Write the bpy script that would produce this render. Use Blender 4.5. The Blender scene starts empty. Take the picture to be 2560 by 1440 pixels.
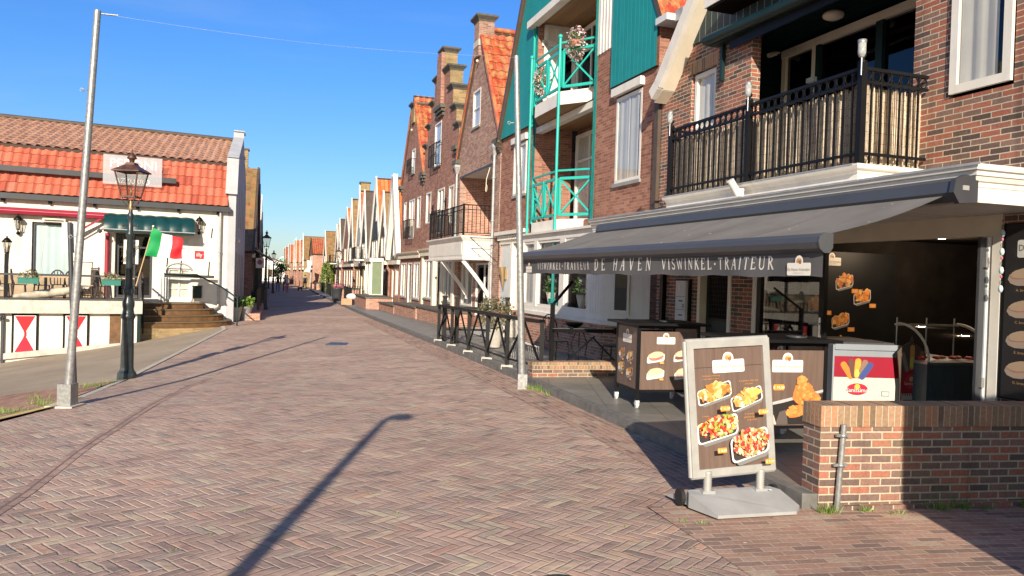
import bpy, random
from math import *
from mathutils import Vector, Matrix
SC=bpy.context.scene; COL=SC.collection
R=radians
# ------------------------------------------------------------------ camera, sky, sun, exposure
PT=.01315; RL=.031; F=1924.; CH=1.65
cam=bpy.data.cameras.new('camera'); camo=bpy.data.objects.new('camera',cam); COL.objects.link(camo)
cam.sensor_width=36; cam.lens=36*F/2560; cam.clip_end=3000; cam.clip_start=.05
camo.matrix_world=Matrix.Translation((0,0,CH))@Matrix.Rotation(pi/2-PT,4,'X')@Matrix.Rotation(RL,4,'Z')
SC.camera=camo
SUN_EL=23.0; SUN_AZ=180.6   # sun stands behind the camera; azimuth from +Y, clockwise
W=bpy.data.worlds.new('World'); SC.world=W; W.use_nodes=True
nt=W.node_tree; bg=nt.nodes['Background']; sky=nt.nodes.new('ShaderNodeTexSky'); sky.sky_type='NISHITA'
sky.sun_disc=False; sky.sun_elevation=R(SUN_EL); sky.sun_rotation=R(SUN_AZ); sky.air_density=1.25; sky.dust_density=.35; sky.ozone_density=3.0
# clear spring air: the horizon opposite the low sun keeps its blue
tc_=nt.nodes.new('ShaderNodeTexCoord'); sx_=nt.nodes.new('ShaderNodeSeparateXYZ'); nt.links.new(tc_.outputs['Generated'],sx_.inputs[0])
rp_=nt.nodes.new('ShaderNodeValToRGB'); nt.links.new(sx_.outputs[2],rp_.inputs[0]); el_=rp_.color_ramp.elements
while len(el_)<4: el_.new(.5)
for e_,(p_,c_) in zip(el_,((0,(.85,1.02,1.38)),(.07,(.66,.94,1.42)),(.25,(.46,.90,1.56)),(.6,(.34,.82,1.70)))): e_.position=p_; e_.color=c_+(1,)
mx_=nt.nodes.new('ShaderNodeMix'); mx_.data_type='RGBA'; mx_.blend_type='MULTIPLY'; mx_.inputs[0].default_value=1
mr_=nt.nodes.new('ShaderNodeMapRange'); mr_.interpolation_type='SMOOTHSTEP'; nt.links.new(sx_.outputs[1],mr_.inputs[0]); mr_.inputs[1].default_value=-.45; mr_.inputs[2].default_value=.25
nt.links.new(mr_.outputs[0],mx_.inputs[0]); nt.links.new(sky.outputs[0],mx_.inputs[6]); nt.links.new(rp_.outputs[0],mx_.inputs[7]); 
# thin wisps of high cloud
mp_=nt.nodes.new('ShaderNodeMapping'); nt.links.new(tc_.outputs['Generated'],mp_.inputs[0]); mp_.inputs['Scale'].default_value=(1.6,1.6,9); mp_.inputs['Rotation'].default_value=(.0,.09,.3); mp_.inputs['Location'].default_value=(.4,0,1.1)
nz_=nt.nodes.new('ShaderNodeTexNoise'); nz_.inputs['Scale'].default_value=1.7; nz_.inputs['Detail'].default_value=7; nz_.inputs['Roughness'].default_value=.55; nt.links.new(mp_.outputs[0],nz_.inputs['Vector'])
cr_=nt.nodes.new('ShaderNodeMapRange'); cr_.interpolation_type='SMOOTHSTEP'; nt.links.new(nz_.outputs[0],cr_.inputs[0]); cr_.inputs[1].default_value=.50; cr_.inputs[2].default_value=.78; cr_.inputs[4].default_value=.13
m3_=nt.nodes.new('ShaderNodeMix'); m3_.data_type='RGBA'; nt.links.new(cr_.outputs[0],m3_.inputs[0]); nt.links.new(mx_.outputs[2],m3_.inputs[6]); m3_.inputs[7].default_value=(5.5,6.6,8,1)
nt.links.new(m3_.outputs[2],bg.inputs[0]); bg.inputs[1].default_value=.07
sl=bpy.data.lights.new('sun','SUN'); so=bpy.data.objects.new('sun',sl); COL.objects.link(so)
sl.energy=5.0; SC.cycles.sample_clamp_indirect=6; sl.angle=R(.5); sl.color=(1,.87,.70)
az=R(SUN_AZ); sd=Vector((sin(az)*cos(R(SUN_EL)),cos(az)*cos(R(SUN_EL)),sin(R(SUN_EL))))
so.matrix_world=sd.to_track_quat('Z','Y').to_matrix().to_4x4(); so.location=(0,-30,30)
SC.view_settings.view_transform='Standard'; SC.view_settings.look='None'; SC.view_settings.exposure=.62; SC.view_settings.gamma=1
try: SC.cycles.max_bounces=6; SC.cycles.transparent_max_bounces=8
except Exception: pass
random.seed(7)
def ray(px,py):
    a=(px-1280)/F;b=-(py-720)/F
    f=(0,cos(PT),-sin(PT));U=(0,sin(PT),cos(PT))
    c,s=cos(RL),sin(RL)
    R=(c,s*U[1],s*U[2]);P=(-s,c*U[1],c*U[2])
    return tuple(f[i]+a*R[i]+b*P[i] for i in range(3))
class Frame:
    # vertical plane through O ; local x=s along d, y=n outward, z up
    def __init__(s,O,d):
        k=hypot(*d); s.O=O; s.d=(d[0]/k,d[1]/k); s.n=(-s.d[1],s.d[0])
    def sz(f,px,py,n=0):
        r=ray(px,py); ox=f.O[0]+n*f.n[0];oy=f.O[1]+n*f.n[1]
        # t*r - o dot n =0
        t=(ox*f.n[0]+oy*f.n[1])/(r[0]*f.n[0]+r[1]*f.n[1])
        X,Y,Z=t*r[0],t*r[1],CH+t*r[2]
        return ((X-f.O[0])*f.d[0]+(Y-f.O[1])*f.d[1], Z)
    def w(f,s,n,z=0): return (f.O[0]+s*f.d[0]+n*f.n[0], f.O[1]+s*f.d[1]+n*f.n[1], z)
def proj(X,Y,Z):
    f=(0,cos(PT),-sin(PT));U=(0,sin(PT),cos(PT));c,s=cos(RL),sin(RL)
    R=(c,s*U[1],s*U[2]);P=(-s,c*U[1],c*U[2]);d=(X,Y,Z-CH)
    D=lambda a:sum(a[i]*d[i] for i in range(3))
    return (1280+F*D(R)/D(f),720-F*D(P)/D(f))
def atz(px,py,z):
    r=ray(px,py);t=(z-CH)/r[2];return (t*r[0],t*r[1])
def aty(px,py,Y):
    r=ray(px,py);t=Y/r[1];return (t*r[0],Y,CH+t*r[2])
FS=Frame((7.43,0),(-.343,1)); FR=Frame((6.05,0),(-.307,1)); FL=Frame((-2.09,0),(.307,-1)); FB=Frame((-10.4,28),(-.888,-.459))
# ------------------------------------------------------------------ mesh builder
OFF={}   # world offset of every empty / mesh tree
class MB:
    def __init__(s,F=None,M=None):
        s.V=[];s.F=[];s.UV=[];s.mi=[];s.sm=[];s.mats=[];s.C=[];s.F0=F;s.M=M;s.hascol=False;s.cm=None;s.cuts=[]
    def T(s,p):
        if s.M is not None: p=s.M@Vector(p)
        if s.F0: return Vector(s.F0.w(p[0],p[1],p[2]))
        return Vector(p)
    def mat(s,m):
        m=m or s.cm
        if m not in s.mats: s.mats.append(m)
        return s.mats.index(m)
    def poly(s,pts,m=None,uv=None,smooth=False,col=None):
        P=[Vector(p) for p in pts]
        if uv is None:
            n=Vector((0,0,0))
            for i in range(len(P)):
                a,b=P[i],P[(i+1)%len(P)]; n+=Vector(((a.y-b.y)*(a.z+b.z),(a.z-b.z)*(a.x+b.x),(a.x-b.x)*(a.y+b.y)))
            ax,ay,az_=abs(n.x),abs(n.y),abs(n.z)
            if az_>=ax and az_>=ay: uv=[(p.x,p.y) for p in P]
            elif ax>ay: uv=[(p.y,p.z) for p in P]
            else: uv=[(p.x,p.z) for p in P]
        b=len(s.V); s.V+= [s.T(p) for p in P]; s.F.append(tuple(range(b,b+len(P)))); s.UV.append(uv); s.mi.append(s.mat(m)); s.sm.append(smooth)
        s.C.append(col); s.hascol|=col is not None
    def box(s,x0,x1,y0,y1,z0,z1,m=None,col=None):
        if x0>x1:x0,x1=x1,x0
        if y0>y1:y0,y1=y1,y0
        if z0>z1:z0,z1=z1,z0
        a=[(x0,y0,z0),(x1,y0,z0),(x1,y1,z0),(x0,y1,z0),(x0,y0,z1),(x1,y0,z1),(x1,y1,z1),(x0,y1,z1)]
        for f in ((0,3,2,1),(4,5,6,7),(0,1,5,4),(1,2,6,5),(2,3,7,6),(3,0,4,7)): s.poly([a[i] for i in f],m,col=col)
    def ext(s,pts,vec,m=None,caps=True,smooth=False,col=None):
        v=Vector(vec);P=[Vector(p) for p in pts];Q=[p+v for p in P]
        n=len(P); nn=Vector((0,0,0))
        for i in range(n):
            a,b=P[i],P[(i+1)%n]; nn+=Vector(((a.y-b.y)*(a.z+b.z),(a.z-b.z)*(a.x+b.x),(a.x-b.x)*(a.y+b.y)))
        if nn.dot(v)>0: P=P[::-1];Q=Q[::-1]
        if caps: s.poly(P,m,col=col); s.poly(Q[::-1],m,col=col)
        for i in range(n):
            j=(i+1)%n; s.poly([P[i],Q[i],Q[j],P[j]],m,smooth=smooth,col=col)
    def shared(s,V,F,m=None,smooth=True,uv=None,col=None):
        b=len(s.V); s.V+=[s.T(v) for v in V]; k=s.mat(m)
        for f in F:
            s.F.append(tuple(b+i for i in f)); s.UV.append([uv[i] for i in f] if uv else [(V[i][0]+V[i][1],V[i][2]) for i in f]); s.mi.append(k); s.sm.append(smooth); s.C.append(col); s.hascol|=col is not None
    def grid(s,fn,nu,nv,m=None,smooth=True,uvs=(1,1),flip=False,col=None):
        V=[];U=[]
        for j in range(nv+1):
            for i in range(nu+1):
                V.append(fn(i/nu,j/nv)); U.append((i/nu*uvs[0],j/nv*uvs[1]))
        Fc=[]
        for j in range(nv):
            for i in range(nu):
                a=j*(nu+1)+i; q=(a,a+1,a+nu+2,a+nu+1); Fc.append(q[::-1] if flip else q)
        s.shared(V,Fc,m,smooth,U,col)
    def tube(s,path,r,seg=8,m=None,smooth=True,caps=True,col=None):
        P=[Vector(p) for p in path]; n=len(P)
        rr=r if isinstance(r,(list,tuple)) else [r]*n
        V=[];Fc=[];up=None
        for i in range(n):
            t=(P[min(i+1,n-1)]-P[max(i-1,0)]).normalized()
            if up is None: up=Vector((0,0,1)) if abs(t.z)<.9 else Vector((1,0,0))
            x=t.cross(up); x=x.normalized() if x.length>1e-6 else Vector((1,0,0)); y=x.cross(t).normalized(); up=y
            for k in range(seg):
                a=2*pi*(k+.5)/seg; V.append(P[i]+x*(cos(a)*rr[i])+y*(sin(a)*rr[i]))
        for i in range(n-1):
            for k in range(seg):
                a=i*seg+k;b=i*seg+(k+1)%seg; Fc.append((a,a+seg,b+seg,b))
        s.shared(V,Fc,m,smooth,None,col)
        if caps:
            s.poly(V[:seg],m,col=col); s.poly(V[-seg:][::-1],m,col=col)
    def bar(s,p,q,w,h,m=None,col=None):
        p,q=Vector(p),Vector(q); t=(q-p).normalized(); up=Vector((0,0,1)) if abs(t.z)<.95 else Vector((0,1,0))
        x=t.cross(up).normalized()*(w/2); y=x.cross(t).normalized()*(h/2)
        a=[p-x-y,p+x-y,p+x+y,p-x+y]; s.ext(a,q-p,m,col=col)
    def lathe(s,prof,c=(0,0,0),seg=16,m=None,smooth=True,rot=0,col=None):
        V=[];Fc=[]
        for r,z in prof:
            for k in range(seg):
                a=2*pi*k/seg+rot; V.append((c[0]+r*cos(a),c[1]+r*sin(a),c[2]+z))
        for i in range(len(prof)-1):
            for k in range(seg):
                a=i*seg+k;b=i*seg+(k+1)%seg; Fc.append((a,b,b+seg,a+seg))
        s.shared(V,Fc,m,smooth,None,col)
    def ball(s,c,r,m=None,seg=10,rings=6,sc=(1,1,1),col=None):
        V=[];Fc=[]
        for i in range(rings+1):
            t=pi*i/rings
            for k in range(seg):
                a=2*pi*k/seg; V.append((c[0]+r*sc[0]*sin(t)*cos(a),c[1]+r*sc[1]*sin(t)*sin(a),c[2]-r*sc[2]*cos(t)))
        for i in range(rings):
            for k in range(seg):
                a=i*seg+k;b=i*seg+(k+1)%seg; Fc.append((a,b,b+seg,a+seg))
        s.shared(V,Fc,m,True,None,col)
    # wall in frame coordinates with openings (s0,s1,z0,z1) and an optional clip (list of (a,b,c): keep a*s+b*z<=c)
    def wall(s,s0,s1,z0,z1,holes=(),n=0,rev=.12,clip=(),m=None,mrev=None):
        xs=sorted(set([s0,s1]+[h[0] for h in holes]+[h[1] for h in holes])); zs=sorted(set([z0,z1]+[h[2] for h in holes]+[h[3] for h in holes]))
        xs=[x for x in xs if s0<=x<=s1]; zs=[z for z in zs if z0<=z<=z1]
        for i in range(len(xs)-1):
            for j in range(len(zs)-1):
                cx=(xs[i]+xs[i+1])/2;cz=(zs[j]+zs[j+1])/2
                if any(h[0]<cx<h[1] and h[2]<cz<h[3] for h in holes): continue
                P=[(xs[i],zs[j]),(xs[i+1],zs[j]),(xs[i+1],zs[j+1]),(xs[i],zs[j+1])]
                for (a,b,c) in clip:
                    Q=[]
                    for k in range(len(P)):
                        p,q=P[k],P[(k+1)%len(P)]; dp=a*p[0]+b*p[1]-c; dq=a*q[0]+b*q[1]-c
                        if dp<=0: Q.append(p)
                        if dp*dq<0: t=dp/(dp-dq); Q.append((p[0]+t*(q[0]-p[0]),p[1]+t*(q[1]-p[1])))
                    P=Q
                    if len(P)<3: break
                if len(P)>=3: s.poly([(p[0],n,p[1]) for p in P][::-1],m)
        for h in holes:
            a,b,c,d=h[:4]; mr=mrev or m
            for q in ([(a,n,c),(a,n,d),(a,n-rev,d),(a,n-rev,c)],[(b,n,c),(b,n-rev,c),(b,n-rev,d),(b,n,d)],[(a,n,d),(b,n,d),(b,n-rev,d),(a,n-rev,d)],[(a,n,c),(a,n-rev,c),(b,n-rev,c),(b,n,c)]): s.poly(q,mr)
    def cut(s):
        if not s.cuts or s.cuts[-1]!=(len(s.F),len(s.V)): s.cuts.append((len(s.F),len(s.V)))
    def build(s,name,parent=None,label=None,cat=None,group=None,kind=None,origin=None):
        if s.cuts:
            cs=[(0,0)]+[c for c in s.cuts if 0<c[0]<len(s.F)]+[(len(s.F),len(s.V))]; o=None
            for (f0,v0),(f1,v1) in zip(cs,cs[1:]):
                q=MB(); q.V=s.V[v0:v1]; q.F=[tuple(i-v0 for i in f) for f in s.F[f0:f1]]; q.UV=s.UV[f0:f1]; q.sm=s.sm[f0:f1]; q.C=s.C[f0:f1]; q.hascol=s.hascol
                us=sorted(set(s.mi[f0:f1])); q.mats=[s.mats[i] for i in us]; q.mi=[us.index(i) for i in s.mi[f0:f1]]
                r=q.build(name,parent,label,cat,group,kind,origin); o=o or r
            return o
        if parent is not None: off=OFF[parent.name]
        elif origin is not None: off=Vector(origin)
        else:
            xs=[v.x for v in s.V];ys=[v.y for v in s.V];zs=[v.z for v in s.V]
            off=Vector(((min(xs)+max(xs))/2,(min(ys)+max(ys))/2,min(zs)))
        me=bpy.data.meshes.new(name); me.from_pydata([tuple(v-off) for v in s.V],[],s.F)
        for m in s.mats: me.materials.append(M(m))
        uvl=me.uv_layers.new(name='UVMap'); li=0; uvd=[]
        for uv in s.UV:
            for u in uv: uvd+= [u[0],u[1]]
        uvl.data.foreach_set('uv',uvd)
        me.polygons.foreach_set('material_index',s.mi); me.polygons.foreach_set('use_smooth',s.sm)
        if s.hascol:
            ca=me.color_attributes.new('Col','FLOAT_COLOR','CORNER'); d=[]
            for f,c in zip(s.F,s.C):
                c=c or (1,1,1); d+= [c[0],c[1],c[2],1.0]*len(f)
            ca.data.foreach_set('color',d)
        me.update()
        o=bpy.data.objects.new(name,me); COL.objects.link(o)
        if parent is not None: o.parent=parent
        else: o.location=off
        OFF[o.name]=off
        tag(o,label,cat,group,kind); return o
def tag(o,label=None,cat=None,group=None,kind=None):
    if label: o['label']=label
    if cat: o['category']=cat
    if group: o['group']=group
    if kind: o['kind']=kind
    return o
def thing(name,label,cat,loc=(0,0,0),group=None):
    o=bpy.data.objects.new(name,None); COL.objects.link(o); o.location=loc; o.empty_display_size=.2
    OFF[o.name]=Vector(loc); tag(o,label,cat,group); return o
def copy_tree(o,parent=None):
    c=o.copy(); COL.objects.link(c); c.parent=parent
    for ch in list(o.children): copy_tree(ch,c)
    return c
def place(o,loc,rz=0,label=None,sc=None):
    o.location=loc; o.rotation_euler=(0,0,rz)
    if sc: o.scale=(sc,)*3
    if label: o['label']=label
    return o
# ------------------------------------------------------------------ materials
MT={}; SPEC={}
class E:  # tiny node-expression helper
    def __init__(s,nt,sk): s.nt=nt; s.sk=sk
    def op(s,o,b=None,c=None):
        n=s.nt.nodes.new('ShaderNodeMath'); n.operation=o; s.nt.links.new(s.sk,n.inputs[0])
        for i,v in ((1,b),(2,c)):
            if v is None: continue
            if isinstance(v,E): s.nt.links.new(v.sk,n.inputs[i])
            else: n.inputs[i].default_value=v
        return E(s.nt,n.outputs[0])
    def __add__(s,b): return s.op('ADD',b)
    def __sub__(s,b): return s.op('SUBTRACT',b)
    def __mul__(s,b): return s.op('MULTIPLY',b)
    def fl(s): return s.op('FLOOR')
    def fr(s): return s.op('FRACT')
    def mn(s,b): return s.op('MINIMUM',b)
    def lt(s,b): return s.op('LESS_THAN',b)
    def mod(s,b): return s.op('FLOORED_MODULO',b)
def newmat(name):
    m=bpy.data.materials.new(name); m.use_nodes=True; nt=m.node_tree; return m,nt,nt.nodes['Principled BSDF']
def noise(nt,vec,scale,detail=3,rough=.6):
    n=nt.nodes.new('ShaderNodeTexNoise'); n.inputs['Scale'].default_value=scale; n.inputs['Detail'].default_value=detail; n.inputs['Roughness'].default_value=rough
    if vec is not None: nt.links.new(vec,n.inputs['Vector'])
    return n.outputs[0]
def ramp(nt,fac,stops,interp='LINEAR'):
    r=nt.nodes.new('ShaderNodeValToRGB'); e=r.color_ramp.elements; r.color_ramp.interpolation=interp
    while len(e)<len(stops): e.new(.5)
    for i,(p,c) in enumerate(stops):
        e[i].position=p; e[i].color=(c[0],c[1],c[2],1) if not isinstance(c,(int,float)) else (c,c,c,1)
    nt.links.new(fac,r.inputs[0]); return r.outputs[0]
def mix(nt,fac,a,b,bt='MIX'):
    n=nt.nodes.new('ShaderNodeMix'); n.data_type='RGBA'; n.blend_type=bt
    for k,v in ((0,fac),(6,a),(7,b)):
        if isinstance(v,bpy.types.NodeSocket): nt.links.new(v,n.inputs[k])
        elif k==0: n.inputs[k].default_value=v
        else: n.inputs[k].default_value=(v[0],v[1],v[2],1)
    return n.outputs[2]
def maprange(nt,v,a,b,c=0,d=1):
    n=nt.nodes.new('ShaderNodeMapRange'); n.interpolation_type='SMOOTHSTEP'; nt.links.new(v,n.inputs[0])
    for i,x in enumerate((a,b,c,d)): n.inputs[i+1].default_value=x
    return n.outputs[0]
def bump(nt,h,strength,dist,bs):
    b=nt.nodes.new('ShaderNodeBump'); b.inputs['Strength'].default_value=strength; b.inputs['Distance'].default_value=dist
    nt.links.new(h,b.inputs['Height']); nt.links.new(b.outputs[0],bs.inputs['Normal'])
def uvsock(nt):
    u=nt.nodes.new('ShaderNodeUVMap'); u.uv_map='UVMap'; return u.outputs[0]
def geosock(nt):
    return nt.nodes.new('ShaderNodeNewGeometry').outputs['Position']
def sep(nt,v):
    n=nt.nodes.new('ShaderNodeSeparateXYZ'); nt.links.new(v,n.inputs[0]); return [E(nt,n.outputs[i]) for i in range(3)]
def comb(nt,x,y,z=None):
    n=nt.nodes.new('ShaderNodeCombineXYZ')
    for i,v in enumerate((x,y,z)):
        if v is not None: nt.links.new(v.sk,n.inputs[i])
    return n.outputs[0]
def white(nt,v):
    n=nt.nodes.new('ShaderNodeTexWhiteNoise'); n.noise_dimensions='3D'; nt.links.new(v,n.inputs['Vector']); return n.outputs
def paint(name,c,rough=.6,metal=0,var=.08,sc=3.,bmp=0,bsc=60,spec=.5,dirt=0,emit=0):
    m,nt,b=newmat(name); g=geosock(nt)
    f=noise(nt,g,sc,4); lo=tuple(x*(1-var*1.6) for x in c); hi=tuple(min(1,x*(1+var)) for x in c)
    col=ramp(nt,f,[(.3,lo),(.7,hi)])
    if dirt:
        mpd=nt.nodes.new('ShaderNodeMapping'); nt.links.new(g,mpd.inputs[0]); mpd.inputs['Scale'].default_value=(1.6,1.6,.4)
        f2=noise(nt,mpd.outputs[0],1.3,6,.75); k=ramp(nt,f2,[(.5,0.),(.75,dirt)]); col=mix(nt,k,col,(.16,.14,.11))
    nt.links.new(col,b.inputs['Base Color']); b.inputs['Roughness'].default_value=rough; b.inputs['Metallic'].default_value=metal
    b.inputs['Specular IOR Level'].default_value=spec
    if bmp: bump(nt,noise(nt,g,bsc,5,.7),bmp,.01,b)
    if emit: b.inputs['Emission Color'].default_value=(c[0],c[1],c[2],1); b.inputs['Emission Strength'].default_value=emit
    return m
def brickm(name,stops,mortar,bw=.222,bh=.062,ms=.006,rough=.85,bmp=.6,weather=.25,green=0):
    m,nt,b=newmat(name); uv=uvsock(nt)
    d=noise(nt,uv,9,2); dd=nt.nodes.new('ShaderNodeVectorMath'); dd.operation='MULTIPLY_ADD'
    nv=nt.nodes.new('ShaderNodeTexNoise'); nv.inputs['Scale'].default_value=14; nt.links.new(uv,nv.inputs['Vector'])
    nt.links.new(nv.outputs['Color'],dd.inputs[0]); dd.inputs[1].default_value=(.006,.006,0); nt.links.new(uv,dd.inputs[2])
    t=nt.nodes.new('ShaderNodeTexBrick'); nt.links.new(dd.outputs[0],t.inputs['Vector']); t.inputs['Scale'].default_value=1
    t.inputs['Color1'].default_value=(0,0,0,1); t.inputs['Color2'].default_value=(1,1,1,1); t.inputs['Mortar'].default_value=(0,0,0,1)
    t.inputs['Mortar Size'].default_value=ms; t.inputs['Mortar Smooth'].default_value=.25; t.inputs['Brick Width'].default_value=bw; t.inputs['Row Height'].default_value=bh
    c=ramp(nt,t.outputs['Color'],stops)
    n1=noise(nt,uv,38,4,.7); c=mix(nt,.35,c,ramp(nt,n1,[(.3,.25),(.7,.85)]),'OVERLAY')
    mo=mix(nt,.3,mortar,ramp(nt,n1,[(.3,.3),(.7,.8)]),'OVERLAY')
    c=mix(nt,t.outputs['Fac'],c,mo)
    big=noise(nt,uv,.9,5,.65); c=mix(nt,weather,c,ramp(nt,big,[(.3,.3),(.7,.8)]),'OVERLAY')
    smp=nt.nodes.new('ShaderNodeMapping'); nt.links.new(uv,smp.inputs[0]); smp.inputs['Scale'].default_value=(4.5,.5,1)
    sk_=ramp(nt,noise(nt,smp.outputs[0],1,5,.65),[(.52,0.),(.72,.42)]); c=mix(nt,sk_,c,tuple(x*.38 for x in stops[0][1])); ef=ramp(nt,noise(nt,uv,2.3,6,.7),[(.60,0.),(.74,.35)]); c=mix(nt,ef,c,(.52,.46,.38))
    if green:
        k=ramp(nt,noise(nt,uv,1.6,6,.7),[(.48,0.),(.7,green)]); c=mix(nt,k,c,(.22,.19,.07))
    nt.links.new(c,b.inputs['Base Color']); b.inputs['Roughness'].default_value=rough; b.inputs['Specular IOR Level'].default_value=.25
    h=E(nt,t.outputs['Fac'])*-1.0+E(nt,n1)*.5
    bump(nt,h.sk,bmp,.008,b); return m
def tilem(name,stops,lichen=None,bumpit=True,rough=.55):
    # uv in tile units
    m,nt,b=newmat(name); uv=uvsock(nt); x,y,_=sep(nt,uv)
    w=white(nt,comb(nt,x.fl(),y.fl())); c=ramp(nt,w[0],stops)
    n=noise(nt,uv,1.1,6,.75)
    if lichen: c=mix(nt,ramp(nt,n,[(.45,0.),(.62,.8)]),c,lichen)
    c=mix(nt,.35,c,ramp(nt,noise(nt,uv,5,4,.7),[(.3,.25),(.7,.8)]),'OVERLAY')
    nt.links.new(c,b.inputs['Base Color']); b.inputs['Roughness'].default_value=rough
    if bumpit:
        h=(x*(2*pi)).op('SINE')*.5-y.fr()*.7; bump(nt,h.sk,1.0,.06,b)
    return m
def glassm(name,tint=(.94,.96,.97),tr=.97,refl=.9):
    m,nt,b=newmat(name); out=nt.nodes['Material Output']; t=nt.nodes.new('ShaderNodeBsdfTransparent'); t.inputs[0].default_value=(tint[0]*tr,tint[1]*tr,tint[2]*tr,1)
    g=nt.nodes.new('ShaderNodeBsdfGlossy'); g.inputs['Roughness'].default_value=.02; g.inputs[0].default_value=(refl,refl,refl,1)
    f=nt.nodes.new('ShaderNodeLayerWeight'); f.inputs['Blend'].default_value=.5
    x=nt.nodes.new('ShaderNodeMixShader'); k=E(nt,f.outputs['Facing']).op('POWER',3.5)*.9+.05; nt.links.new(k.sk,x.inputs[0]); nt.links.new(t.outputs[0],x.inputs[1]); nt.links.new(g.outputs[0],x.inputs[2]); nt.links.new(x.outputs[0],out.inputs[0]); nt.nodes.remove(b); return m
def herring(name):
    m,nt,b=newmat(name); g=geosock(nt)
    mp=nt.nodes.new('ShaderNodeMapping'); mp.vector_type='POINT'; nt.links.new(g,mp.inputs[0]); mp.inputs['Rotation'].default_value=(0,0,R(45-6)); k=1/.073; mp.inputs['Scale'].default_value=(k,k,k)
    wob=nt.nodes.new('ShaderNodeVectorMath'); wob.operation='MULTIPLY_ADD'; nv=nt.nodes.new('ShaderNodeTexNoise'); nv.inputs['Scale'].default_value=.55; nv.inputs['Detail'].default_value=4
    nt.links.new(mp.outputs[0],nv.inputs['Vector']); nt.links.new(nv.outputs['Color'],wob.inputs[0]); wob.inputs[1].default_value=(.42,.42,0); nt.links.new(mp.outputs[0],wob.inputs[2])
    u,v,_=sep(nt,wob.outputs[0]); i,j=u.fl(),v.fl(); fu,fv=u.fr(),v.fr(); n=3.
    kk=(i-j).mod(2*n); H=kk.lt(n-.5)
    # along / across coordinates
    al_h=kk+fu; al_v=(kk*-1.+(2*n-1))+fv
    def sel(a,b_): return b_+(a-b_)*H
    al=sel(al_h,al_v); ac=sel(fv,fu)
    idx=sel(i-kk,i); idy=sel(j,j-(kk*-1.+(2*n-1)))
    idv=comb(nt,idx,idy,H); wn=white(nt,idv); rnd=E(nt,wn[0]); rc=sep(nt,wn[1])
    d=al.mn((al*-1.)+n).mn(ac.mn(ac*-1.+1.))
    d2=d+(E(nt,noise(nt,g,70,3))-.5)*.09
    brick=maprange(nt,d2.sk,.04,.14)
    c=ramp(nt,wn[0],[(0,(.24,.175,.15)),(.10,(.32,.22,.18)),(.4,(.39,.265,.215)),(.6,(.44,.305,.245)),(.78,(.43,.255,.19)),(.9,(.47,.385,.27)),(1,(.30,.24,.21))])
    big=noise(nt,g,.35,5,.6); c=mix(nt,.45,c,ramp(nt,big,[(.3,.32),(.7,.72)]),'OVERLAY')
    fine=noise(nt,g,120,4,.75); c=mix(nt,.4,c,ramp(nt,fine,[(.3,.3),(.7,.75)]),'OVERLAY')
    # sand swept over the joints and the bricks
    sandn=noise(nt,g,2.2,6,.7); sandk=ramp(nt,sandn,[(.42,0.),(.75,.6)]); c=mix(nt,sandk,c,(.46,.35,.275)); dk=ramp(nt,noise(nt,g,.23,5,.6),[(.5,0.),(.72,.38)]); c=mix(nt,dk,c,(.20,.15,.13)); st=ramp(nt,noise(nt,g,3.1,3,.5),[(.66,0.),(.74,.5)]); c=mix(nt,st,c,(.13,.10,.09))
    sand=mix(nt,.5,(.56,.44,.345),ramp(nt,noise(nt,g,1.1,4),[(.35,.2),(.65,.8)]),'OVERLAY')
    sand=mix(nt,ramp(nt,noise(nt,g,.42,4,.6),[(.36,.35),(.60,1.)]),(.20,.145,.115),sand)
    c=mix(nt,brick,sand,c); nt.links.new(c,b.inputs['Base Color'])
    b.inputs['Roughness'].default_value=.8; b.inputs['Specular IOR Level'].default_value=.3
    h=E(nt,brick)*1.0+rnd*.5+(rc[0]-.5)*(al-1.5)*.35+(rc[1]-.5)*(ac-.5)*.9+E(nt,fine)*.25+E(nt,noise(nt,g,18,3))*.5+E(nt,noise(nt,g,1.3,4))*9.
    bump(nt,h.sk,.85,.010,b); return m
def asphalt(name,c,sc=90,var=.35,patch=(.5,.5,.5)):
    m,nt,b=newmat(name); g=geosock(nt); f=noise(nt,g,sc,4,.8); lo=tuple(x*(1-var) for x in c); hi=tuple(x*(1+var) for x in c)
    col=ramp(nt,f,[(.35,lo),(.65,hi)]); col=mix(nt,.5,col,ramp(nt,noise(nt,g,.6,6,.65),[(.3,.32),(.7,.7)]),'OVERLAY')
    nt.links.new(col,b.inputs['Base Color']); b.inputs['Roughness'].default_value=.9; b.inputs['Specular IOR Level'].default_value=.2; bump(nt,f,.5,.01,b); return m
def tilefloor(name,c,w=.6,h=.6,mort=(.1,.1,.1),rough=.35,ms=.004,off=0.,var=.12):
    m,nt,b=newmat(name); uv=uvsock(nt); t=nt.nodes.new('ShaderNodeTexBrick'); nt.links.new(uv,t.inputs['Vector']); t.inputs['Scale'].default_value=1; t.offset=off
    t.inputs['Color1'].default_value=tuple(x*(1-var) for x in c)+(1,); t.inputs['Color2'].default_value=tuple(x*(1+var) for x in c)+(1,); t.inputs['Mortar'].default_value=mort+(1,)
    t.inputs['Mortar Size'].default_value=ms; t.inputs['Brick Width'].default_value=w; t.inputs['Row Height'].default_value=h
    col=mix(nt,.35,t.outputs['Color'],ramp(nt,noise(nt,uv,2.5,6,.7),[(.3,.3),(.7,.75)]),'OVERLAY'); nt.links.new(col,b.inputs['Base Color'])
    b.inputs['Roughness'].default_value=rough; bump(nt,(E(nt,t.outputs['Fac'])*-1.).sk,.4,.004,b); return m
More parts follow.
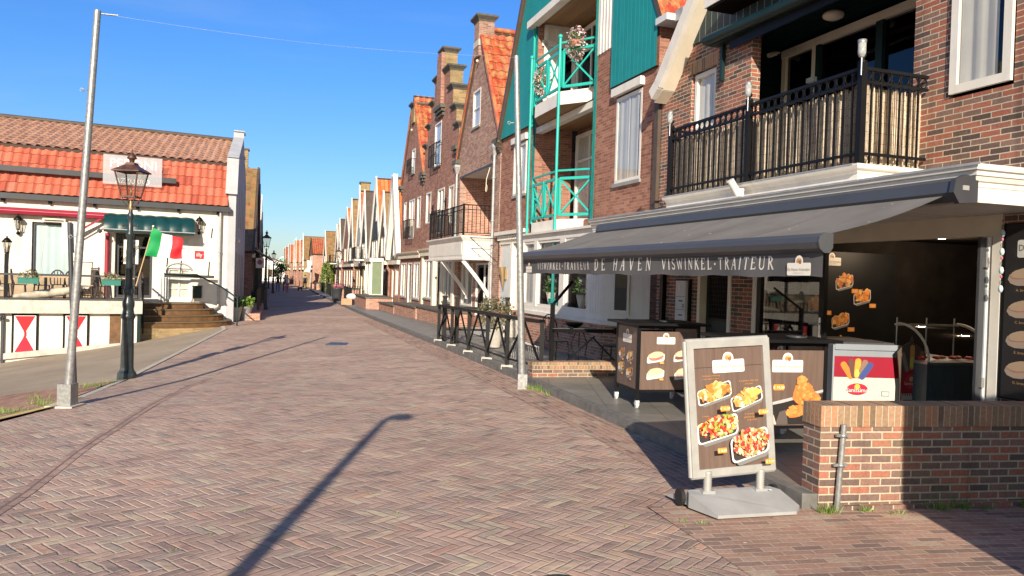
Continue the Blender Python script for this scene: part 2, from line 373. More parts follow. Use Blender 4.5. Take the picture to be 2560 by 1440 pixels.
def stripes(name,c,gap,pitch,rough=.5,axis=0,gw=.06,var=.06,bmp=.7,spec=.4):
    # boards: grooves every pitch metres along uv axis
    m,nt,b=newmat(name); uv=uvsock(nt); s=sep(nt,uv); q=s[axis]*(1/pitch); f=q.fr(); d=f.mn(f*-1.+1.); k=maprange(nt,d.sk,gw*.4,gw)
    w=white(nt,comb(nt,q.fl(),q.fl())); base=ramp(nt,w[0],[(0,tuple(x*(1-var) for x in c)),(1,tuple(min(1,x*(1+var)) for x in c))])
    base=mix(nt,.2,base,ramp(nt,noise(nt,uv,3,5,.7),[(.3,.3),(.7,.75)]),'OVERLAY')
    col=mix(nt,k,gap,base); nt.links.new(col,b.inputs['Base Color']); b.inputs['Roughness'].default_value=rough; b.inputs['Specular IOR Level'].default_value=spec; bump(nt,k,bmp,.01,b); return m
def woodm(name,c1,c2,rough=.5,sx=40,sy=1.5):
    m,nt,b=newmat(name); uv=uvsock(nt); mp=nt.nodes.new('ShaderNodeMapping'); nt.links.new(uv,mp.inputs[0]); mp.inputs['Scale'].default_value=(sx,sy,1)
    f=noise(nt,mp.outputs[0],1,5,.7); nt.links.new(ramp(nt,f,[(.3,c1),(.7,c2)]),b.inputs['Base Color']); b.inputs['Roughness'].default_value=rough; return m
def printm(name,rough=.45):
    m,nt,b=newmat(name); a=nt.nodes.new('ShaderNodeAttribute'); a.attribute_name='Col'; nt.links.new(a.outputs[0],b.inputs['Base Color']); b.inputs['Roughness'].default_value=rough; return m
def reedm(name):
    m,nt,b=newmat(name); uv=uvsock(nt); mp=nt.nodes.new('ShaderNodeMapping'); nt.links.new(uv,mp.inputs[0]); mp.inputs['Scale'].default_value=(110,2.2,1)
    f=noise(nt,mp.outputs[0],1,3,.8); c=ramp(nt,f,[(.3,(.27,.20,.14)),(.5,(.60,.50,.37)),(.72,(.76,.68,.55))])
    x,y,_=sep(nt,uv); q=(y*9.).fr(); k=maprange(nt,q.sk,.03,.1); c=mix(nt,k,(.2,.14,.09),c); c=mix(nt,.35,c,ramp(nt,noise(nt,uv,4,4),[(.3,.3),(.7,.75)]),'OVERLAY')
    nt.links.new(c,b.inputs['Base Color']); b.inputs['Roughness'].default_value=.8; bump(nt,f,.8,.01,b); return m
def leafm(name,stops):
    m,nt,b=newmat(name); g=geosock(nt); o=nt.nodes.new('ShaderNodeNewGeometry'); c=ramp(nt,o.outputs['Random Per Island'],stops); nt.links.new(c,b.inputs['Base Color']); b.inputs['Roughness'].default_value=.6; return m
def M(name):
    if name in MT: return MT[name]
    MT[name]=SPEC[name](name); return MT[name]
def P_(**k): return lambda n: paint(n,**k)
SPEC.update({
 'paving':herring,
 'ramp_asphalt':lambda n: asphalt(n,(.33,.27,.20)),
 'ground_far':lambda n: asphalt(n,(.28,.25,.22),20),
 'verge_brick':lambda n: brickm(n,[(0,(.26,.11,.075)),(.5,(.38,.19,.13)),(1,(.45,.27,.19))],(.33,.27,.2),.075,.24,.008,bmp=.9,green=.22),
 'kerb_yellow':P_(c=(.66,.49,.16),rough=.8,var=.15,sc=9,dirt=.5,bmp=.4),
 'kerb_stone':P_(c=(.46,.42,.36),rough=.85,var=.2,sc=12,bmp=.4),
 'concrete':P_(c=(.52,.49,.44),rough=.8,var=.12,sc=6,dirt=.3,bmp=.2),
 'paving_rows':lambda n: brickm(n,[(0,(.20,.14,.12)),(.3,(.30,.19,.15)),(.6,(.37,.24,.19)),(.85,(.34,.20,.15)),(1,(.38,.31,.23))],(.46,.36,.28),bw=.205,bh=.072,ms=.006,bmp=1.0,weather=.4,green=.12),
 'gutter_brick':lambda n: brickm(n,[(0,(.28,.20,.165)),(.5,(.37,.25,.205)),(1,(.42,.29,.23))],(.20,.14,.11),.21,.085,.010,bmp=1.2,weather=.3),
 'platform':lambda n: tilefloor(n,(.19,.183,.165),.6,.6,(.05,.05,.05),.45),
 'platform_edge':P_(c=(.16,.155,.145),rough=.7,var=.2,sc=8,bmp=.2),
 'brick_shop':lambda n: brickm(n,[(0,(.085,.06,.055)),(.3,(.15,.095,.08)),(.48,(.21,.135,.11)),(.6,(.26,.11,.08)),(.8,(.33,.13,.09)),(1,(.28,.10,.07))],(.50,.43,.33),ms=.0065,bmp=.8,weather=.2),
 'brick_lowwall':lambda n: brickm(n,[(0,(.12,.085,.075)),(.35,(.19,.125,.105)),(.55,(.26,.15,.12)),(.7,(.33,.135,.095)),(1,(.38,.15,.10))],(.46,.39,.29),bw=.17,bh=.058,ms=.0075,bmp=.9,weather=.3,green=.35),
 'brick_cope':lambda n: brickm(n,[(0,(.16,.10,.075)),(.3,(.27,.18,.12)),(.6,(.36,.22,.14)),(1,(.42,.20,.11))],(.46,.39,.28),bw=.0525,bh=.30,ms=.005,bmp=.9,green=.5),
 'brick_teal':lambda n: brickm(n,[(0,(.20,.09,.065)),(.5,(.28,.125,.09)),(1,(.35,.18,.125))],(.36,.24,.18),.205,.060,.005,weather=.2),
 'brick_purple':lambda n: brickm(n,[(0,(.22,.12,.10)),(.5,(.31,.18,.14)),(1,(.40,.27,.22))],(.42,.33,.27),.21,.060,.006,weather=.3),
 'brick_brown':lambda n: brickm(n,[(0,(.22,.10,.075)),(.5,(.30,.145,.11)),(1,(.37,.20,.155))],(.36,.27,.21),.21,.060,.005,weather=.25),
 'brick_yellow':lambda n: brickm(n,[(0,(.20,.15,.07)),(.5,(.30,.22,.11)),(1,(.36,.24,.13))],(.28,.22,.13),.21,.060,.006,weather=.3),
 'brick_red':lambda n: brickm(n,[(0,(.28,.12,.085)),(.5,(.38,.17,.12)),(1,(.46,.25,.18))],(.5,.42,.34),.21,.060,.007,weather=.25),
 'render_white':P_(c=(.74,.70,.62),rough=.85,var=.07,sc=2.5,dirt=.28,bmp=.25,bsc=9),
 'render_grey':P_(c=(.42,.44,.47),rough=.85,var=.07,sc=2,dirt=.2,bmp=.15),
 'white':P_(c=(.74,.71,.65),rough=.5,var=.05,sc=3,dirt=.2),
 'cream':P_(c=(.76,.69,.55),rough=.5,var=.05,dirt=.1),
 'pale_grey':P_(c=(.60,.63,.64),rough=.5,var=.05),
 'zinc':P_(c=(.40,.41,.42),rough=.5,metal=.3,var=.15,sc=6,dirt=.25),
 'galv':P_(c=(.36,.37,.37),rough=.42,metal=.55,var=.2,sc=25,dirt=.15,bmp=.1),
 'black_paint':P_(c=(.007,.007,.008),rough=.45,var=.2,spec=.22),
 'anthracite':P_(c=(.045,.048,.055),rough=.45,var=.1),
 'lamp_green':P_(c=(.025,.036,.040),rough=.35,var=.25,sc=10),
 'dark_green':P_(c=(.007,.026,.026),rough=.45,spec=.3,var=.15),
 'teal':P_(c=(.02,.42,.36),rough=.4,var=.06),
 'teal_board':lambda n: stripes(n,(.008,.235,.235),(.04,.36,.36),.16,gw=.05),
 'dark_board':lambda n: stripes(n,(.018,.035,.04),(.30,.32,.30),.17,gw=.05),
 'black_board':lambda n: stripes(n,(.03,.035,.042),(.01,.01,.01),.18,gw=.06),
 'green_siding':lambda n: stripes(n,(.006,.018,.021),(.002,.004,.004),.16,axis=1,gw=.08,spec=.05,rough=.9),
 'soffit_wood':lambda n: stripes(n,(.30,.17,.08),(.12,.06,.03),.09,axis=1,gw=.05,var=.15),
 'soffit_white':lambda n: stripes(n,(.60,.58,.53),(.3,.3,.28),.12,axis=0,gw=.05),
 'awning_cloth':P_(c=(.17,.16,.15),rough=.85,var=.12,sc=2,dirt=0,bmp=.1),
 'awning_val':P_(c=(.085,.085,.088),rough=.85,var=.1,sc=2),
 'awning_seam':P_(c=(.17,.16,.15),rough=.85,var=.1),
 'alu_dark':P_(c=(.075,.08,.088),rough=.4,metal=.2,var=.05),
 'alu':P_(c=(.43,.43,.41),rough=.45,metal=.3,var=.08,sc=8,dirt=.1),
 'base_grey':P_(c=(.34,.345,.35),rough=.55,var=.08,sc=5,dirt=.12),
 'rubber':P_(c=(.02,.02,.02),rough=.7,var=.2),
 'caster':P_(c=(.75,.73,.68),rough=.5,var=.05),
 'panel_wood':lambda n: woodm(n,(.105,.068,.054),(.175,.12,.095),.45,22,1.2),
 'print':lambda n: printm(n,.4),
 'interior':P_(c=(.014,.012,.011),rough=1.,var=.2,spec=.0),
 'interior_wall':P_(c=(.17,.14,.11),rough=.8,var=.2),
 'curtain':P_(c=(.62,.59,.53),rough=.9,var=.05),
 'curtain_blue':P_(c=(.48,.60,.62),rough=.9,var=.05),
 'glass':lambda n: glassm(n),
 'glass_dark':lambda n: glassm(n,(.35,.4,.45),.45),
 'glass_lamp':lambda n: glassm(n,(.9,.9,.88),.92,.7),
 'jar_glass':lambda n: paint(n,(.36,.38,.37),rough=.15,var=.2,sc=60),
 'tile_salmon':lambda n: tilem(n,[(0,(.32,.065,.038)),(.3,(.42,.10,.055)),(.8,(.48,.135,.08)),(1,(.38,.13,.08))],None,False),
 'tile_tan':lambda n: tilem(n,[(0,(.36,.19,.115)),(.5,(.42,.235,.145)),(1,(.46,.27,.18))],None,False),
 'tile_red':lambda n: tilem(n,[(0,(.28,.035,.016)),(.5,(.38,.06,.022)),(1,(.40,.13,.075))],(.46,.27,.10),False),
 'tile_orange':lambda n: tilem(n,[(0,(.50,.10,.025)),(.5,(.62,.16,.04)),(1,(.56,.22,.08))],None,True),
 'tile_moss':lambda n: tilem(n,[(0,(.15,.08,.035)),(.4,(.21,.115,.05)),(.85,(.26,.16,.065)),(1,(.34,.12,.05))],(.30,.20,.07),False),
 'cap_brown':P_(c=(.085,.06,.045),rough=.6,var=.15),
 'stone_dark':P_(c=(.10,.095,.08),rough=.8,var=.2,sc=10),
 'sill_stone':P_(c=(.27,.27,.26),rough=.7,var=.1),
 'burgundy':P_(c=(.30,.02,.04),rough=.45,var=.08),
 'red_paint':P_(c=(.60,.015,.03),rough=.5,var=.05),
 'green_cloth':P_(c=(.005,.045,.05),rough=.38,var=.2,sc=4),
 'box_green':P_(c=(.02,.17,.13),rough=.5),
 'stair_top':P_(c=(.12,.085,.055),rough=.7,var=.2,sc=8),
 'stair_rise':P_(c=(.15,.075,.028),rough=.6,var=.25,sc=6),
 'copper':P_(c=(.13,.065,.05),rough=.5,metal=.4,var=.3,sc=12,dirt=.2),
 'brass':P_(c=(.35,.25,.13),rough=.5,metal=.6),
 'wood_pole':P_(c=(.5,.35,.2),rough=.6),
 'flag_green':P_(c=(.0,.27,.07),rough=.7,var=.06),
 'flag_white':P_(c=(.75,.74,.76),rough=.7,var=.04),
 'flag_red':P_(c=(.70,.02,.03),rough=.7,var=.06),
 'rattan':P_(c=(.05,.035,.028),rough=.7,var=.3),
 'parasol_cloth':P_(c=(.62,.54,.42),rough=.85,var=.25,sc=6),
 'reed':reedm,
 'leaf':lambda n: leafm(n,[(0,(.03,.07,.015)),(.5,(.07,.15,.03)),(1,(.13,.22,.05))]),
 'leaf_bright':lambda n: leafm(n,[(0,(.08,.16,.02)),(.6,(.16,.27,.04)),(1,(.25,.36,.07))]),
 'leaf_dry':lambda n: leafm(n,[(0,(.06,.07,.03)),(.5,(.14,.13,.06)),(1,(.24,.20,.12))]),
 'flower_white':P_(c=(.75,.66,.66),rough=.7),
 'flower_pink':P_(c=(.60,.16,.25),rough=.7),
 'bark':P_(c=(.12,.09,.06),rough=.9,var=.3),
 'terracotta':P_(c=(.42,.20,.12),rough=.8),
 'skin':P_(c=(.48,.30,.22),rough=.6),
 'hair':P_(c=(.04,.025,.018),rough=.6),
 'hair_blond':P_(c=(.30,.2,.1),rough=.6),
 'cloth_black':P_(c=(.02,.02,.022),rough=.9),
 'cloth_blue':P_(c=(.12,.2,.30),rough=.9),
 'cloth_white':P_(c=(.7,.68,.66),rough=.9),
 'cloth_pink':P_(c=(.50,.06,.25),rough=.9),
 'cloth_grey':P_(c=(.16,.16,.17),rough=.9),
 'freezer_red':P_(c=(.30,.010,.03),rough=.4,var=.05),
 'freezer_white':P_(c=(.60,.57,.50),rough=.4,var=.05),
 'freezer_grey':P_(c=(.25,.28,.32),rough=.4,var=.05),
 'steel':P_(c=(.5,.5,.5),rough=.3,metal=.8),
 'lamp_glow':P_(c=(1.,.85,.6),emit=6),
 'red_glow':P_(c=(.9,.06,.02),emit=1.2),
 'counter_blue':lambda n: woodm(n,(.04,.065,.075),(.08,.11,.12),.6,20,2),
 'tile_wall':lambda n: tilefloor(n,(.42,.40,.37),.2,.1,(.3,.29,.27),.4,.003),
 'box_card':P_(c=(.45,.27,.16),rough=.8),
 'bag_white':P_(c=(.7,.7,.7),rough=.6),
})
# ------------------------------------------------------------------ ground shape
def lerp(x,pts):
    if x<=pts[0][0]: return pts[0][1]
    for (a,b),(c,d) in zip(pts,pts[1:]):
        if x<=c: return b+(d-b)*(x-a)/(c-a)
    return pts[-1][1]
def Xk(Y): return 3.97-.31*Y if Y<40 else 3.97-12.4-.307*(Y-40)
def Xe(Y): return lerp(Y,[(-20,-5.7),(8.5,-5.7),(9.7,-5.62),(13.3,-6.55),(25,-9.2),(28,-10.5),(1000,-10.5-.307*972)])
def zk(Y): return lerp(Y,[(14,0),(33,-.2),(56,-.35),(75,-.45)])
def ze(Y): return lerp(Y,[(0,-.1),(8.5,-.14),(9.7,-.15),(13.3,-.3),(25,-.3),(40,-.35),(75,-.45)])
def g(x,y):
    a,b=Xe(y),Xk(y); e,k=ze(y),zk(y)
    if x>=b: return k
    if x>=a: return e+(k-e)*(x-a)/(b-a)
    w=lerp(y,[(-5,.4),(6,1),(26,1),(30,0)]); return e-min(1.35,.16*(a-x))*w
def ribbon(name,xl,xr,ys,nx,mat,dz=0,kind='structure',zf=g):
    m=MB(); V=[];U=[];Fc=[]
    for y in ys:
        for i in range(nx+1):
            x=xl(y)+(xr(y)-xl(y))*i/nx; V.append((x,y,zf(x,y)+dz)); U.append((x,y))
    for j in range(len(ys)-1):
        for i in range(nx):
            a=j*(nx+1)+i; Fc.append((a,a+1,a+nx+2,a+nx+1))
    m.shared(V,Fc,mat,True,U); return m.build(name,kind=kind,origin=(0,0,0))
def fr(a,b,n): return [a+(b-a)*i/n for i in range(n+1)]
# wide base sheet reaching the horizon
YS=fr(-60,0,6)+fr(1,46,45)+fr(50,150,20)+fr(180,1500,8)
m=MB(); XSN=fr(-900,-60,6)+fr(-40,-14,13)+fr(-13,8,42)+fr(10,60,5)+fr(100,900,4)
V=[];U=[];Fc=[]
for y in YS:
    for x in XSN: V.append((x,y,g(x,y)-.035)); U.append((x,y))
for j in range(len(YS)-1):
    for i in range(len(XSN)-1):
        a=j*len(XSN)+i; Fc.append((a,a+1,a+len(XSN)+1,a+len(XSN)))
m.shared(V,Fc,'ground_far',True,U); m.build('ground',kind='structure',origin=(0,0,0))
RY=fr(-12,46,58)+fr(50,200,30)
ribbon('road',lambda y:Xe(y) if y>8.5 else Xe(y)-.0,lambda y:max(Xk(y),9 if y<5.55 else -999),RY,24,'paving')
# asphalt ramp on the left
def XrL(y): return lerp(y,[(5,-7.6),(9,-7.35),(11,-7.0),(13.3,-6.75),(14.5,-6.85),(25,-9.25)])
ribbon('ramp',lambda y:-22,lambda y:XrL(y)-.02,fr(13.25,27.5,40),20,'ramp_asphalt',-.002)
# strip of loose sloping bricks between ramp and road, with a yellow kerb line
ribbon('verge',lambda y:-22,lambda y:Xe(y)-.24,fr(-4,13.25,40),20,'verge_brick',.0)
ribbon('kerb_line',lambda y:Xe(y)-.24,lambda y:Xe(y)-.02,fr(-4,10.6,30),1,'kerb_yellow',.03)
ribbon('kerb',lambda y:Xe(y)-.16,lambda y:Xe(y)-.02,fr(10.6,27,30),1,'kerb_stone',.010)
# soldier course in the paving that sweeps from the lower left to the lamp
gc=[atz(-60,1285,-.02),atz(60,1215,-.03),atz(200,1115,-.06),atz(300,1055,-.08),atz(400,1000,-.14),atz(470,962,-.17),atz(560,925,-.2)]
def gx(y): 
    p=sorted((q[1],q[0]) for q in gc); return lerp(y,p)
y0=min(q[1] for q in gc); y1=max(q[1] for q in gc)
m=MB(); V=[];U=[];Fc=[];acc=0;prev=None
ysg=fr(y0,y1,60)
for k,y in enumerate(ysg):
    x=gx(y); 
    if prev: acc+=hypot(x-prev[0],y-prev[1])
    prev=(x,y)
    for i,w in enumerate((-.065,.065)): V.append((x+w,y,g(x+w,y)+.004)); U.append((acc,i*.13+.02))
for k in range(60): a=k*2; Fc.append((a,a+1,a+3,a+2))
m.shared(V,Fc,'gutter_brick',True,U); m.build('gutter_course',kind='structure',origin=(0,0,0))
# rows of stretchers along the kerb and in front of the low wall
def rows(name,P,mat,ang,dz):
    m=MB(); c,s=cos(ang),sin(ang)
    for q in P: m.poly([(x,y,g(x,y)+dz) for x,y in q],mat,uv=[(x*c+y*s,-x*s+y*c) for x,y in q])
    return m.build(name,kind='structure',origin=(0,0,0))
P=[]
for a,b in zip(fr(5.7,30,30),fr(5.7,30,30)[1:]): P.append([(Xk(a)-.55,a),(Xk(a),a),(Xk(b),b),(Xk(b)-.55,b)])
rows('kerb_course',P,'paving_rows',R(-72.8),.004)
P=[]
for a,b in zip(fr(3.0,5.7,12),fr(3.0,5.7,12)[1:]):
    for c_,d_ in zip(fr(0,1,6),fr(0,1,6)[1:]):
        L_=lambda y: 1.05+(y-5.7)*(-.28)+(5.7-y)*.0; Q_=lambda y,t: L_(y)+(9-L_(y))*t
        P.append([(Q_(a,c_),a),(Q_(a,d_),a),(Q_(b,d_),b),(Q_(b,c_),b)])
P.append([(2.34,5.7),(9,5.7),(9,6.9)])
rows('wall_course',P,'paving_rows',R(9),.005)
# raised paved platform on the right with its stone edge
def Xf(y): return 7.43-.343*y
PZ=.11
def pz(x,y): return zk(y)+PZ
ribbon('pavement',lambda y:Xk(y)+.10,lambda y:(min(Xf(y),2.4+(y-5.8)/.178+.3) if y<7 else Xf(y)) if y<40 else 6.05-.307*y,[5.72,5.76,5.8,5.9,6.0,6.1,6.2,6.35,6.5,6.7,6.9,7]+fr(7.5,44,40)+fr(48,180,22),8,'platform',0,zf=pz)
m=MB()
ys=fr(5.7,44,40)+fr(48,180,22)
for a,b in zip(ys,ys[1:]):
    for (o0,z0,o1,z1) in ((0,-.05,0,PZ+.006),(0,PZ+.006,.11,PZ+.006)):
        m.poly([(Xk(a)+o0,a,zk(a)+z0),(Xk(b)+o0,b,zk(b)+z0),(Xk(b)+o1,b,zk(b)+z1),(Xk(a)+o1,a,zk(a)+z1)][::-1],'platform_edge')
m.poly([(Xk(5.7),5.7,-.05),(Xk(5.7),5.7,PZ+.006),(2.34,5.7,PZ+.006),(2.34,5.7,-.05)],'platform_edge')
m.build('kerb_edge',kind='structure',origin=(0,0,0))
# ------------------------------------------------------------------ lettering
SER={ # strokes: (x0,y0,x1,y1,thick) ; arcs: ('a',cx,cy,rx,ry,a0,a1,thick) ; serif ticks ('s',x,y)
'D':(.72,[(.12,0,.12,1,1),('a',.12,.5,.52,.5,-90,90,.8),('s',.1,0),('s',.1,1)]),
'E':(.62,[(.12,0,.12,1,1),(.12,.97,.56,.97,.5),(.12,.03,.58,.03,.5),(.12,.52,.46,.52,.45),('s',.08,0),('s',.08,1),(.56,1,.56,.82,.4),(.58,0,.58,.2,.4)]),
'H':(.8,[(.14,0,.14,1,1),(.66,0,.66,1,1),(.14,.52,.66,.52,.45),('s',.14,0),('s',.14,1),('s',.66,0),('s',.66,1)]),
'A':(.74,[(.08,0,.37,1,.5),(.37,1,.66,0,1),(.2,.36,.54,.36,.45),('s',.08,0),('s',.66,0)]),
'V':(.74,[(.08,1,.37,0,1),(.37,0,.66,1,.5),('s',.08,1),('s',.66,1)]),
'N':(.8,[(.12,0,.12,1,.5),(.12,1,.68,0,1),(.68,0,.68,1,.5),('s',.12,0),('s',.1,1),('s',.68,1)]),
'I':(.34,[(.17,0,.17,1,1),('s',.17,0),('s',.17,1)]),
'S':(.56,[('a',.28,.75,.2,.22,30,270,.8),('a',.28,.26,.21,.24,90,-150,.8),(.45,.98,.45,.8,.4),(.07,.02,.07,.22,.4)]),
'W':(1.05,[(.06,1,.3,0,1),(.3,0,.52,.9,.5),(.52,.9,.76,0,1),(.76,0,.98,1,.5),('s',.06,1),('s',.98,1)]),
'K':(.74,[(.14,0,.14,1,1),(.16,.45,.6,1,.5),(.28,.58,.66,0,1),('s',.14,0),('s',.14,1),('s',.62,0),('s',.6,1)]),
'L':(.6,[(.14,0,.14,1,1),(.14,.03,.56,.03,.5),('s',.14,1),('s',.1,0),(.56,0,.56,.22,.4)]),
'T':(.66,[(.33,0,.33,1,1),(.04,.97,.62,.97,.5),('s',.33,0),(.04,1,.04,.82,.4),(.62,1,.62,.82,.4)]),
'R':(.72,[(.14,0,.14,1,1),('a',.14,.76,.36,.24,-90,90,.8),(.3,.52,.64,0,1),('s',.14,0),('s',.12,1),('s',.64,0)]),
'U':(.76,[(.12,1,.12,.3,1),('a',.38,.3,.26,.3,180,360,.8),(.64,.3,.64,1,.5),('s',.12,1),('s',.64,1)]),
'.':(.4,[(.2,.38,.2,.56,1.4)]),' ':(.4,[])}
def serif(mb,txt,x,z,h,tf,col,track=.06,tw=.13):
    # tf(x,z)->3D point in mb coordinates
    def seg(x0,y0,x1,y1,w):
        dx,dy=x1-x0,y1-y0; L=hypot(dx,dy) or 1; nx_,ny=-dy/L*w/2,dx/L*w/2
        mb.poly([tf(a,b) for a,b in ((x0-nx_,y0-ny),(x1-nx_,y1-ny),(x1+nx_,y1+ny),(x0+nx_,y0+ny))],'print',col=col)
    for ch in txt:
        w,st=SER[ch]
        for q in st:
            if q[0]=='s': seg(x+(q[1]-.1)*h,z+q[2]*h,x+(q[1]+.1)*h,z+q[2]*h,tw*.4*h)
            elif q[0]=='a':
                _,cx,cy,rx,ry,a0,a1,th=q; n=9; pp=[(x+(cx+rx*cos(R(a0+(a1-a0)*i/n)))*h,z+(cy+ry*sin(R(a0+(a1-a0)*i/n)))*h) for i in range(n+1)]
                for a,b in zip(pp,pp[1:]): seg(a[0],a[1],b[0],b[1],tw*th*h)
            else: seg(x+q[0]*h,z+q[1]*h,x+q[2]*h,z+q[3]*h,tw*q[4]*h)
        x+=(w+track)*h
    return x
def serw(txt,h,track=.06): return sum((SER[c][0]+track)*h for c in txt)
FC={}
def textpoly(s):
    if s in FC: return FC[s]
    c=bpy.data.curves.new('lettering','FONT'); c.body=s; c.size=1; c.resolution_u=2; o=bpy.data.objects.new('lettering',c); COL.objects.link(o)
    bpy.context.view_layer.update(); me=bpy.data.meshes.new_from_object(o.evaluated_get(bpy.context.evaluated_depsgraph_get()))
    V=[tuple(v.co) for v in me.vertices]; P=[tuple(p.vertices) for p in me.polygons]; bpy.data.objects.remove(o); bpy.data.meshes.remove(me); bpy.data.curves.remove(c)
    w=max([v[0] for v in V]) if V else 0; FC[s]=(V,P,w); return FC[s]
class Sheet:
    """flat print on a board: origin, x axis, y axis, normal (all in mb coordinates, metres)"""
    def __init__(s,mb,o,x,y,n,mat='print'): s.mb=mb;s.o=Vector(o);s.x=Vector(x).normalized();s.y=Vector(y).normalized();s.n=Vector(n).normalized();s.mat=mat
    def p(s,x,y,l=1): return s.o+s.x*x+s.y*y+s.n*(.0012*l)
    def poly(s,pts,col,l=1):
        P=[s.p(a,b,l) for a,b in pts]
        ar=sum(pts[i][0]*pts[(i+1)%len(pts)][1]-pts[(i+1)%len(pts)][0]*pts[i][1] for i in range(len(pts)))
        up=s.x.cross(s.y).dot(s.n)
        if ar*up<0: P=P[::-1]
        s.mb.poly(P,s.mat,col=col)
    def rect(s,x,y,w,h,col,l=1,rot=0):
        c,d=cos(rot),sin(rot); s.poly([(x+a*c-b*d,y+a*d+b*c) for a,b in ((-w/2,-h/2),(w/2,-h/2),(w/2,h/2),(-w/2,h/2))],col,l)
    def rrect(s,x,y,w,h,r,col,l=1,rot=0,skew=0):
        P=[]
        for cx,cy,a0 in ((w/2-r,h/2-r,0),(-w/2+r,h/2-r,90),(-w/2+r,-h/2+r,180),(w/2-r,-h/2+r,270)):
            for k in range(4): a=R(a0+30*k); P.append((cx+r*cos(a),cy+r*sin(a)))
        c,d=cos(rot),sin(rot); s.poly([(x+(a+skew*b)*c-b*d,y+(a+skew*b)*d+b*c) for a,b in P],col,l)
    def ell(s,x,y,rx,ry,col,l=1,rot=0,n=9,wob=0):
        c,d=cos(rot),sin(rot);P=[]
        for k in range(n):
            a=2*pi*k/n; q=1+(random.random()-.5)*wob; u,v=rx*cos(a)*q,ry*sin(a)*q; P.append((x+u*c-v*d,y+u*d+v*c))
        s.poly(P,col,l)
    def text(s,t,x,y,h,col,l=2,al='c',bold=0):
        V,P,w=textpoly(t); k=h/.7; x0=x-(w*k/2 if al=='c' else 0)
        for q in P: s.poly([(x0+V[i][0]*k,y+V[i][1]*k) for i in q],col,l)
    def logo(s,x,y,w,l=2,card=(.80,.77,.68)):
        h=w*.36; s.ell(x,y+h*.62,w*.17,w*.17,card,l,n=16); s.rrect(x,y,w,h,h*.12,card,l+1)
        cc=(.55,.27,.10)
        s.ell(x-.02*w,y+h*.68,w*.10,w*.07,cc,l+2,rot=.6,n=8,wob=.3); s.ell(x+.05*w,y+h*.60,w*.06,w*.08,(.35,.14,.06),l+2,n=7,wob=.3); s.ell(x+.01*w,y+h*.80,w*.06,w*.035,(.7,.4,.15),l+3,rot=-.4)
        s.text('De Haven Volendam',x,y-h*.12,h*.22,(.30,.25,.20),l+4); s.text('VISWINKEL TRAITEUR',x,y-h*.34,h*.09,(.5,.45,.38),l+4)
    def price(s,x,y,w,txt,l=2):
        s.rrect(x,y,w,w*.5,w*.08,(.80,.30,.04),l); s.text(txt,x,y-w*.12,w*.24,(.85,.8,.7),l+1)
    def tray(s,x,y,w,h,rot,cols,l=2,n=60,fill=.42,rim=(.62,.62,.62),size=.1,inner=(.05,.04,.04)):
        s.rrect(x+w*.04,y-h*.20,w*.86,h*.9,h*.18,(.20,.20,.20),l,rot,.12); s.rrect(x,y,w,h,h*.2,rim,l+1,rot,.18); s.rrect(x,y,w*.92,h*.86,h*.18,inner,l+2,rot,.18)
        c,d=cos(rot),sin(rot)
        for k in range(n):
            a=random.random()*2*pi; q=sqrt(random.random()); u=w*fill*q*cos(a); v=h*(fill+.06)*q*sin(a)+h*.14; cl=random.choice(cols); f=.8+.4*random.random(); cl=tuple(min(.9,t*f) for t in cl)
            z=size*(.6+.7*random.random()); s.ell(x+u*c-v*d,y+u*d+v*c,w*z,w*z*(.35+.5*random.random()),cl,l+3+k*.12,random.random()*3,7,.3)
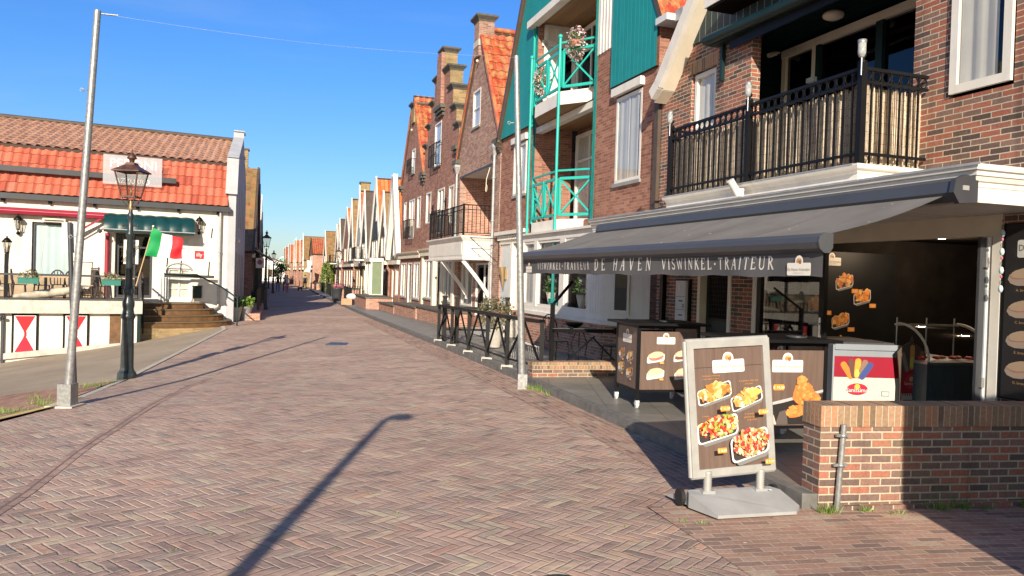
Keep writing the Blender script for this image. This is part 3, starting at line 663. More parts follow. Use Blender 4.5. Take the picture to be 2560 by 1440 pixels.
# ------------------------------------------------------------------ common building parts (frame coordinates s along wall, n outward, z up)
def window(par,Fr,s0,s1,z0,z1,n=0,dep=.05,fw=.06,mat='white',cols=1,rows=1,trans=None,curtain='curtain',sill='sill_stone',name='window',glass='glass',cfull=1.,out=0,simple=False,cside=0):
    if s0>s1: s0,s1=s1,s0
    m=MB(Fr); m.cm=mat; a=n-dep; b=a+.06+out
    m.box(s0,s0+fw,a,b,z0,z1); m.box(s1-fw,s1,a,b,z0,z1); m.box(s0+fw,s1-fw,a,b,z0,z0+fw); m.box(s0+fw,s1-fw,a,b,z1-fw,z1)
    w=(s1-s0-2*fw)
    for i in range(1,cols): x=s0+fw+w*i/cols; m.box(x-.025,x+.025,a+.005,b-.012,z0+fw,z1-fw)
    for i in range(1,rows): z=z0+fw+(z1-z0-2*fw)*i/rows; m.box(s0+fw,s1-fw,a+.008,b-.016,z-.018,z+.018)
    if trans: m.box(s0+fw,s1-fw,a+.006,b-.008,trans-.03,trans+.03)
    o=m.build(name,par)
    m=MB(Fr); q=a+.02; m.poly([(s0+fw*.5,q,z0+fw*.5),(s0+fw*.5,q,z1-fw*.5),(s1-fw*.5,q,z1-fw*.5),(s1-fw*.5,q,z0+fw*.5)],glass); m.build('pane',o)
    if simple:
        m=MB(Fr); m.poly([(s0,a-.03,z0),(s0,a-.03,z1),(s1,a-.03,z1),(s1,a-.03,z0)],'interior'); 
        if curtain: 
            k=(s1-s0)*.3
            for x in ((s0,s0+k),(s1-k,s1)): m.poly([(x[0],a-.02,z0),(x[0],a-.02,z1),(x[1],a-.02,z1),(x[1],a-.02,z0)],curtain)
        m.build('curtain',o); return o
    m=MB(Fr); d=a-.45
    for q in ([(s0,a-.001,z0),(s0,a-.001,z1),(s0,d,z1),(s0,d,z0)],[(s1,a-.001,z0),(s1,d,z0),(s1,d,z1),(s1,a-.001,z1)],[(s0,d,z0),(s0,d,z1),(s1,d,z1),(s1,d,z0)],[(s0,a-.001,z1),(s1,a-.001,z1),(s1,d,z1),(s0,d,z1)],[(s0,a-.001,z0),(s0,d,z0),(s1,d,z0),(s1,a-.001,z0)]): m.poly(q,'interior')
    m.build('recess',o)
    if curtain:
        m=MB(Fr); ww=s1-s0; k=int(max(3,ww*cfull*5))
        m.grid(lambda u,v: (s0+ww*(1-cfull)*cside+ww*cfull*u, a-.006+.008*sin(u*k*2*pi)+.003*sin(u*41), z0+(z1-z0)*v),k*6,1,curtain,True,flip=True)
        m.build('curtain',o)
    if sill:
        m=MB(Fr); m.box(s0-.05,s1+.05,n-dep+.061+out,n+.05,z0-.07,z0-.002,sill); m.build('sill',o)
    return o
def tiles(mb,A,B,C,D,mat,tw=.22,th=.34,amp=.022,lift=.03,sub=4,flipn=False):
    # A eave start, B eave end, C ridge end, D ridge start (frame coordinates)
    A,B,C,D=map(Vector,(A,B,C,D)); nrm=(B-A).cross(D-A).normalized()
    if nrm.z<0: nrm=-nrm
    W_=(B-A).length; H_=(D-A).length; nc=max(1,round(W_/tw)); nr=max(1,round(H_/th)); V=[];U=[];Fc=[]
    for r in range(nr):
        for e in (0,1):
            v=(r+e)/nr
            for i in range(nc*sub+1):
                u=i/(nc*sub); ph=(i%sub)/sub; p=(A*(1-u)+B*u)*(1-v)+(D*(1-u)+C*u)*v
                hgt=amp*sin(2*pi*ph)+lift*(1-e)+(.004)*sin(i*1.7+r*5)
                V.append(p+nrm*hgt); U.append((i/sub+1e-3,r+(.02 if e==0 else .98)))
    k=nc*sub+1; fl=((B-A).cross(D-A)).z<0
    for r in range(nr*2-1):
        for i in range(nc*sub):
            a=r*k+i; q=(a,a+1,a+k+1,a+k); Fc.append(q[::-1] if fl else q)
    mb.shared(V,Fc,mat,False,U)
def roofslab(par,Fr,A,B,C,D,mat,under='cap_brown',geo=True,name='roof',tw=.22,th=.34,**k):
    m=MB(Fr)
    if geo: tiles(m,A,B,C,D,mat,tw,th,**k)
    else:
        a=(Vector(B)-Vector(A)).length/tw; b=(Vector(D)-Vector(A)).length/th
        P=[A,B,C,D];U=[(0,0),(a,0),(a,b),(0,b)]
        nz=(Vector(B)-Vector(A)).cross(Vector(D)-Vector(A)).z
        if nz<0: P=P[::-1];U=U[::-1]
        m.poly(P,mat,U)
    A,B,C,D=map(Vector,(A,B,C,D)); nrm=(B-A).cross(D-A).normalized()
    if nrm.z<0: nrm=-nrm
    P=[A-nrm*.02,B-nrm*.02,C-nrm*.02,D-nrm*.02]; m.ext(P,-nrm*.10,under)
    return m.build(name,par)
def band(mb,Fr,pts,w,t0,t1,mat):
    "barge board: polyline pts (s,z) swept with width w downward, between n=t0..t1"
    for (a,b) in zip(pts,pts[1:]):
        dx,dz=b[0]-a[0],b[1]-a[1]; L=hypot(dx,dz); nx_,nz_=-dz/L*w/2,dx/L*w/2
        P=[(a[0]-nx_,t0,a[1]-nz_),(b[0]-nx_,t0,b[1]-nz_),(b[0]+nx_,t0,b[1]+nz_),(a[0]+nx_,t0,a[1]+nz_)]; mb.ext(P,(0,t1-t0,0),mat)
def railing(mb,path,z0,z1,mat,pitch=.12,bw=.014,top=.04,post=.05,bottom=.08):
    for a,b in zip(path,path[1:]):
        A=Vector((a[0],a[1],0));B=Vector((b[0],b[1],0));L=(B-A).length; k=max(1,round(L/pitch))
        mb.bar(A+Vector((0,0,z1)),B+Vector((0,0,z1)),top,top*.7,mat); mb.bar(A+Vector((0,0,z0+bottom)),B+Vector((0,0,z0+bottom)),top*.8,top*.6,mat)
        for i in range(1,k): p=A.lerp(B,i/k); mb.box(p.x-bw/2,p.x+bw/2,p.y-bw/2,p.y+bw/2,z0+bottom,z1,mat)
    for p in path: mb.box(p[0]-post/2,p[0]+post/2,p[1]-post/2,p[1]+post/2,z0,z1+.03,mat)
def leaves(mb,c,r,n,mat,size=.05,shell=.35,seed=1,up=0):
    rd=random.Random(seed)
    for _ in range(n):
        d=Vector((rd.gauss(0,1),rd.gauss(0,1),rd.gauss(0,1))).normalized(); q=(shell+(1-shell)*rd.random()**.5)
        p=Vector((c[0]+d.x*r[0]*q,c[1]+d.y*r[1]*q,c[2]+d.z*r[2]*q)); a=Vector((rd.gauss(0,1),rd.gauss(0,1),rd.gauss(0,1)+up)).normalized(); b=a.cross(Vector((rd.random(),rd.random(),rd.random()+.1))).normalized(); s_=size*(.6+.8*rd.random())
        mb.poly([p,p+a*s_*.5+b*s_*.28,p+a*s_,p+a*s_*.5-b*s_*.28],mat)
def downpipe(par,Fr,s,n,z0,z1,mat='zinc',r=.045,head=True,name='downpipe',label=None):
    m=MB(Fr); m.tube([(s,n,z0),(s,n,z1)],r,10,mat)
    if head: m.lathe([(r,0),(r*1.4,.05),(r*3,.25),(r*3.3,.27),(r*3.3,.36),(r*2.6,.36)],(s,n,z1-.05),4,mat,False,pi/4)
    k=z0+.6
    while k<z1-.4: m.lathe([(r*1.02,-.03),(r*1.35,-.02),(r*1.35,.02),(r*1.02,.03)],(s,n,k),10,mat); k+=1.3
    return m.build(name,par,label)
# ================================================================== corner shop with upper flat (dark mixed brick)
F_=FS
shop=thing('shop_building','dark mixed brick corner shop with grey cornice, reed screened balcony above and open dark shopfront','shop building',FS.w(11,0,PZ))
SR=14.82   # party line with the teal house
m=MB(F_); m.cm='brick_shop'
hs=[(9.20,12.2,2.9,5.5),(13.12,13.84,4.18,5.18),(7.98,8.72,3.70,5.35)]
m.wall(4.5,SR,2.43,6.9,hs,clip=[(1.1,1,21.35)] ,rev=.16)
# jambs of the loggia are deep
m.box(SR-.02,SR,-.3,-.002,2.4,5.6)
# ground floor piers
m.box(4.5,8.02,-.25,0,-.05,2.43); m.box(11.93,12.56,-.25,0,0,2.43); m.box(13.40,14.80,-.25,0,0,2.43)
m.box(4.5,4.52,-9,0,0,6.9)
m.build('wall',shop)
m=MB(F_)   # soldier course over the small window, and header over the upper right window
m.cm='brick_cope'
for a,b,z in ((13.06,13.9,5.18),(7.9,8.8,5.35)): m.cut(); m.box(a,b,.0,.006,z+.003,z+.2)
m.build('lintel',shop)
# loggia interior
m=MB(F_); D=1.15
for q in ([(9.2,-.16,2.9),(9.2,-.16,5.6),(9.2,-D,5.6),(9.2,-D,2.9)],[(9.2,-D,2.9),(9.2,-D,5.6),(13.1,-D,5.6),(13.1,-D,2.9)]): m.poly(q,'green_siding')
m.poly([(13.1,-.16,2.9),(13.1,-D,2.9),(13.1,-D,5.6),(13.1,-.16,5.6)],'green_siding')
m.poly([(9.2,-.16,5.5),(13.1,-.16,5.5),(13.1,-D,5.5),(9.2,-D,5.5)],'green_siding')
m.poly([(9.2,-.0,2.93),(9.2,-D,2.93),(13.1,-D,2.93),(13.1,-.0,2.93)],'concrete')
m.build('loggia_lining',shop)
# loggia doors: cream frame
o=MB(F_); o.cm='cream'
for s in (12.05,12.75): o.box(s-.045,s+.045,-1.10,-1.0,2.95,5.30)
o.box(9.3,12.80,-1.11,-.99,5.30,5.42); o.box(12.05,12.75,-1.10,-1.0,2.95,3.05)
dr=o.build('loggia_door',shop)
o=MB(F_); o.poly([(9.3,-1.05,3.0),(9.3,-1.05,5.3),(12.7,-1.05,5.3),(12.7,-1.05,3.0)],'glass_dark'); o.build('pane',dr)
o=MB(F_); o.box(9.4,9.48,-1.05,-.99,3.0,5.3,'dark_green'); o.cut(); o.box(10.7,10.82,-1.05,-.99,3.0,5.3,'dark_green'); o.cut(); o.box(11.92,12.0,-1.05,-.99,3.0,5.3,'dark_green'); o.cut(); o.box(11.95,12.12,-1.0,-.93,4.75,4.82,'pale_grey'); o.cut(); o.box(11.95,12.12,-1.0,-.93,4.25,4.32,'pale_grey'); o.build('hinge',dr)
window(shop,F_,13.16,13.80,4.2,5.16,0,.10,.07,'white',curtain='curtain',cfull=.75,cside=1)
window(shop,F_,8.0,8.70,3.74,5.33,0,.01,.09,'white',curtain='curtain',cfull=.75,cside=1,out=-.02,sill=None)
# cladding of the gable, just above the brick
m=MB(F_)
m.poly([(9.25,.03,5.52),(9.25,.03,9.9),(10.1,.03,9.85),(13.85,.03,5.68),(12.3,.03,5.6)],'dark_board')
m.poly([(9.25,.03,5.52),(12.3,.03,5.6),(13.85,.03,5.68),(13.85,0,5.68),(12.3,0,5.6),(9.25,0,5.52)],'dark_board')
m.cut(); m.poly([(4.5,.03,5.6),(4.5,.03,7.2),(9.2,.03,7.2),(9.2,.03,5.6)],'dark_board'); m.build('cladding',shop)
# white barge board: foot at (s 14.95) climbing to the right
m=MB(F_); p0=F_.sz(1663,193,.45); p1=F_.sz(1728,-40,.45)
band(m,F_,[(14.66,4.98),(14.45,5.12),(11.0,8.95)],.20,.24,.34,'white')
band(m,F_,[(14.70,4.90),(14.43,5.06),(11.0,8.87)],.10,.0,.237,'cream')
m.build('barge_board',shop)
# roof behind
roofslab(shop,F_,(14.85,-8.5,4.82),(14.85,-.05,4.82),(9.66,-.05,10.55),(9.66,-8.5,10.55),'tile_red',geo=False); roofslab(shop,F_,(4.4,-.05,4.82),(4.4,-8.5,4.82),(9.66,-8.5,10.55),(9.66,-.05,10.55),'tile_red',geo=False)
# white ledge overhanging the loggia and folded dark green sun blind
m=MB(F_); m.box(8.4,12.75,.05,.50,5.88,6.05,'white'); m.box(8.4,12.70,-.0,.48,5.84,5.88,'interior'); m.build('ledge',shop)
m=MB(F_); b0=(13.1,.22,5.52);b1=(9.0,.22,5.40)
m.tube([b0,b1],.085,10,'dark_green'); m.box(9.0,13.05,.035,.20,5.42,5.56,'dark_green'); m.box(9.3,12.6,.1,.13,5.26,5.38,'black_paint')
m.box(12.85,12.91,.02,.08,4.85,5.48,'dark_green'); m.build('sun_blind',shop)
m=MB(F_); m.ball((11.2,-.6,5.45),.15,'cream',sc=(1,1,.45)); m.build('ceiling_lamp',shop)
m=MB(F_); m.tube([(12.85,-.99,5.42),(12.85,-.9,5.40)],.02,6,'cream'); m.tube([(12.85,-.92,5.40),(12.8,-.75,5.33)],.04,8,'cream'); m.build('wall_camera',shop)
# balcony base slab with its white moulding
def cornice(mb,Fr,s0,s1,n,prof,mat,ret0=True,n_in=0):
    "profile list (dn,z) bottom to top, swept along s with a return at the near end"
    for (a,za),(b,zb) in zip(prof,prof[1:]):
        mb.poly([(s0-(n-0)*0-a,n+a,za),(s0-b,n+b,zb),(s1,n+b,zb),(s1,n+a,za)],mat)
        mb.poly([(s0-a,n_in,za),(s0-b,n_in,zb),(s0-b,n+b,zb),(s0-a,n+a,za)],mat)
        mb.poly([(s1,n+a,za),(s1,n+b,zb),(s1,n_in,zb),(s1,n_in,za)],mat)
    a,za=prof[0]; mb.poly([(s0-a,n_in,za),(s0-a,n+a,za),(s1,n+a,za),(s1,n_in,za)],mat)
    a,za=prof[-1]; mb.poly([(s0-a,n_in,za),(s1,n_in,za),(s1,n+a,za),(s0-a,n+a,za)],mat)
m=MB(F_); cornice(m,F_,9.02,13.0,.90,[(0,2.755),(0,2.885),(.015,2.89),(.03,2.92),(.075,2.93),(.085,2.955),(.085,2.975),(.02,2.98)],'white'); m.build('balcony_base',shop)
# long cornice above the shopfront
CP=[(0,2.43),(0,2.56),(.008,2.562),(.012,2.60),(.03,2.61),(.045,2.65),(.06,2.655),(.065,2.69),(.09,2.70),(.10,2.745),(.09,2.75),(0,2.752)]
m=MB(F_); cornice(m,F_,7.43,15.25,1.10,CP,'white'); m.build('cornice',shop)
m=MB(F_); m.box(7.30,15.25,1.203,1.21,2.735,2.757,'zinc'); m.cut(); m.box(9.0,13.0,.986,.992,2.965,2.98,'zinc'); m.build('gutter_edge',shop)
m=MB(F_); m.poly([(7.5,0,2.428),(7.5,1.09,2.428),(15.2,1.09,2.428),(15.2,0,2.428)],'soffit_white'); m.build('soffit',shop)
m=MB(F_); m.box(8.02,13.4,-.10,.012,2.22,2.43,'cream'); m.box(8.02,8.12,-.06,.03,PZ,2.22,'white'); m.build('header_beam',shop)
m=MB(F_); m.box(11.86,11.95,-.14,.03,PZ,2.22,'white'); m.cut(); m.box(13.33,13.41,-.14,.03,PZ,2.22,'cream'); m.cut(); m.box(12.5,12.58,-.14,.02,PZ,2.22,'white');m.build('door_post',shop)
# floor slab of the shop, walls and ceiling of the interior
m=MB(F_)
Z0=PZ+.005; I1=-5.2
m.poly([(8.02,0,Z0),(8.02,I1,Z0),(11.93,I1,Z0),(11.93,0,Z0)],'platform')
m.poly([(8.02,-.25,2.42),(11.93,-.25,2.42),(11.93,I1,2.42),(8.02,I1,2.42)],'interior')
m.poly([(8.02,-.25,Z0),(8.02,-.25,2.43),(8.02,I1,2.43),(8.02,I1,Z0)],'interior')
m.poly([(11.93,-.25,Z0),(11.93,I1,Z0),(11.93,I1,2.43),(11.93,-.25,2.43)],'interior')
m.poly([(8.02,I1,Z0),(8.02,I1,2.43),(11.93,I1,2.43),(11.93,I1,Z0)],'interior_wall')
m.build('shop_interior',shop)
# folded glass leaf at the near end of the opening
m=MB(F_); m.box(8.165,8.195,.05,.13,PZ+.02,2.2,'anthracite')
for n in (.0,): m.box(8.15,8.22,n,n+.05,PZ,2.21,'pale_grey')
m.box(8.13,8.23,.05,.09,1.9,2.0,'steel'); m.box(8.13,8.23,.05,.09,.7,.8,'steel'); m.build('folding_door',shop)
# glazed door leaf standing in front of the frame (black frame, sheet of ice cream adverts behind the glass)
m=MB(F_); m.cm='black_paint'
a,b=10.45,11.83
m.box(a,a+.09,-.02,.04,PZ,2.2);m.box(b-.09,b,-.02,.04,PZ,2.2);m.box(a+.09,b-.09,-.02,.04,PZ,.45);m.box(a+.09,b-.09,-.02,.04,2.02,2.2)
gd=m.build('glass_door',shop)
m=MB(F_); m.poly([(a+.05,.01,.4),(a+.05,.01,2.1),(b-.05,.01,2.1),(b-.05,.01,.4)],'glass_dark'); m.build('pane',gd)
m=MB(F_); m.box(a+.03,a+.065,.04,.055,1.0,1.26,'steel'); m.tube([(a+.05,.05,1.18),(a+.05,.09,1.18),(a+.20,.09,1.175)],.011,6,'steel'); m.build('handle',gd)
m=MB(F_); sh=Sheet(m,(b-.2,-.05,.55),(-1,0,0),(0,0,1),(0,1,0))
sh.rect(.42,.72,.74,1.2,(.5,.47,.44),1); sh.ell(.42,1.12,.24,.11,(.35,.05,.08),2,n=16); sh.text('Sanissimo',.42,1.08,.075,(.75,.7,.68),3)
for i in range(3):
    for j in range(3): sh.rect(.16+.26*i,.78-.24*j,.23,.2,(.30+.1*random.random(),.12,.12),2); sh.ell(.16+.26*i,.78-.24*j,.07,.05,(.5,.35,.25),3,wob=.4)
m.build('advert_sheet',gd)
# dark green panelled front door and its grille
m=MB(F_); m.box(12.60,13.33,-.16,-.10,PZ,2.22,'dark_green'); m.box(12.66,12.70,-.10,-.07,.2,2.1,'dark_green')
gdo=m.build('front_door',shop)
m=MB(F_); m.poly([(12.72,-.085,1.1),(12.72,-.085,2.05),(13.22,-.085,2.05),(13.22,-.085,1.1)],'interior')
for i in range(12):
    x=12.72+.5*i/11; m.bar((x,-.075,1.1),(x,-.075,2.05),.008,.008,'black_paint')
for i in range(14): z=1.1+.95*i/13; m.bar((12.72,-.078,z),(13.22,-.078,z),.008,.006,'black_paint')
m.box(12.69,13.25,-.1,-.08,1.06,1.1,'black_paint'); m.build('grille',gdo)
# letter boxes
m=MB(F_); m.box(13.62,14.02,0,.05,.75,1.72,'black_paint'); lb=m.build('letter_boxes',shop)
m=MB(F_); m.box(13.66,13.97,.05,.10,.80,1.69,'pale_grey')
for z in (.92,1.20,1.42): m.box(13.67,13.96,.10,.104,z,z+.006,'anthracite')
m.box(13.74,13.86,.10,.105,1.34,1.36,'black_paint'); m.box(13.74,13.86,.10,.105,1.10,1.12,'black_paint'); m.box(13.80,13.88,.10,.108,1.52,1.62,'cream')
sh=Sheet(m,(13.72,.104,1.21),(-1,0,0),(0,0,1),(0,1,0)); sh.text('2B',0,.03,.06,(.03,.03,.03),1); sh.text('2A',0,-.24,.06,(.03,.03,.03),1); m.build('box_door',lb)
m=MB(F_); m.box(14.45,14.55,.0,.08,.0,2.43,'black_paint'); m.box(13.5,14.5,.0,.02,2.25,2.43,'black_paint'); m.build('dark_post',shop)
# dark brown upright strip between the houses
m=MB(F_); m.box(14.83,14.97,.0,.07,2.75,5.25,'cap_brown'); m.build('party_strip',shop)
# menu board fixed to the wall right of the opening
m=MB(F_); m.box(7.02,8.0,.0,.03,.62,2.33,'black_paint'); mb_=thing('menu_board','tall black wall menu of bread rolls right of the open shopfront','menu board',FS.w(7.5,.02,.62)); m.build('board',mb_)
m=MB(F_); sh=Sheet(m,(7.97,.031,.64),(-1,0,0),(0,0,1),(0,1,0))
sh.rect(.47,.84,.94,1.68,(.018,.017,.018),0); sh.rrect(.30,1.44,.36,.17,.02,(.55,.55,.52),1); sh.text('De Haven',.30,1.42,.06,(.08,.07,.06),2)
for i,zz in enumerate((1.17,.86,.57,.28)):
    for k in range(2):
        x=.2+.42*k; sh.ell(x,zz,.17,.085,(.35,.27,.22),1,n=12,rot=.15); sh.ell(x+.01,zz+.01,.13,.03,(.42,.16,.14),2,n=9,wob=.3,rot=.15); sh.ell(x,zz+.035,.15,.05,(.40,.29,.2),3,n=10,rot=.15,wob=.1)
        sh.text('ABCDEFGH'[2*i+k]+'. broodje',x,zz-.14,.026,(.45,.25,.1),1); sh.price(x+.12,zz-.06,.07,'4,50',4)
m.build('print',mb_)
# ================================================================== balcony railing with reed screen
bal=thing('balcony_railing','black iron balcony railing lined with reed mat above the shop awning','balcony railing',FS.w(11,.9,2.98))
nB=.92; s_c=8.98; s_m=10.93; s_e=12.88
path=[(s_c,0.02),(s_c,nB),(s_m,nB),(s_e,nB),(s_e,.02)]
m=MB(F_); m.cm='black_paint'
for a,b in ((path[0],path[1]),(path[1],path[2]),(path[2],path[3]),(path[3],path[4])):
    A=Vector((a[0],a[1],0));B=Vector((b[0],b[1],0));L=(B-A).length;k=max(2,round(L/.128)); ex=Vector((0,0,1))
    for z,t in ((3.99,.035),(3.85,.03),(3.09,.03)): m.bar(A+ex*z,B+ex*z,.028,t)
    for i in range(1,k):
        p=A.lerp(B,i/k); m.box(p.x-.009,p.x+.009,p.y-.009,p.y+.009,2.99,3.99)
m.build('bars',bal)
m=MB(F_); m.cm='black_paint'
for p in path[1:4]: m.cut(); m.box(p[0]-.035,p[0]+.035,p[1]-.035,p[1]+.035,2.98,4.05); m.lathe([(.045,0),(.045,.012),(.012,.03),(.03,.055),(.036,.075),(.028,.1),(.005,.112)],(p[0],p[1],4.05),10)
m.build('post',bal)
m=MB(F_); m.cm='black_paint'
for a,b in ((path[0],path[1]),(path[1],path[2]),(path[2],path[3])):
    A=Vector((a[0],a[1],3.92));B=Vector((b[0],b[1],3.92));L=(B-A).length;k=max(2,round(L/.128)); t=(B-A).normalized()
    for i in range(k):
        c=A.lerp(B,(i+.5)/k); pts=[c+t*(.052*cos(2*pi*j/14))+Vector((0,0,.052*sin(2*pi*j/14))) for j in range(15)]; m.tube(pts,.007,4,caps=False)
m.build('ring_frieze',bal)
m=MB(F_)
def reed(a,b):
    A=Vector((a[0],a[1],0));B=Vector((b[0],b[1],0));L=(B-A).length; t=(B-A).normalized(); q=Vector((-t.y,t.x,0)); rd=random.Random(3)
    N=int(L*120)
    for i in range(N):
        c=A.lerp(B,(i+.5)/N); w=L/N*.62; off=.03*sin(i*.49)+.01*rd.random(); c=c-q*(off*(1 if q.y>0 else -1)+.045*(1 if q.y>0 or abs(q.y)<.5 and True else -1))
        z0=3.0+.06*rd.random(); z1=3.83+.03*rd.random()-.02
        lean=(rd.random()-.5)*.02; e=t*w
        ra=(rd.random()-.3)*1.3; e=(t*cos(ra)+q*sin(ra))*w*1.15
        m.poly([(c-e+Vector((0,0,z0))),(c+e+Vector((0,0,z0))),(c+e+t*lean+Vector((0,0,z1))),(c-e+t*lean+Vector((0,0,z1)))],'reed',uv=[(i*.0125,0),(i*.0125+.012,0),(i*.0125+.012,.9),(i*.0125,.9)])
m.poly([(s_c+.10,.0,3.0),(s_c+.10,nB-.1,3.0),(s_c+.10,nB-.1,3.82),(s_c+.10,.0,3.82)],'reed',uv=[(0,0),(.9,0),(.9,.8),(0,.8)]); m.poly([(s_c+.1,nB-.12,3.0),(s_e,nB-.12,3.0),(s_e,nB-.12,3.80),(s_c+.1,nB-.12,3.80)],'reed',uv=[(0,0),(3.9,0),(3.9,.8),(0,.8)])
reed((s_c+.03,.05),(s_c+.03,nB)); reed((s_c,nB-.03),(s_e,nB-.03)); m.build('reed_screen',bal)
for k,(p,l) in enumerate(((path[1],'small glass solar lamp on the balcony corner post'),(path[2],'small glass solar lamp on the middle balcony post'),(path[3],'small glass solar lamp on the far end balcony post'))):
    t=thing('solar_lamp',l,'lamp',FS.w(p[0]-.04,p[1]+.05,3.9),'solar lamps on the balcony posts')
    m=MB(F_); x,y=p[0]-.04,p[1]+.055; m.tube([(x,y,3.9),(x,y,4.09)],.009,6,'steel'); m.build('stem',t)
    m=MB(F_); m.lathe([(.0,4.08),(.028,4.09),(.042,4.13),(.042,4.24),(.0,4.24)],(x,y,0),10,'jar_glass'); m.build('jar',t)
    m=MB(F_); m.lathe([(.046,4.24),(.046,4.27),(0,4.275)],(x,y,0),10,'galv'); m.build('cap',t)
# white flood lamp pair on balcony base
m=MB(F_); m.tube([(10.95,1.02,2.82),(10.95,1.16,3.0)],.05,8,'white'); m.box(10.9,11.0,.98,1.04,2.8,2.9,'white'); m.build('flood_light',label='small white flood light clipped under the middle balcony post',cat='light')
# ================================================================== main awning
aw=thing('awning','long dark grey shop awning with lettered valance, unrolled over the terrace','awning',FS.w(11,2,2.0))
sA0,sA1=7.62,15.0; nF=2.58; zF=2.02
sF0=F_.sz(2062,600,nF)[0]; sF1=F_.sz(1301,640,nF)[0]
sW0=F_.sz(2400,480,1.25)[0]; sW1=F_.sz(1503,575,1.25)[0]
zW=2.50
m=MB(F_)
def cloth(u,v):
    s=(sF0*(1-u)+sF1*u); s2=(sF0+.02)*(1-u)+(sF1)*u; 
    a=(sF0*(1-u)+sF1*u); q=a*(1-v)+(sF0+(sF1-sF0)*u)*v
    return (q,1.28+(nF-.03-1.28)*(1-v), zF+.07+(zW-zF-.07)*v-.035*sin(pi*v))
m.grid(lambda u,v:cloth(u,v),60,8,'awning_cloth',True,(7,1.4)); m.grid(lambda u,v:(cloth(u,v)[0],cloth(u,v)[1],cloth(u,v)[2]-.004),60,8,'awning_cloth',True,(7,1.4),flip=True)
m.build('canopy',aw)
m=MB(F_)
for i in range(1,6):
    u=i/6; m.cut(); m.grid(lambda a,v:(cloth(u,v)[0]+(a-.5)*.03,cloth(u,v)[1],cloth(u,v)[2]+.002),1,8,'awning_seam')
m.build('seam',aw)
m=MB(F_); prof=[(nF-.07,zF+.07),(nF+.02,zF+.075),(nF+.055,zF+.045),(nF+.065,zF),(nF+.05,zF-.05),(nF+.01,zF-.08),(nF-.04,zF-.08),(nF-.07,zF-.04)]
m.ext([(sF0,a,b) for a,b in prof],(sF1-sF0,0,0),'alu_dark'); m.build('front_rail',aw)
m=MB(F_)
for s in (sF0-.012,sF1+.0): m.cut(); m.ext([(s,a+(a-nF)*.08,b+(b-zF)*.08) for a,b in prof],(.014,0,0),'alu_dark')
m.build('end_cap',aw)
m=MB(F_); nV=nF-.01
vz=lambda u:1.735+.006*sin(u*40)+.004*sin(u*93)
def val(u,v): s=sF0+.03+(sF1-sF0-.06)*u; return (s,nV+.012*sin(u*55)*(1-v)+.02*(1-v)*sin(u*17),vz(u)+(zF-.07-vz(u))*v)
m.grid(val,160,3,'awning_val',True,(7,.3),flip=True); m.grid(lambda u,v:(val(u,v)[0],val(u,v)[1]-.006,val(u,v)[2]),160,3,'awning_val',True,(7,.3)); m.build('valance',aw)
m=MB(F_); LC=(.62,.60,.56)
Sx=lambda px:F_.sz(px,660,nV)[0]
def vtf(x,z):  # x metres from the near end going away is reversed: text runs far->near (left to right in the picture)
    s=sF1-x; u=(s-sF0-.03)/(sF1-sF0-.06); u=min(1,max(0,u)); v=min(1,max(0,(z-1.735)/(zF-.07-1.735))); p=val(u,v); return (s,p[1]+.004,z)
xx=lambda px:sF1-Sx(px)
def put(txt,p0,p1,h,z):
    w=xx(p1)-xx(p0); tr=(w/h-sum(SER[c][0] for c in txt))/len(txt); serif(m,txt,xx(p0),z,h,vtf,LC,tr,.16)
put('DE HAVEN',1487,1640,.155,1.79); put('VISWINKEL.TRAITEUR',1655,1943,.115,1.80); put('VISWINKEL.TRAITEUR',1345,1476,.105,1.80)
sh=Sheet(m,(sF1,nV+.022,0),(-1,0,0),(0,0,1),(0,1,0)); sh.logo(xx(2003),1.80,.30,1); sh.logo(xx(1326),1.80,.28,1)
m.build('lettering',aw)
m=MB(F_); rd=random.Random(12)
for _ in range(12):
    u,v=rd.random(),.05+.9*rd.random(); p=Vector(cloth(u,v)); q=.005+.008*rd.random(); a=rd.random()*3
    m.poly([(p.x+q*1.6*cos(a+k*1.047),p.y+q*sin(a+k*1.047),p.z+.004-(.35*q*sin(a+k*1.047))) for k in range(6)],'cream')
m.build('dropping_specks',aw).__setitem__('kind','stuff')
# cassette and arms
m=MB(F_); cp=[(1.12,2.44),(1.30,2.42),(1.36,2.50),(1.34,2.60),(1.24,2.64),(1.12,2.62)]
m.ext([(sW0,a,b) for a,b in cp],(sW1-sW0,0,0),'alu_dark'); m.build('cassette',aw)
m=MB(F_); m.ext([(sW0-.03,a+(a-1.24)*.15,b+(b-2.53)*.15) for a,b in cp],(.03,0,0),'anthracite'); m.lathe([(.0,0),(.035,0),(.035,.01),(0,.012)],(0,0,0),12,'alu') ; m.build('cassette_end',aw) if False else None
m=MB(F_); m.ext([(sW0-.05,a+(a-1.24)*.15,b+(b-2.53)*.15) for a,b in cp],(.05,0,0),'anthracite'); m.box(sW0-.056,sW0-.05,1.21,1.28,2.52,2.56,'alu'); m.build('cassette_cap',aw)
m=MB(F_); m.cm='black_paint'
for sa,sb in ((sW0+.6,sF0+.25),(sW1-.9,sF1-.25),(11.2,11.0)):
    m.cut(); mid=((sa+sb)/2+.45,1.95,2.18); m.bar((sa,1.25,2.44),mid,.05,.04); m.bar(mid,(sb,nF-.05,1.98),.04,.035)
m.build('folding_arm',aw)
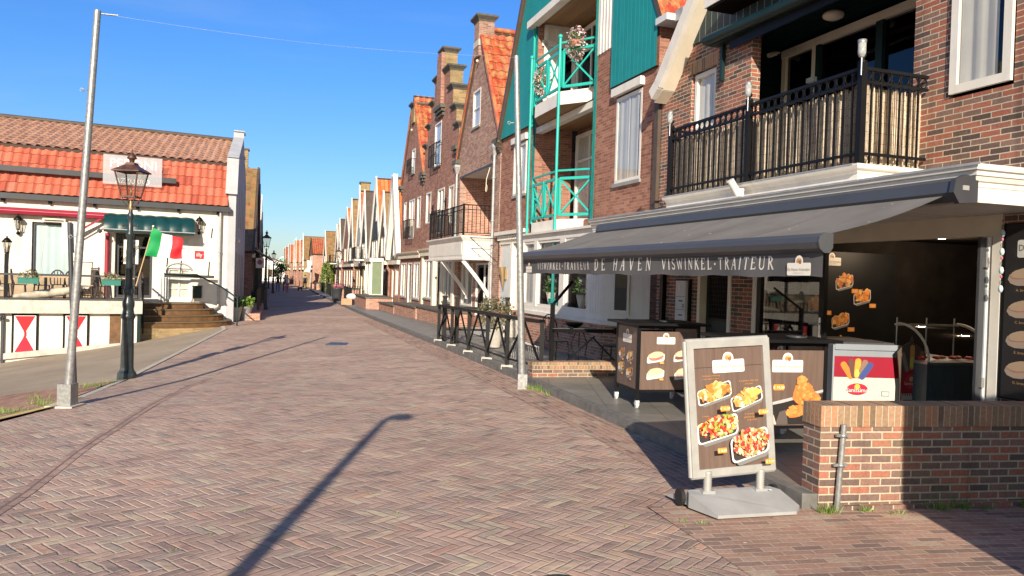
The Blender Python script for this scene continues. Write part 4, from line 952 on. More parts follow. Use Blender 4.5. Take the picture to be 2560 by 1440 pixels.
# ================================================================== low brick wall in the right foreground
FW=Frame((2.32,5.69),(.984,.176))
lw=thing('brick_wall','low brick wall with upright brick coping in the right foreground','wall',FW.w(1.8,.1,0))
m=MB(FW); m.box(0,4.2,0,.23,-.06,.615,'brick_lowwall'); m.build('wall_body',lw)
m=MB(FW); m.box(-.006,4.2,-.008,.238,.617,.775,'brick_cope'); m.build('coping',lw)
m=MB(FW); m.box(.1,4.0,-.045,-.001,-.03,.035,'brick_lowwall'); m.build('footing',lw)
m=MB(FW); m.tube([(.13,-.035,.0),(.165,-.035,.64)],.021,12,'galv'); 
tp=thing('steel_tube','galvanised tube clamped upright against the low brick wall','tube',FW.w(.13,-.035,0)); m.build('tube',tp)
for k,(s,z) in enumerate(((.158,.56),(.145,.34))):
    m=MB(FW); m.lathe([(.022,-.012),(.03,-.012),(.03,.012),(.022,.012)],(s,-.035,z),12,'galv'); m.box(s-.055,s-.025,-.045,-.025,z-.01,z+.01,'galv'); m.box(s+.025,s+.055,-.045,-.025,z-.01,z+.01,'galv'); m.build('clamp',tp)
# low brick edge at the far side of the terrace
FE=Frame((.36,12.0),(1.2,.36))
m=MB(FE); m.box(0,3.6,0,.22,.05,.235,'brick_lowwall'); le=thing('brick_edge','knee low brick edge at the far end of the shop terrace','wall',FE.w(1.8,.1,.1)); m.build('wall_body',le)
m=MB(FE); m.box(-.005,3.605,-.01,.23,.237,.345,'brick_cope'); m.build('coping',le)
# ================================================================== swinging pavement sign
sg=thing('pavement_sign','grey framed pavement sign with four meal photos on a sprung base','sign',(0,0,0))
ab=R(15)
def place_tree(root,loc,rz):
    root.location=loc; root.rotation_euler=(0,0,rz)
BW,BH=.69,1.0; tilt=R(3.2); back=R(4)
MS=Matrix.Translation((.0,.02,.24))@Matrix.Rotation(tilt*-1,4,'Y')@Matrix.Rotation(-back,4,'X')
m=MB(M=MS); m.cm='alu'
fwd=.045
m.box(-BW/2,-BW/2+.055,-.03,.03,0,BH);m.box(BW/2-.055,BW/2,-.03,.03,0,BH);m.box(-BW/2+.055,BW/2-.055,-.03,.03,0,.055);m.box(-BW/2+.055,BW/2-.055,-.03,.03,BH-.055,BH)
for sx in (-1,1): m.tube([(sx*BW/2,0,0),(sx*BW/2,0,BH)],.02,8)
m.tube([(-BW/2,0,BH),(BW/2,0,BH)],.02,8); m.tube([(-BW/2,0,0),(BW/2,0,0)],.02,8)
m.build('frame',sg)
m=MB(M=MS); m.box(-BW/2+.05,BW/2-.05,-.012,.012,.05,BH-.05,'panel_wood'); m.build('panel',sg)
m=MB(M=MS); sh=Sheet(m,(-BW/2+.055,-.0125,.055),(1,0,0),(0,0,1),(0,-1,0)); w=BW-.11; h=BH-.11
sh.rect(w/2,h-.145,w,.004,(.06,.04,.03),1)
sh.logo(w*.5,h*.84,w*.46,2)
FRY=[(.62,.25,.05),(.72,.40,.10),(.52,.18,.04),(.75,.52,.22)]; FR2=[(.72,.42,.12),(.62,.30,.07),(.78,.52,.22),(.5,.25,.08)]
sh.tray(w*.28,h*.62,w*.50,h*.125,.25,FRY,3,110,.42,size=.085,rim=(.7,.7,.68)); sh.ell(w*.13,h*.605,.045,.035,(.72,.70,.55),14); sh.ell(w*.34,h*.67,.045,.035,(.78,.33,.08),15); sh.ell(w*.27,h*.655,.04,.032,(.74,.30,.06),16); sh.ell(w*.42,h*.665,.04,.03,(.80,.36,.10),17)
sh.tray(w*.74,h*.555,w*.48,h*.12,.32,FR2,3,90,.40,size=.085,rim=(.7,.7,.68)); sh.ell(w*.60,h*.55,.035,.03,(.75,.74,.66),14); sh.ell(w*.64,h*.515,.032,.024,(.72,.75,.55),14); sh.poly([(w*.66,h*.60),(w*.86,h*.65),(w*.97,h*.61),(w*.80,h*.56)],(.82,.46,.12),15)
sh.tray(w*.30,h*.32,w*.60,h*.17,.2,[(.70,.36,.10),(.62,.06,.03),(.22,.40,.05),(.80,.52,.30),(.8,.28,.14),(.72,.58,.10),(.62,.06,.03)],3,260,.44,size=.05,rim=(.75,.75,.73))
sh.tray(w*.71,h*.175,w*.56,h*.21,.24,[(.80,.38,.20),(.70,.05,.04),(.82,.50,.32),(.78,.30,.10),(.35,.34,.08),(.85,.66,.46),(.70,.05,.04)],36,300,.44,size=.05,rim=(.75,.75,.73))
OR=(.62,.28,.08)
for tx,ty,t in ((w*.24,h*.76,'Volendams kibbeling'),(w*.24,h*.735,'met patat en saus'),(w*.78,h*.70,'4. Gebakken lekkerbek'),(w*.78,h*.675,'met patat'),(w*.14,h*.425,'7. Paella'),(w*.80,h*.42,'8. Noedels met'),(w*.80,h*.395,'gebakken garnalen'),(w*.80,h*.37,'en groente')): sh.text(t,tx,ty,.0125,OR,3)
for tx,ty,t in ((w*.33,h*.50,'11,50'),(w*.87,h*.45,'13,50'),(w*.26,h*.16,'8,50'),(w*.93,h*.035,'9,50')): sh.price(tx,ty,.075,'€ '+t,80)
m.build('print',sg)
for sx in (-.22,.22):
    m=MB(); pr=[]
    for i in range(12): pr+= [(.026,.075+i*.016),(.034,.083+i*.016)]
    m.lathe([(0,.07)]+pr+[(.026,.27),(0,.27)],(sx,.0,0),12,'alu'); m.build('spring',sg)
m=MB(); P=[(-.36,-.30,0),(.30,-.30,0),(.36,-.20,0),(.36,.02,0),(-.36,.02,0)]
def wedge(V,mat):
    pass
# front ballast plate: low wedge, front edge near the ground
bt=[(-.30,-.30,.035),(.33,-.30,.035),(.41,-.22,.05),(.38,-.02,.115),(.33,.04,.125),(-.36,.04,.125),(-.38,-.02,.115)]
bb=[(x,y,0.012) for x,y,z in bt]
n=len(bt); m.poly(bt,'base_grey'); m.poly(bb[::-1],'base_grey')
for i in range(n): j=(i+1)%n; m.poly([bb[i],bb[j],bt[j],bt[i]],'base_grey')
bk=[(-.36,.045,.10),(.36,.045,.10),(.40,.28,.03),(-.40,.28,.03)]; bb=[(x,y,.012) for x,y,z in bk]; m.poly(bk,'base_grey'); m.poly(bb[::-1],'base_grey')
for i in range(4): j=(i+1)%4; m.poly([bb[i],bb[j],bk[j],bk[i]],'base_grey')
for sx in (-.22,.22): m.box(sx-.05,sx+.05,-.03,.05,.10,.128,'base_grey')
m.build('base',sg)
for sx in (-.40,.39):
    m=MB(); m.ext([(sx,.10+.062*cos(2*pi*k/14),.06+.062*sin(2*pi*k/14)) for k in range(14)],(.03,0,0),'rubber'); m.build('wheel',sg)
m=MB(); m.ball((.28,-.04,.122),.016,'curtain_blue',sc=(1,1,.3)); m.build('badge',sg)
place_tree(sg,(1.70,5.72,0),ab)
# ================================================================== high table carts with printed panels
def cart(label,W1,D1,art,group='printed carts on the shop terrace'):
    t=thing('serving_cart',label,'cart',(0,0,0),group)
    m=MB(); m.box(-.12,W1+.12,-.10,D1+.10,1.015,1.045,'black_paint'); m.build('table_top',t)
    m=MB(); m.cm='black_paint'
    for x in (0,W1):
        for y in (0,D1): m.box(x-.018,x+.018,y-.018,y+.018,.10,1.014)
    for z in (.20,.98):
        m.box(.018,W1-.018,-.012,.012,z,z+.03);m.box(.018,W1-.018,D1-.012,D1+.012,z,z+.03);m.box(-.012,.012,.018,D1-.018,z,z+.03);m.box(W1-.012,W1+.012,.018,D1-.018,z,z+.03)
    m.build('frame',t)
    m=MB(); m.box(.019,W1-.019,-.010,.0,.231,.94,'panel_wood');p=m.build('front_panel',t)
    m=MB(); m.box(-.010,.0,.019,D1-.019,.231,.979,'panel_wood');m.build('side_panel',t); m=MB(); m.box(W1,W1+.01,.019,D1-.019,.231,.979,'panel_wood');m.build('side_panel',t)
    m=MB(); art(m,W1,D1); m.build('print',t)
    for x in (0,W1):
        for y in (0,D1):
            c=MB(); c.box(x-.022,x+.022,y-.022,y+.022,.075,.10,'caster'); c.box(x-.02,x-.012,y-.02,y+.03,.04,.08,'caster'); c.box(x+.012,x+.02,y-.02,y+.03,.04,.08,'caster')
            c.ext([(x-.011,y+.012+.036*cos(2*pi*k/12),.036+.036*sin(2*pi*k/12)) for k in range(12)],(.022,0,0),'caster'); c.build('caster',t)
    return t
BUN=[(.72,.55,.36),(.78,.62,.44)];
def roll(sh,x,y,w,fc,l):
    sh.rrect(x,y-.02,w*1.05,w*.42,w*.1,(.66,.66,.64),l,.15,.2); sh.ell(x,y+.01,w*.48,w*.26,(.66,.46,.27),l+1,.18,12,.1); sh.ell(x,y-.01,w*.44,w*.15,fc,l+2,.18,11,.3)
    for i in range(10): sh.ell(x+(random.random()-.5)*w*.7,y-.01+(random.random()-.5)*w*.14,w*.08,w*.04,tuple(min(.9,c*(.7+.6*random.random())) for c in fc),l+3+i*.1,random.random()*3,6,.3)
    sh.ell(x-.0,y+w*.10,w*.42,w*.15,random.choice(BUN),l+5,.2,12,.12)
def artA(m,W1,D1):
    sh=Sheet(m,(0.02,-.011,.231),(1,0,0),(0,0,1),(0,-1,0)); sh.logo(W1*.42,.60,.24,2)
    for i,(x,y,c) in enumerate(((W1*.26,.40,(.62,.20,.16)),(W1*.70,.42,(.20,.08,.06)),(W1*.26,.20,(.72,.55,.46)),(W1*.72,.20,(.72,.36,.32)))): roll(sh,x,y,.22,c,1+8*(i%2)); sh.price(x+.07,y-.07,.055,'5,50',18)
    m.cut(); sh=Sheet(m,(-.011,D1-.02,.231),(0,-1,0),(0,0,1),(-1,0,0)); sh.logo(D1*.48,.60,.30,2)
    for i,(x,y) in enumerate(((.17,.40),(.44,.38),(.16,.22),(.44,.18))): sh.tray(x,y,.2,.09,.3,FRY if i else [(.5,.25,.08),(.4,.15,.05)],1,30,.42,size=.13); sh.ell(x-.06,y-.02,.035,.03,(.72,.7,.66),9); sh.price(x+.06,y-.075,.055,'7,50',12)
c1=cart('high black table cart with bread roll pictures beside the far brick edge',.78,.70,artA); place_tree(c1,(1.56,9.33,PZ),R(13))
def artB(m,W1,D1):
    sh=Sheet(m,(0.02,-.011,.231),(1,0,0),(0,0,1),(0,-1,0)); w=W1-.04
    sh.logo(w*.5,.56,.32,2); sh.price(w*.22,.36,.11,'€ 7,50',3); sh.price(w*.39,.36,.11,'€ 10,50',3)
    # pan with fried fish and a pot of sauce, cropped at the panel edge
    sh.poly([(0,.012),(w,.012),(w,.30),(.30,.22),(.0,.18)],(.03,.025,.025),4); sh.poly([(0,.17),(.34,.245),(w,.34),(w,.315),(.34,.215),(0,.15)],(.45,.45,.45),5)
    sh.poly([(.0,.012),(.0,.13),(.06,.165),(.16,.155),(.25,.10),(.28,.012)],(.72,.58,.46),6)
    sh.poly([(.27,.012),(.31,.13),(.38,.15),(.40,.012)],(.12,.10,.09),5.5)
    rd=random.Random(5)
    for (cx,cy,rx,ry) in ((w*.72,.30,.12,.10),(w*.85,.24,.10,.10),(w*.62,.13,.10,.06),(w*.9,.12,.09,.1),(w*.70,.42,.05,.05)):
        sh.ell(cx,cy,rx,ry,(.66,.20,.05),7,rd.random(),11,.3)
        for i in range(26):
            a=rd.random()*6.28;q=sqrt(rd.random()); X=min(w-.012,cx+rx*.9*q*cos(a)); Y=max(.03,cy+ry*.9*q*sin(a)); f=.8+.5*rd.random(); r_=min(.02,w-.002-X+.006)
            sh.ell(X,Y,r_,r_*.7,(min(.9,.72*f),.27*f,.07*f),8+i*.1,rd.random()*3,7,.3)
c2=cart('high black table cart with large fried fish picture behind the pavement sign',.80,.66,artB); place_tree(c2,(2.22,7.16,PZ),R(12))
for loc,l in (((1.95,9.62,PZ+1.045),'black ashtray on the cart by the far brick edge'),((2.75,7.40,PZ+1.045),'black ashtray on the cart behind the pavement sign')):
    m=MB(); m.lathe([(0,0),(.085,0),(.10,.022),(.09,.022),(.075,.008),(0,.008)],loc,18,'anthracite'); m.build('ashtray',label=l,cat='ashtray',group='ashtrays on the carts',origin=loc)
# ================================================================== windscreen of the terrace, bistro sets
ws=thing('windscreen','black framed glass windscreen with cross brace at the end of the terrace','windscreen',(.66,12.25,PZ))
FWS=Frame((.66,12.28),(1.2,.36))
m=MB(FWS); m.cm='black_paint'; m.box(-.03,.03,-.03,.03,PZ,1.27); m.cut(); m.box(1.35,1.40,-.02,.02,PZ,.9); m.build('post',ws)
m=MB(FWS); m.box(0,2.4,-.03,.03,.80,.86,'black_paint'); m.box(.0,2.4,-.032,-.012,.862,.868,'steel'); 
for x in (.32,1.1): m.box(x-.03,x+.03,-.04,.04,.78,.89,'black_paint')
m.build('top_bar',ws)
m=MB(FWS); m.poly([(.04,0,.12),(1.34,0,.12),(1.34,0,.79),(.04,0,.79)],'glass'); m.build('pane',ws)
m=MB(FWS); m.bar((.05,.03,.15),(.75,.03,.74),.025,.025,'black_paint'); m.cut(); m.bar((1.32,.04,.15),(.72,.04,.72),.025,.025,'black_paint'); m.cut(); m.bar((0,0,1.24),(.42,.25,1.62),.035,.035,'black_paint'); m.build('brace',ws)
def bistro_table(label,loc,top=.72,r=.3):
    t=thing('bistro_table',label,'table',(0,0,0),'wire bistro tables on the terrace'); m=MB(); m.lathe([(0,top-.02),(r,top-.02),(r,top),(0,top)],(0,0,0),20,'black_paint',False); m.build('table_top',t)
    for k in range(3):
        a=2*pi*k/3+.4; m=MB(); m.tube([(.05*cos(a),.05*sin(a),top-.03),(.16*cos(a),.16*sin(a),.45),(.12*cos(a),.12*sin(a),.25),(.26*cos(a),.26*sin(a),0)],.009,6,'black_paint'); m.build('leg',t)
    t.location=loc; return t
def wire_chair(label,loc,rz,mat='black_paint',group='wire chairs on the shop terrace',name='chair',tk=1.):
    t=thing(name,label,'chair',(0,0,0),group)
    m=MB(); m.lathe([(0,.43),(.19,.43),(.20,.45),(0,.455)],(0,0,0),16,mat,False); m.build('seat',t)
    m=MB(); m.tube([(-.18,.14,.44)]+[(-.19*cos(pi*k/10)*1.05,.19+.03*sin(pi*k/10),.6+.3*sin(pi*k/10)) for k in range(11)]+[(.18,.14,.44)],.011*tk,6,mat)
    for x in (-.08,0,.08): m.tube([(x,.18,.45),(x*1.1,.215,.87 if x==0 else .84)],.007*tk,5,mat)
    m.build('backrest',t)
    for x in (-.15,.15):
        for y in (-.14,.15): m=MB(); m.tube([(x,y,.44),(x*1.2,y*1.25,0)],.011*tk,6,mat); m.build('leg',t)
    t.location=loc; t.rotation_euler=(0,0,rz); return t
bistro_table('round wire bistro table behind the windscreen with a black bowl on it',(1.18,13.2,PZ)); m=MB(); m.lathe([(0,0),(.08,.01),(.15,.06),(.16,.09),(.14,.09),(.07,.03),(0,.02)],(1.08,13.15,PZ+.72),16,'black_paint'); m.build('bowl',label='black bowl on the wire bistro table',cat='bowl')
wire_chair('black wire chair standing left of the bistro table',(.82,13.75,PZ),R(40)); wire_chair('black wire chair between the bistro table and the first cart',(1.78,13.1,PZ),R(-70))
# bicycle rack in front of the teal house
br=thing('bicycle_rack','low wire bicycle rack beside the steps of the teal house','bicycle rack',(.35,14.6,PZ))
for i in range(7):
    m=MB(); x=.45-.12*i*.3; y=13.9+.16*i; m.tube([(x-.2,y,PZ),(x-.2,y,PZ+.28),(x-.15,y,PZ+.34),(x+.1,y,PZ+.3),(x+.15,y,PZ)],.008,5,'galv'); m.build('loop',br)
# ================================================================== ice cream freezer, cut-out, counter and the dark interior
fz=thing('ice_freezer','red and white ice cream freezer with sliding lid in the shop opening','freezer',(0,0,0))
m=MB(); m.box(0,.80,0,1.25,.06,.47,'freezer_white'); m.box(0,.80,.0,1.25,.472,.72,'freezer_red'); m.box(0,.80,.0,1.25,.722,.80,'freezer_grey'); m.build('body',fz)
m=MB(); m.box(-.02,.0,-.01,1.26,.05,.86,'freezer_grey'); m.box(.80,.84,-.01,1.26,.05,.86,'freezer_grey'); m.box(0,.8,-.02,1.27,.802,.87,'freezer_grey'); m.build('frame',fz)
m=MB(); m.box(.05,.75,.04,.60,.871,.89,'anthracite'); m.box(.05,.75,.62,1.2,.871,.882,'anthracite'); m.build('lid',fz)
m=MB(); sh=Sheet(m,(0,-.001,.06),(1,0,0),(0,0,1),(0,-1,0))
for i,(a,c) in enumerate(((-.6,(.75,.22,.04)),(-.25,(.14,.06,.05)),(.05,(.8,.35,.05)),(.35,(.25,.16,.12)),(.6,(.05,.08,.25)))):
    x,y=.28+.17*sin(a)*1.2,.36+.16*cos(a); sh.rrect(x,y,.075,.24,.035,c,2+i,-a); sh.rect(.28+.08*sin(a),.36+.02*cos(a),.012,.1,(.7,.6,.45),1.5,-a)
sh.ell(.28,.46,.03,.05,(.85,.65,.1),8); sh.ell(.29,.27,.13,.07,(.45,.02,.05),9,n=16); sh.ell(.29,.30,.035,.035,(.8,.45,.08),10); sh.text('Sanissimo',.29,.235,.05,(.8,.78,.72),11); sh.rrect(.64,.22,.1,.06,.005,(.12,.16,.25),2); sh.rrect(.64,.22,.085,.045,.004,(.55,.55,.5),3)
m.build('print',fz)
place_tree(fz,(3.90,9.25,PZ),R(2))
ct=thing('ice_cream_sign','cut out ice cream display sign between freezer and glass counter','sign',(0,0,0))
m=MB(); P=[(-.14,0,0),(.14,0,0),(.15,0,.42),(.18,0,.78),(.10,0,.86),(.02,0,.92),(0,0,1.0),(-.03,0,.92),(-.12,0,.88),(-.19,0,.80),(-.14,0,.42)]
m.ext(P,(0,.015,0),'cap_brown'); m.build('board',ct)
m=MB(); sh=Sheet(m,(0,-.001,0),(1,0,0),(0,0,1),(0,-1,0)); sh.poly([(-.13,.30),(.13,.30),(.14,.46),(.10,.60),(-.10,.60),(-.13,.46)],(.35,.02,.03),1); sh.rect(0,.15,.25,.26,(.45,.42,.38),1); sh.rrect(0,.17,.2,.12,.01,(.02,.03,.12),2); sh.text('SNICKERS',0,.155,.03,(.4,.42,.6),3)
sh.ell(0,.45,.09,.09,(.5,.04,.05),2,n=14); sh.text('Sanissimo',0,.41,.034,(.7,.6,.5),3); sh.ell(0,.48,.03,.03,(.55,.4,.2),3); sh.rrect(0,.74,.06,.3,.03,(.55,.3,.1),3); sh.rrect(0,.68,.055,.12,.02,(.6,.5,.1),4); sh.rrect(-.09,.68,.05,.24,.02,(.25,.2,.18),2,.3); sh.rrect(.1,.7,.05,.24,.02,(.28,.12,.08),2,-.3)
for i in range(9): sh.rect(-.12+.03*i,.293,.014,.03,(.6,.5,.4),3)
m.build('print',ct); place_tree(ct,(4.80,9.18,PZ),R(8))
co=thing('display_counter','curved glass fish counter with blue grey front inside the shop','counter',(0,0,0))
m=MB(); m.box(0,.85,0,1.9,.05,.68,'counter_blue'); m.box(-.01,.86,-.01,1.9,.681,.71,'steel'); m.build('cabinet',co)
m=MB(); m.grid(lambda u,v:(.02+.8*u,.0+.55*(1-cos(v*pi/2)),.71+.42*sin(v*pi/2)),6,8,'glass',True); m.build('curved_glass',co)
m=MB(); m.tube([(.84,.55*(1-cos(v*pi/16)),.71+.42*sin(v*pi/16)) for v in range(9)],.018,6,'curtain'); m.box(0,.86,.55,.60,1.10,1.125,'curtain'); m.tube([(.02,.55*(1-cos(v*pi/16)),.71+.42*sin(v*pi/16)) for v in range(9)],.014,6,'curtain')
for x in (.02,.43,.82): m.tube([(x,.58,.71),(x,.58,1.2)],.01,6,'steel')
m.build('glass_rail',co)
for k in range(7):
    x,y=.1+.11*k,.25+.05*(k%2); m=MB(); m.ball((x,y,.74),.055,'tile_salmon' if k%2 else 'red_paint',8,5,(1,.8,.4)); m.build('fish_portion',label='pink fish portion on the counter tray' if False else None,parent=co)
place_tree(co,(4.86,8.95,PZ),R(10))
t=thing('menu_poster','dark food poster on the inner left wall of the shop','poster',FS.w(11.9,-1.6,1)); m=MB(FS); m.box(11.905,11.925,-2.6,-.5,.6,2.2,'black_paint'); m.build('board',t)
m=MB(FS); sh=Sheet(m,(11.904,-.5,.6),(0,-1,0),(0,0,1),(-1,0,0)); sh.logo(.85,1.45,.34,1)
for i,(x,y) in enumerate(((1.1,1.14),(1.45,.92),(1.05,.55),(1.0,.18),(.6,.8))): sh.tray(x,y,.34,.17,.25,[(.7,.25,.05),(.6,.18,.04),(.75,.4,.12)],1,40,.42,size=.12); sh.price(x+.2,y-.13,.13,'7,50',9)
m.build('print',t)
t=thing('wall_menu','wide black menu board above the back counter in the shop','menu board',FS.w(10,-5.1,1.4)); m=MB(FS); m.box(8.2,11.3,-5.18,-5.12,1.35,2.05,'black_paint'); m.build('board',t)
m=MB(FS); sh=Sheet(m,(11.2,-5.119,1.4),(-1,0,0),(0,0,1),(0,1,0))
for i in range(10): sh.ell(.2+.28*i,.2+.25*(i%2),.07,.045,(.22,.13,.09),1,wob=.4)
m.build('print',t)
m=MB(FS); m.box(8.2,11.6,-5.19,-5.15,.85,1.3,'tile_wall'); m.build('tile_strip',shop)
m=MB(FS); m.box(8.3,11.5,-4.6,-4.1,PZ,.95,'anthracite'); m.build('back_counter',label='dark counter along the back wall inside the shop',cat='counter')
t=thing('monitor','small black screen on the back counter of the shop','monitor',FS.w(10.6,-4.3,.95)); m=MB(FS); m.box(10.4,10.8,-4.35,-4.32,1.0,1.28,'black_paint'); m.build('screen',t); m=MB(FS); m.box(10.57,10.63,-4.38,-4.33,.95,1.1,'black_paint'); m.build('stand',t)
for p,l in (((10.9,-2.4),'lit ceiling spot over the doorway inside the shop'),((9.5,-2.2),'lit ceiling spot over the glass counter')):
    m=MB(FS); m.lathe([(0,2.40),(.05,2.40),(.05,2.415),(0,2.415)],(p[0],p[1],0),12,'lamp_glow'); l_=bpy.data.lights.new('spot_light','POINT'); l_.energy=38; l_.color=(1,.75,.5); l_.shadow_soft_size=.05; lo_=bpy.data.objects.new('spot_light',l_); COL.objects.link(lo_); lo_.location=FS.w(p[0],p[1],2.3)
    m.build('ceiling_spot',label=l,cat='ceiling light',group='ceiling spots in the shop')
m=MB(FS); m.ball((8.6,-1.2,1.95),.06,'red_glow',sc=(1,1,2.4)); m.build('red_lantern',label='glowing red lantern hanging at the right of the shop opening',cat='lantern')
# string of coloured glass beads by the door frame
m=MB(FS)
for i in range(12): m.ball((7.94,.12,2.35-.06*i),.012+.006*(i%3),('flower_pink','glass_lamp','curtain_blue')[i%3],6,4,(1,1,1.6))
m.tube([(7.94,.12,2.43),(7.94,.12,1.65)],.002,4,'black_paint'); m.build('bead_string',label='string of coloured glass beads hanging by the right door frame',cat='ornament')
# ================================================================== galvanised wire poles and the wire
def gpole(label,base,top,r0,r1,sl_h,sl_w,z0,plate=False):
    t=thing('pole',label,'pole',base,'galvanised poles carrying the wire'); b=Vector(base);T_=Vector(top)
    m=MB(); m.tube([b,b.lerp(T_,.5),T_],[r0,(r0+r1)/2,r1],14,'galv'); m.build('shaft',t)
    m=MB(); m.box(b.x-sl_w/2,b.x+sl_w/2,b.y-sl_w/2,b.y+sl_w/2,z0-.05,z0+sl_h,'galv'); 
    if plate: m.box(b.x-.2,b.x+.14,b.y-.15,b.y+.15,z0-.03,z0+.02,'concrete')
    m.build('foot',t)
    for f in (.80,.43):
        p=b.lerp(T_,f); m=MB(); m.tube([(p.x-r0,p.y,p.z),(p.x-r0-.05,p.y,p.z)],.006,5,'galv'); c=Vector((p.x-r0-.07,p.y,p.z)); m.tube([c+Vector((.022*cos(2*pi*k/10),0,.022*sin(2*pi*k/10))) for k in range(11)],.005,4,'galv'); m.build('eye_bolt',t)
    return t
pl=(-5.58,9.72); pzl=g(*pl); tl=aty(244,26,9.70); gpole('tall galvanised pole on the left by the yellow kerb line',(pl[0],pl[1],pzl),tl,.052,.040,.29,.17,pzl,True)
tr=aty(1291,140,11.45); gpole('galvanised pole at the terrace kerb in front of the teal house',(.20,11.5,0),tr,.056,.038,.22,.14,0)
m=MB(); a=Vector(tl)+Vector((.05,0,-.04)); b=Vector(tr)+Vector((-.03,0,-.02)); m.tube([a.lerp(b,i/24)-Vector((0,0,.10*sin(pi*i/24))) for i in range(25)],.0017,4,'zinc',caps=False); m.tube([a,a+(b-a)*.035],.011,5,'galv'); m.build('wire',label='thin steel wire strung between the two galvanised poles',cat='wire')
for z,l in ((1.45,'round'),(1.25,'pale'),(.62,'purple')):
    pass
# narrow sign post behind the left pole (sign seen from behind)
sp=aty(188,950,11.6); zz=g(sp[0],sp[1]); t=thing('sign_post','dark post with a grey sign panel seen from behind beside the left pole','sign post',(sp[0],sp[1],zz))
pt=aty(174,556,11.6); m=MB(); m.tube([(sp[0],sp[1],zz),(pt[0],pt[1],pt[2])],.033,10,'anthracite'); m.build('post',t)
bx=aty(178,594,11.66); m=MB(); m.box(bx[0]-.14,bx[0]+.12,bx[1]-.01,bx[1]+.01,bx[2]-.23,bx[2]+.23,'cream'); m.box(bx[0]-.125,bx[0]+.105,bx[1]-.016,bx[1]-.0101,bx[2]-.21,bx[2]+.21,'pale_grey'); m.build('panel',t)
# ================================================================== lanterns
def lantern_post(label,loc,group='street lanterns along the road'):
    t=thing('street_lantern',label,'street lamp',(0,0,0),group)
    m=MB(); m.cm='lamp_green'
    m.lathe([(.155,-.15),(.155,.05),(.15,.11),(.115,.16),(.105,.20)],(0,0,0),8,None,False,pi/8); m.lathe([(.105,.2),(.095,1.02),(.10,1.05)],(0,0,0),8,None,False,pi/8); m.build('base',t)
    m=MB(); m.cm='lamp_green'; m.lathe([(.10,1.05),(.115,1.07),(.115,1.11),(.095,1.14),(.085,1.22),(.098,1.28),(.098,1.34),(.07,1.4),(.068,1.46),(.085,1.50),(.085,1.55),(.065,1.58),(.060,1.66)],(0,0,0),18); m.lathe([(.060,1.66),(.050,2.46),(.066,2.49),(.066,2.53),(.048,2.56),(.048,2.68),(.030,2.75),(.052,2.80),(.052,2.85),(.034,2.88),(.03,2.98)],(0,0,0),12)
    m.tube([(-.12,0,2.66),(.12,0,2.66)],.016,6); m.ball((-.13,0,2.66),.022);m.ball((.13,0,2.66),.022); m.build('column',t)
    lt=MB(); lt.cm='copper'
    b,tp,zb,zt=.115,.195,3.15,3.58
    for i in range(4):
        a=pi/4+i*pi/2; c,s=cos(a)*sqrt(2),sin(a)*sqrt(2); a2=a+pi/2; c2,s2=cos(a2)*sqrt(2),sin(a2)*sqrt(2)
        lt.tube([(c*.03,s*.03,2.98),(c*.09,s*.09,3.06),(c*b*.9,s*b*.9,zb)],.008,5)
        lt.bar((c*b,s*b,zb),(c*tp,s*tp,zt),.018,.018); lt.bar((c*b,s*b,zb),(c2*b,s2*b,zb),.025,.03); lt.bar((c*tp,s*tp,zt),(c2*tp,s2*tp,zt),.022,.022)
        for sgn in (1,): lt.tube([(c*b,s*b,zb),(c*b*1.12,s*b*1.12,zb-.03),(c*b*1.05,s*b*1.05,zb-.05)],.008,5)
    lt.lathe([(.03,2.92),(.042,2.95),(.028,3.02),(.012,3.1)],(0,0,0),10,'brass'); lan=lt.build('lantern_frame',t)
    gl=MB()
    for i in range(4):
        a=pi/4+i*pi/2; c,s=cos(a)*sqrt(2)*.97,sin(a)*sqrt(2)*.97; a2=a+pi/2; c2,s2=cos(a2)*sqrt(2)*.97,sin(a2)*sqrt(2)*.97; gl.poly([(c*b,s*b,zb),(c2*b,s2*b,zb),(c2*tp,s2*tp,zt),(c*tp,s*tp,zt)],'glass_lamp')
    gl.build('pane',lan)
    rf=MB(); q=.235*sqrt(2); rf.lathe([(q,3.575),(q,3.592),(.12,3.70),(.105,3.74),(0,3.745)],(0,0,0),4,'copper',False,pi/4); rf.lathe([(.04,3.73),(.045,3.80),(.075,3.81),(.08,3.825),(.045,3.88),(.03,3.90),(.012,3.925),(.02,3.945),(.006,3.97),(0,4.02)],(0,0,0),12,'copper'); rf.build('lantern_roof',lan)
    bl=MB(); bl.lathe([(.0,3.16),(.02,3.16),(.02,3.26),(.012,3.28),(0,3.30)],(0,0,0),8,'brass'); bl.lathe([(0,3.28),(.02,3.30),(.026,3.36),(0,3.4)],(0,0,0),8,'glass_lamp'); bl.build('bulb',lan)
    t.location=loc; return t
def gl_(x,y): return (x,y,g(x,y))
L1=lantern_post('large old lantern on dark green post beside the asphalt ramp',gl_(-6.62,13.3))
def lpos(px,py,Z0):
    # find ground distance such that ray hits terrain
    Y=Z0
    for _ in range(30):
        r=ray(px,py); x=Y*r[0]/r[1]; z=g(x,Y); t=(z-CH)/r[2]; Y=Y*.5+.5*t*r[1]
    return (x,Y,z)
for px,py,Z0,l in ((662,774,38,'lantern post standing by the brick kerb of the left row, nearest one there'),(682,733,75,'lantern post in the left row just before the two walkers'),(671,722,90,'small far lantern post close to the dark left fronts'),(843,748,70,'lantern post by the railings in front of the right row')):
    c=copy_tree(L1); c.location=lpos(px,py,Z0); c['label']=l; c.rotation_euler=(0,0,.3)
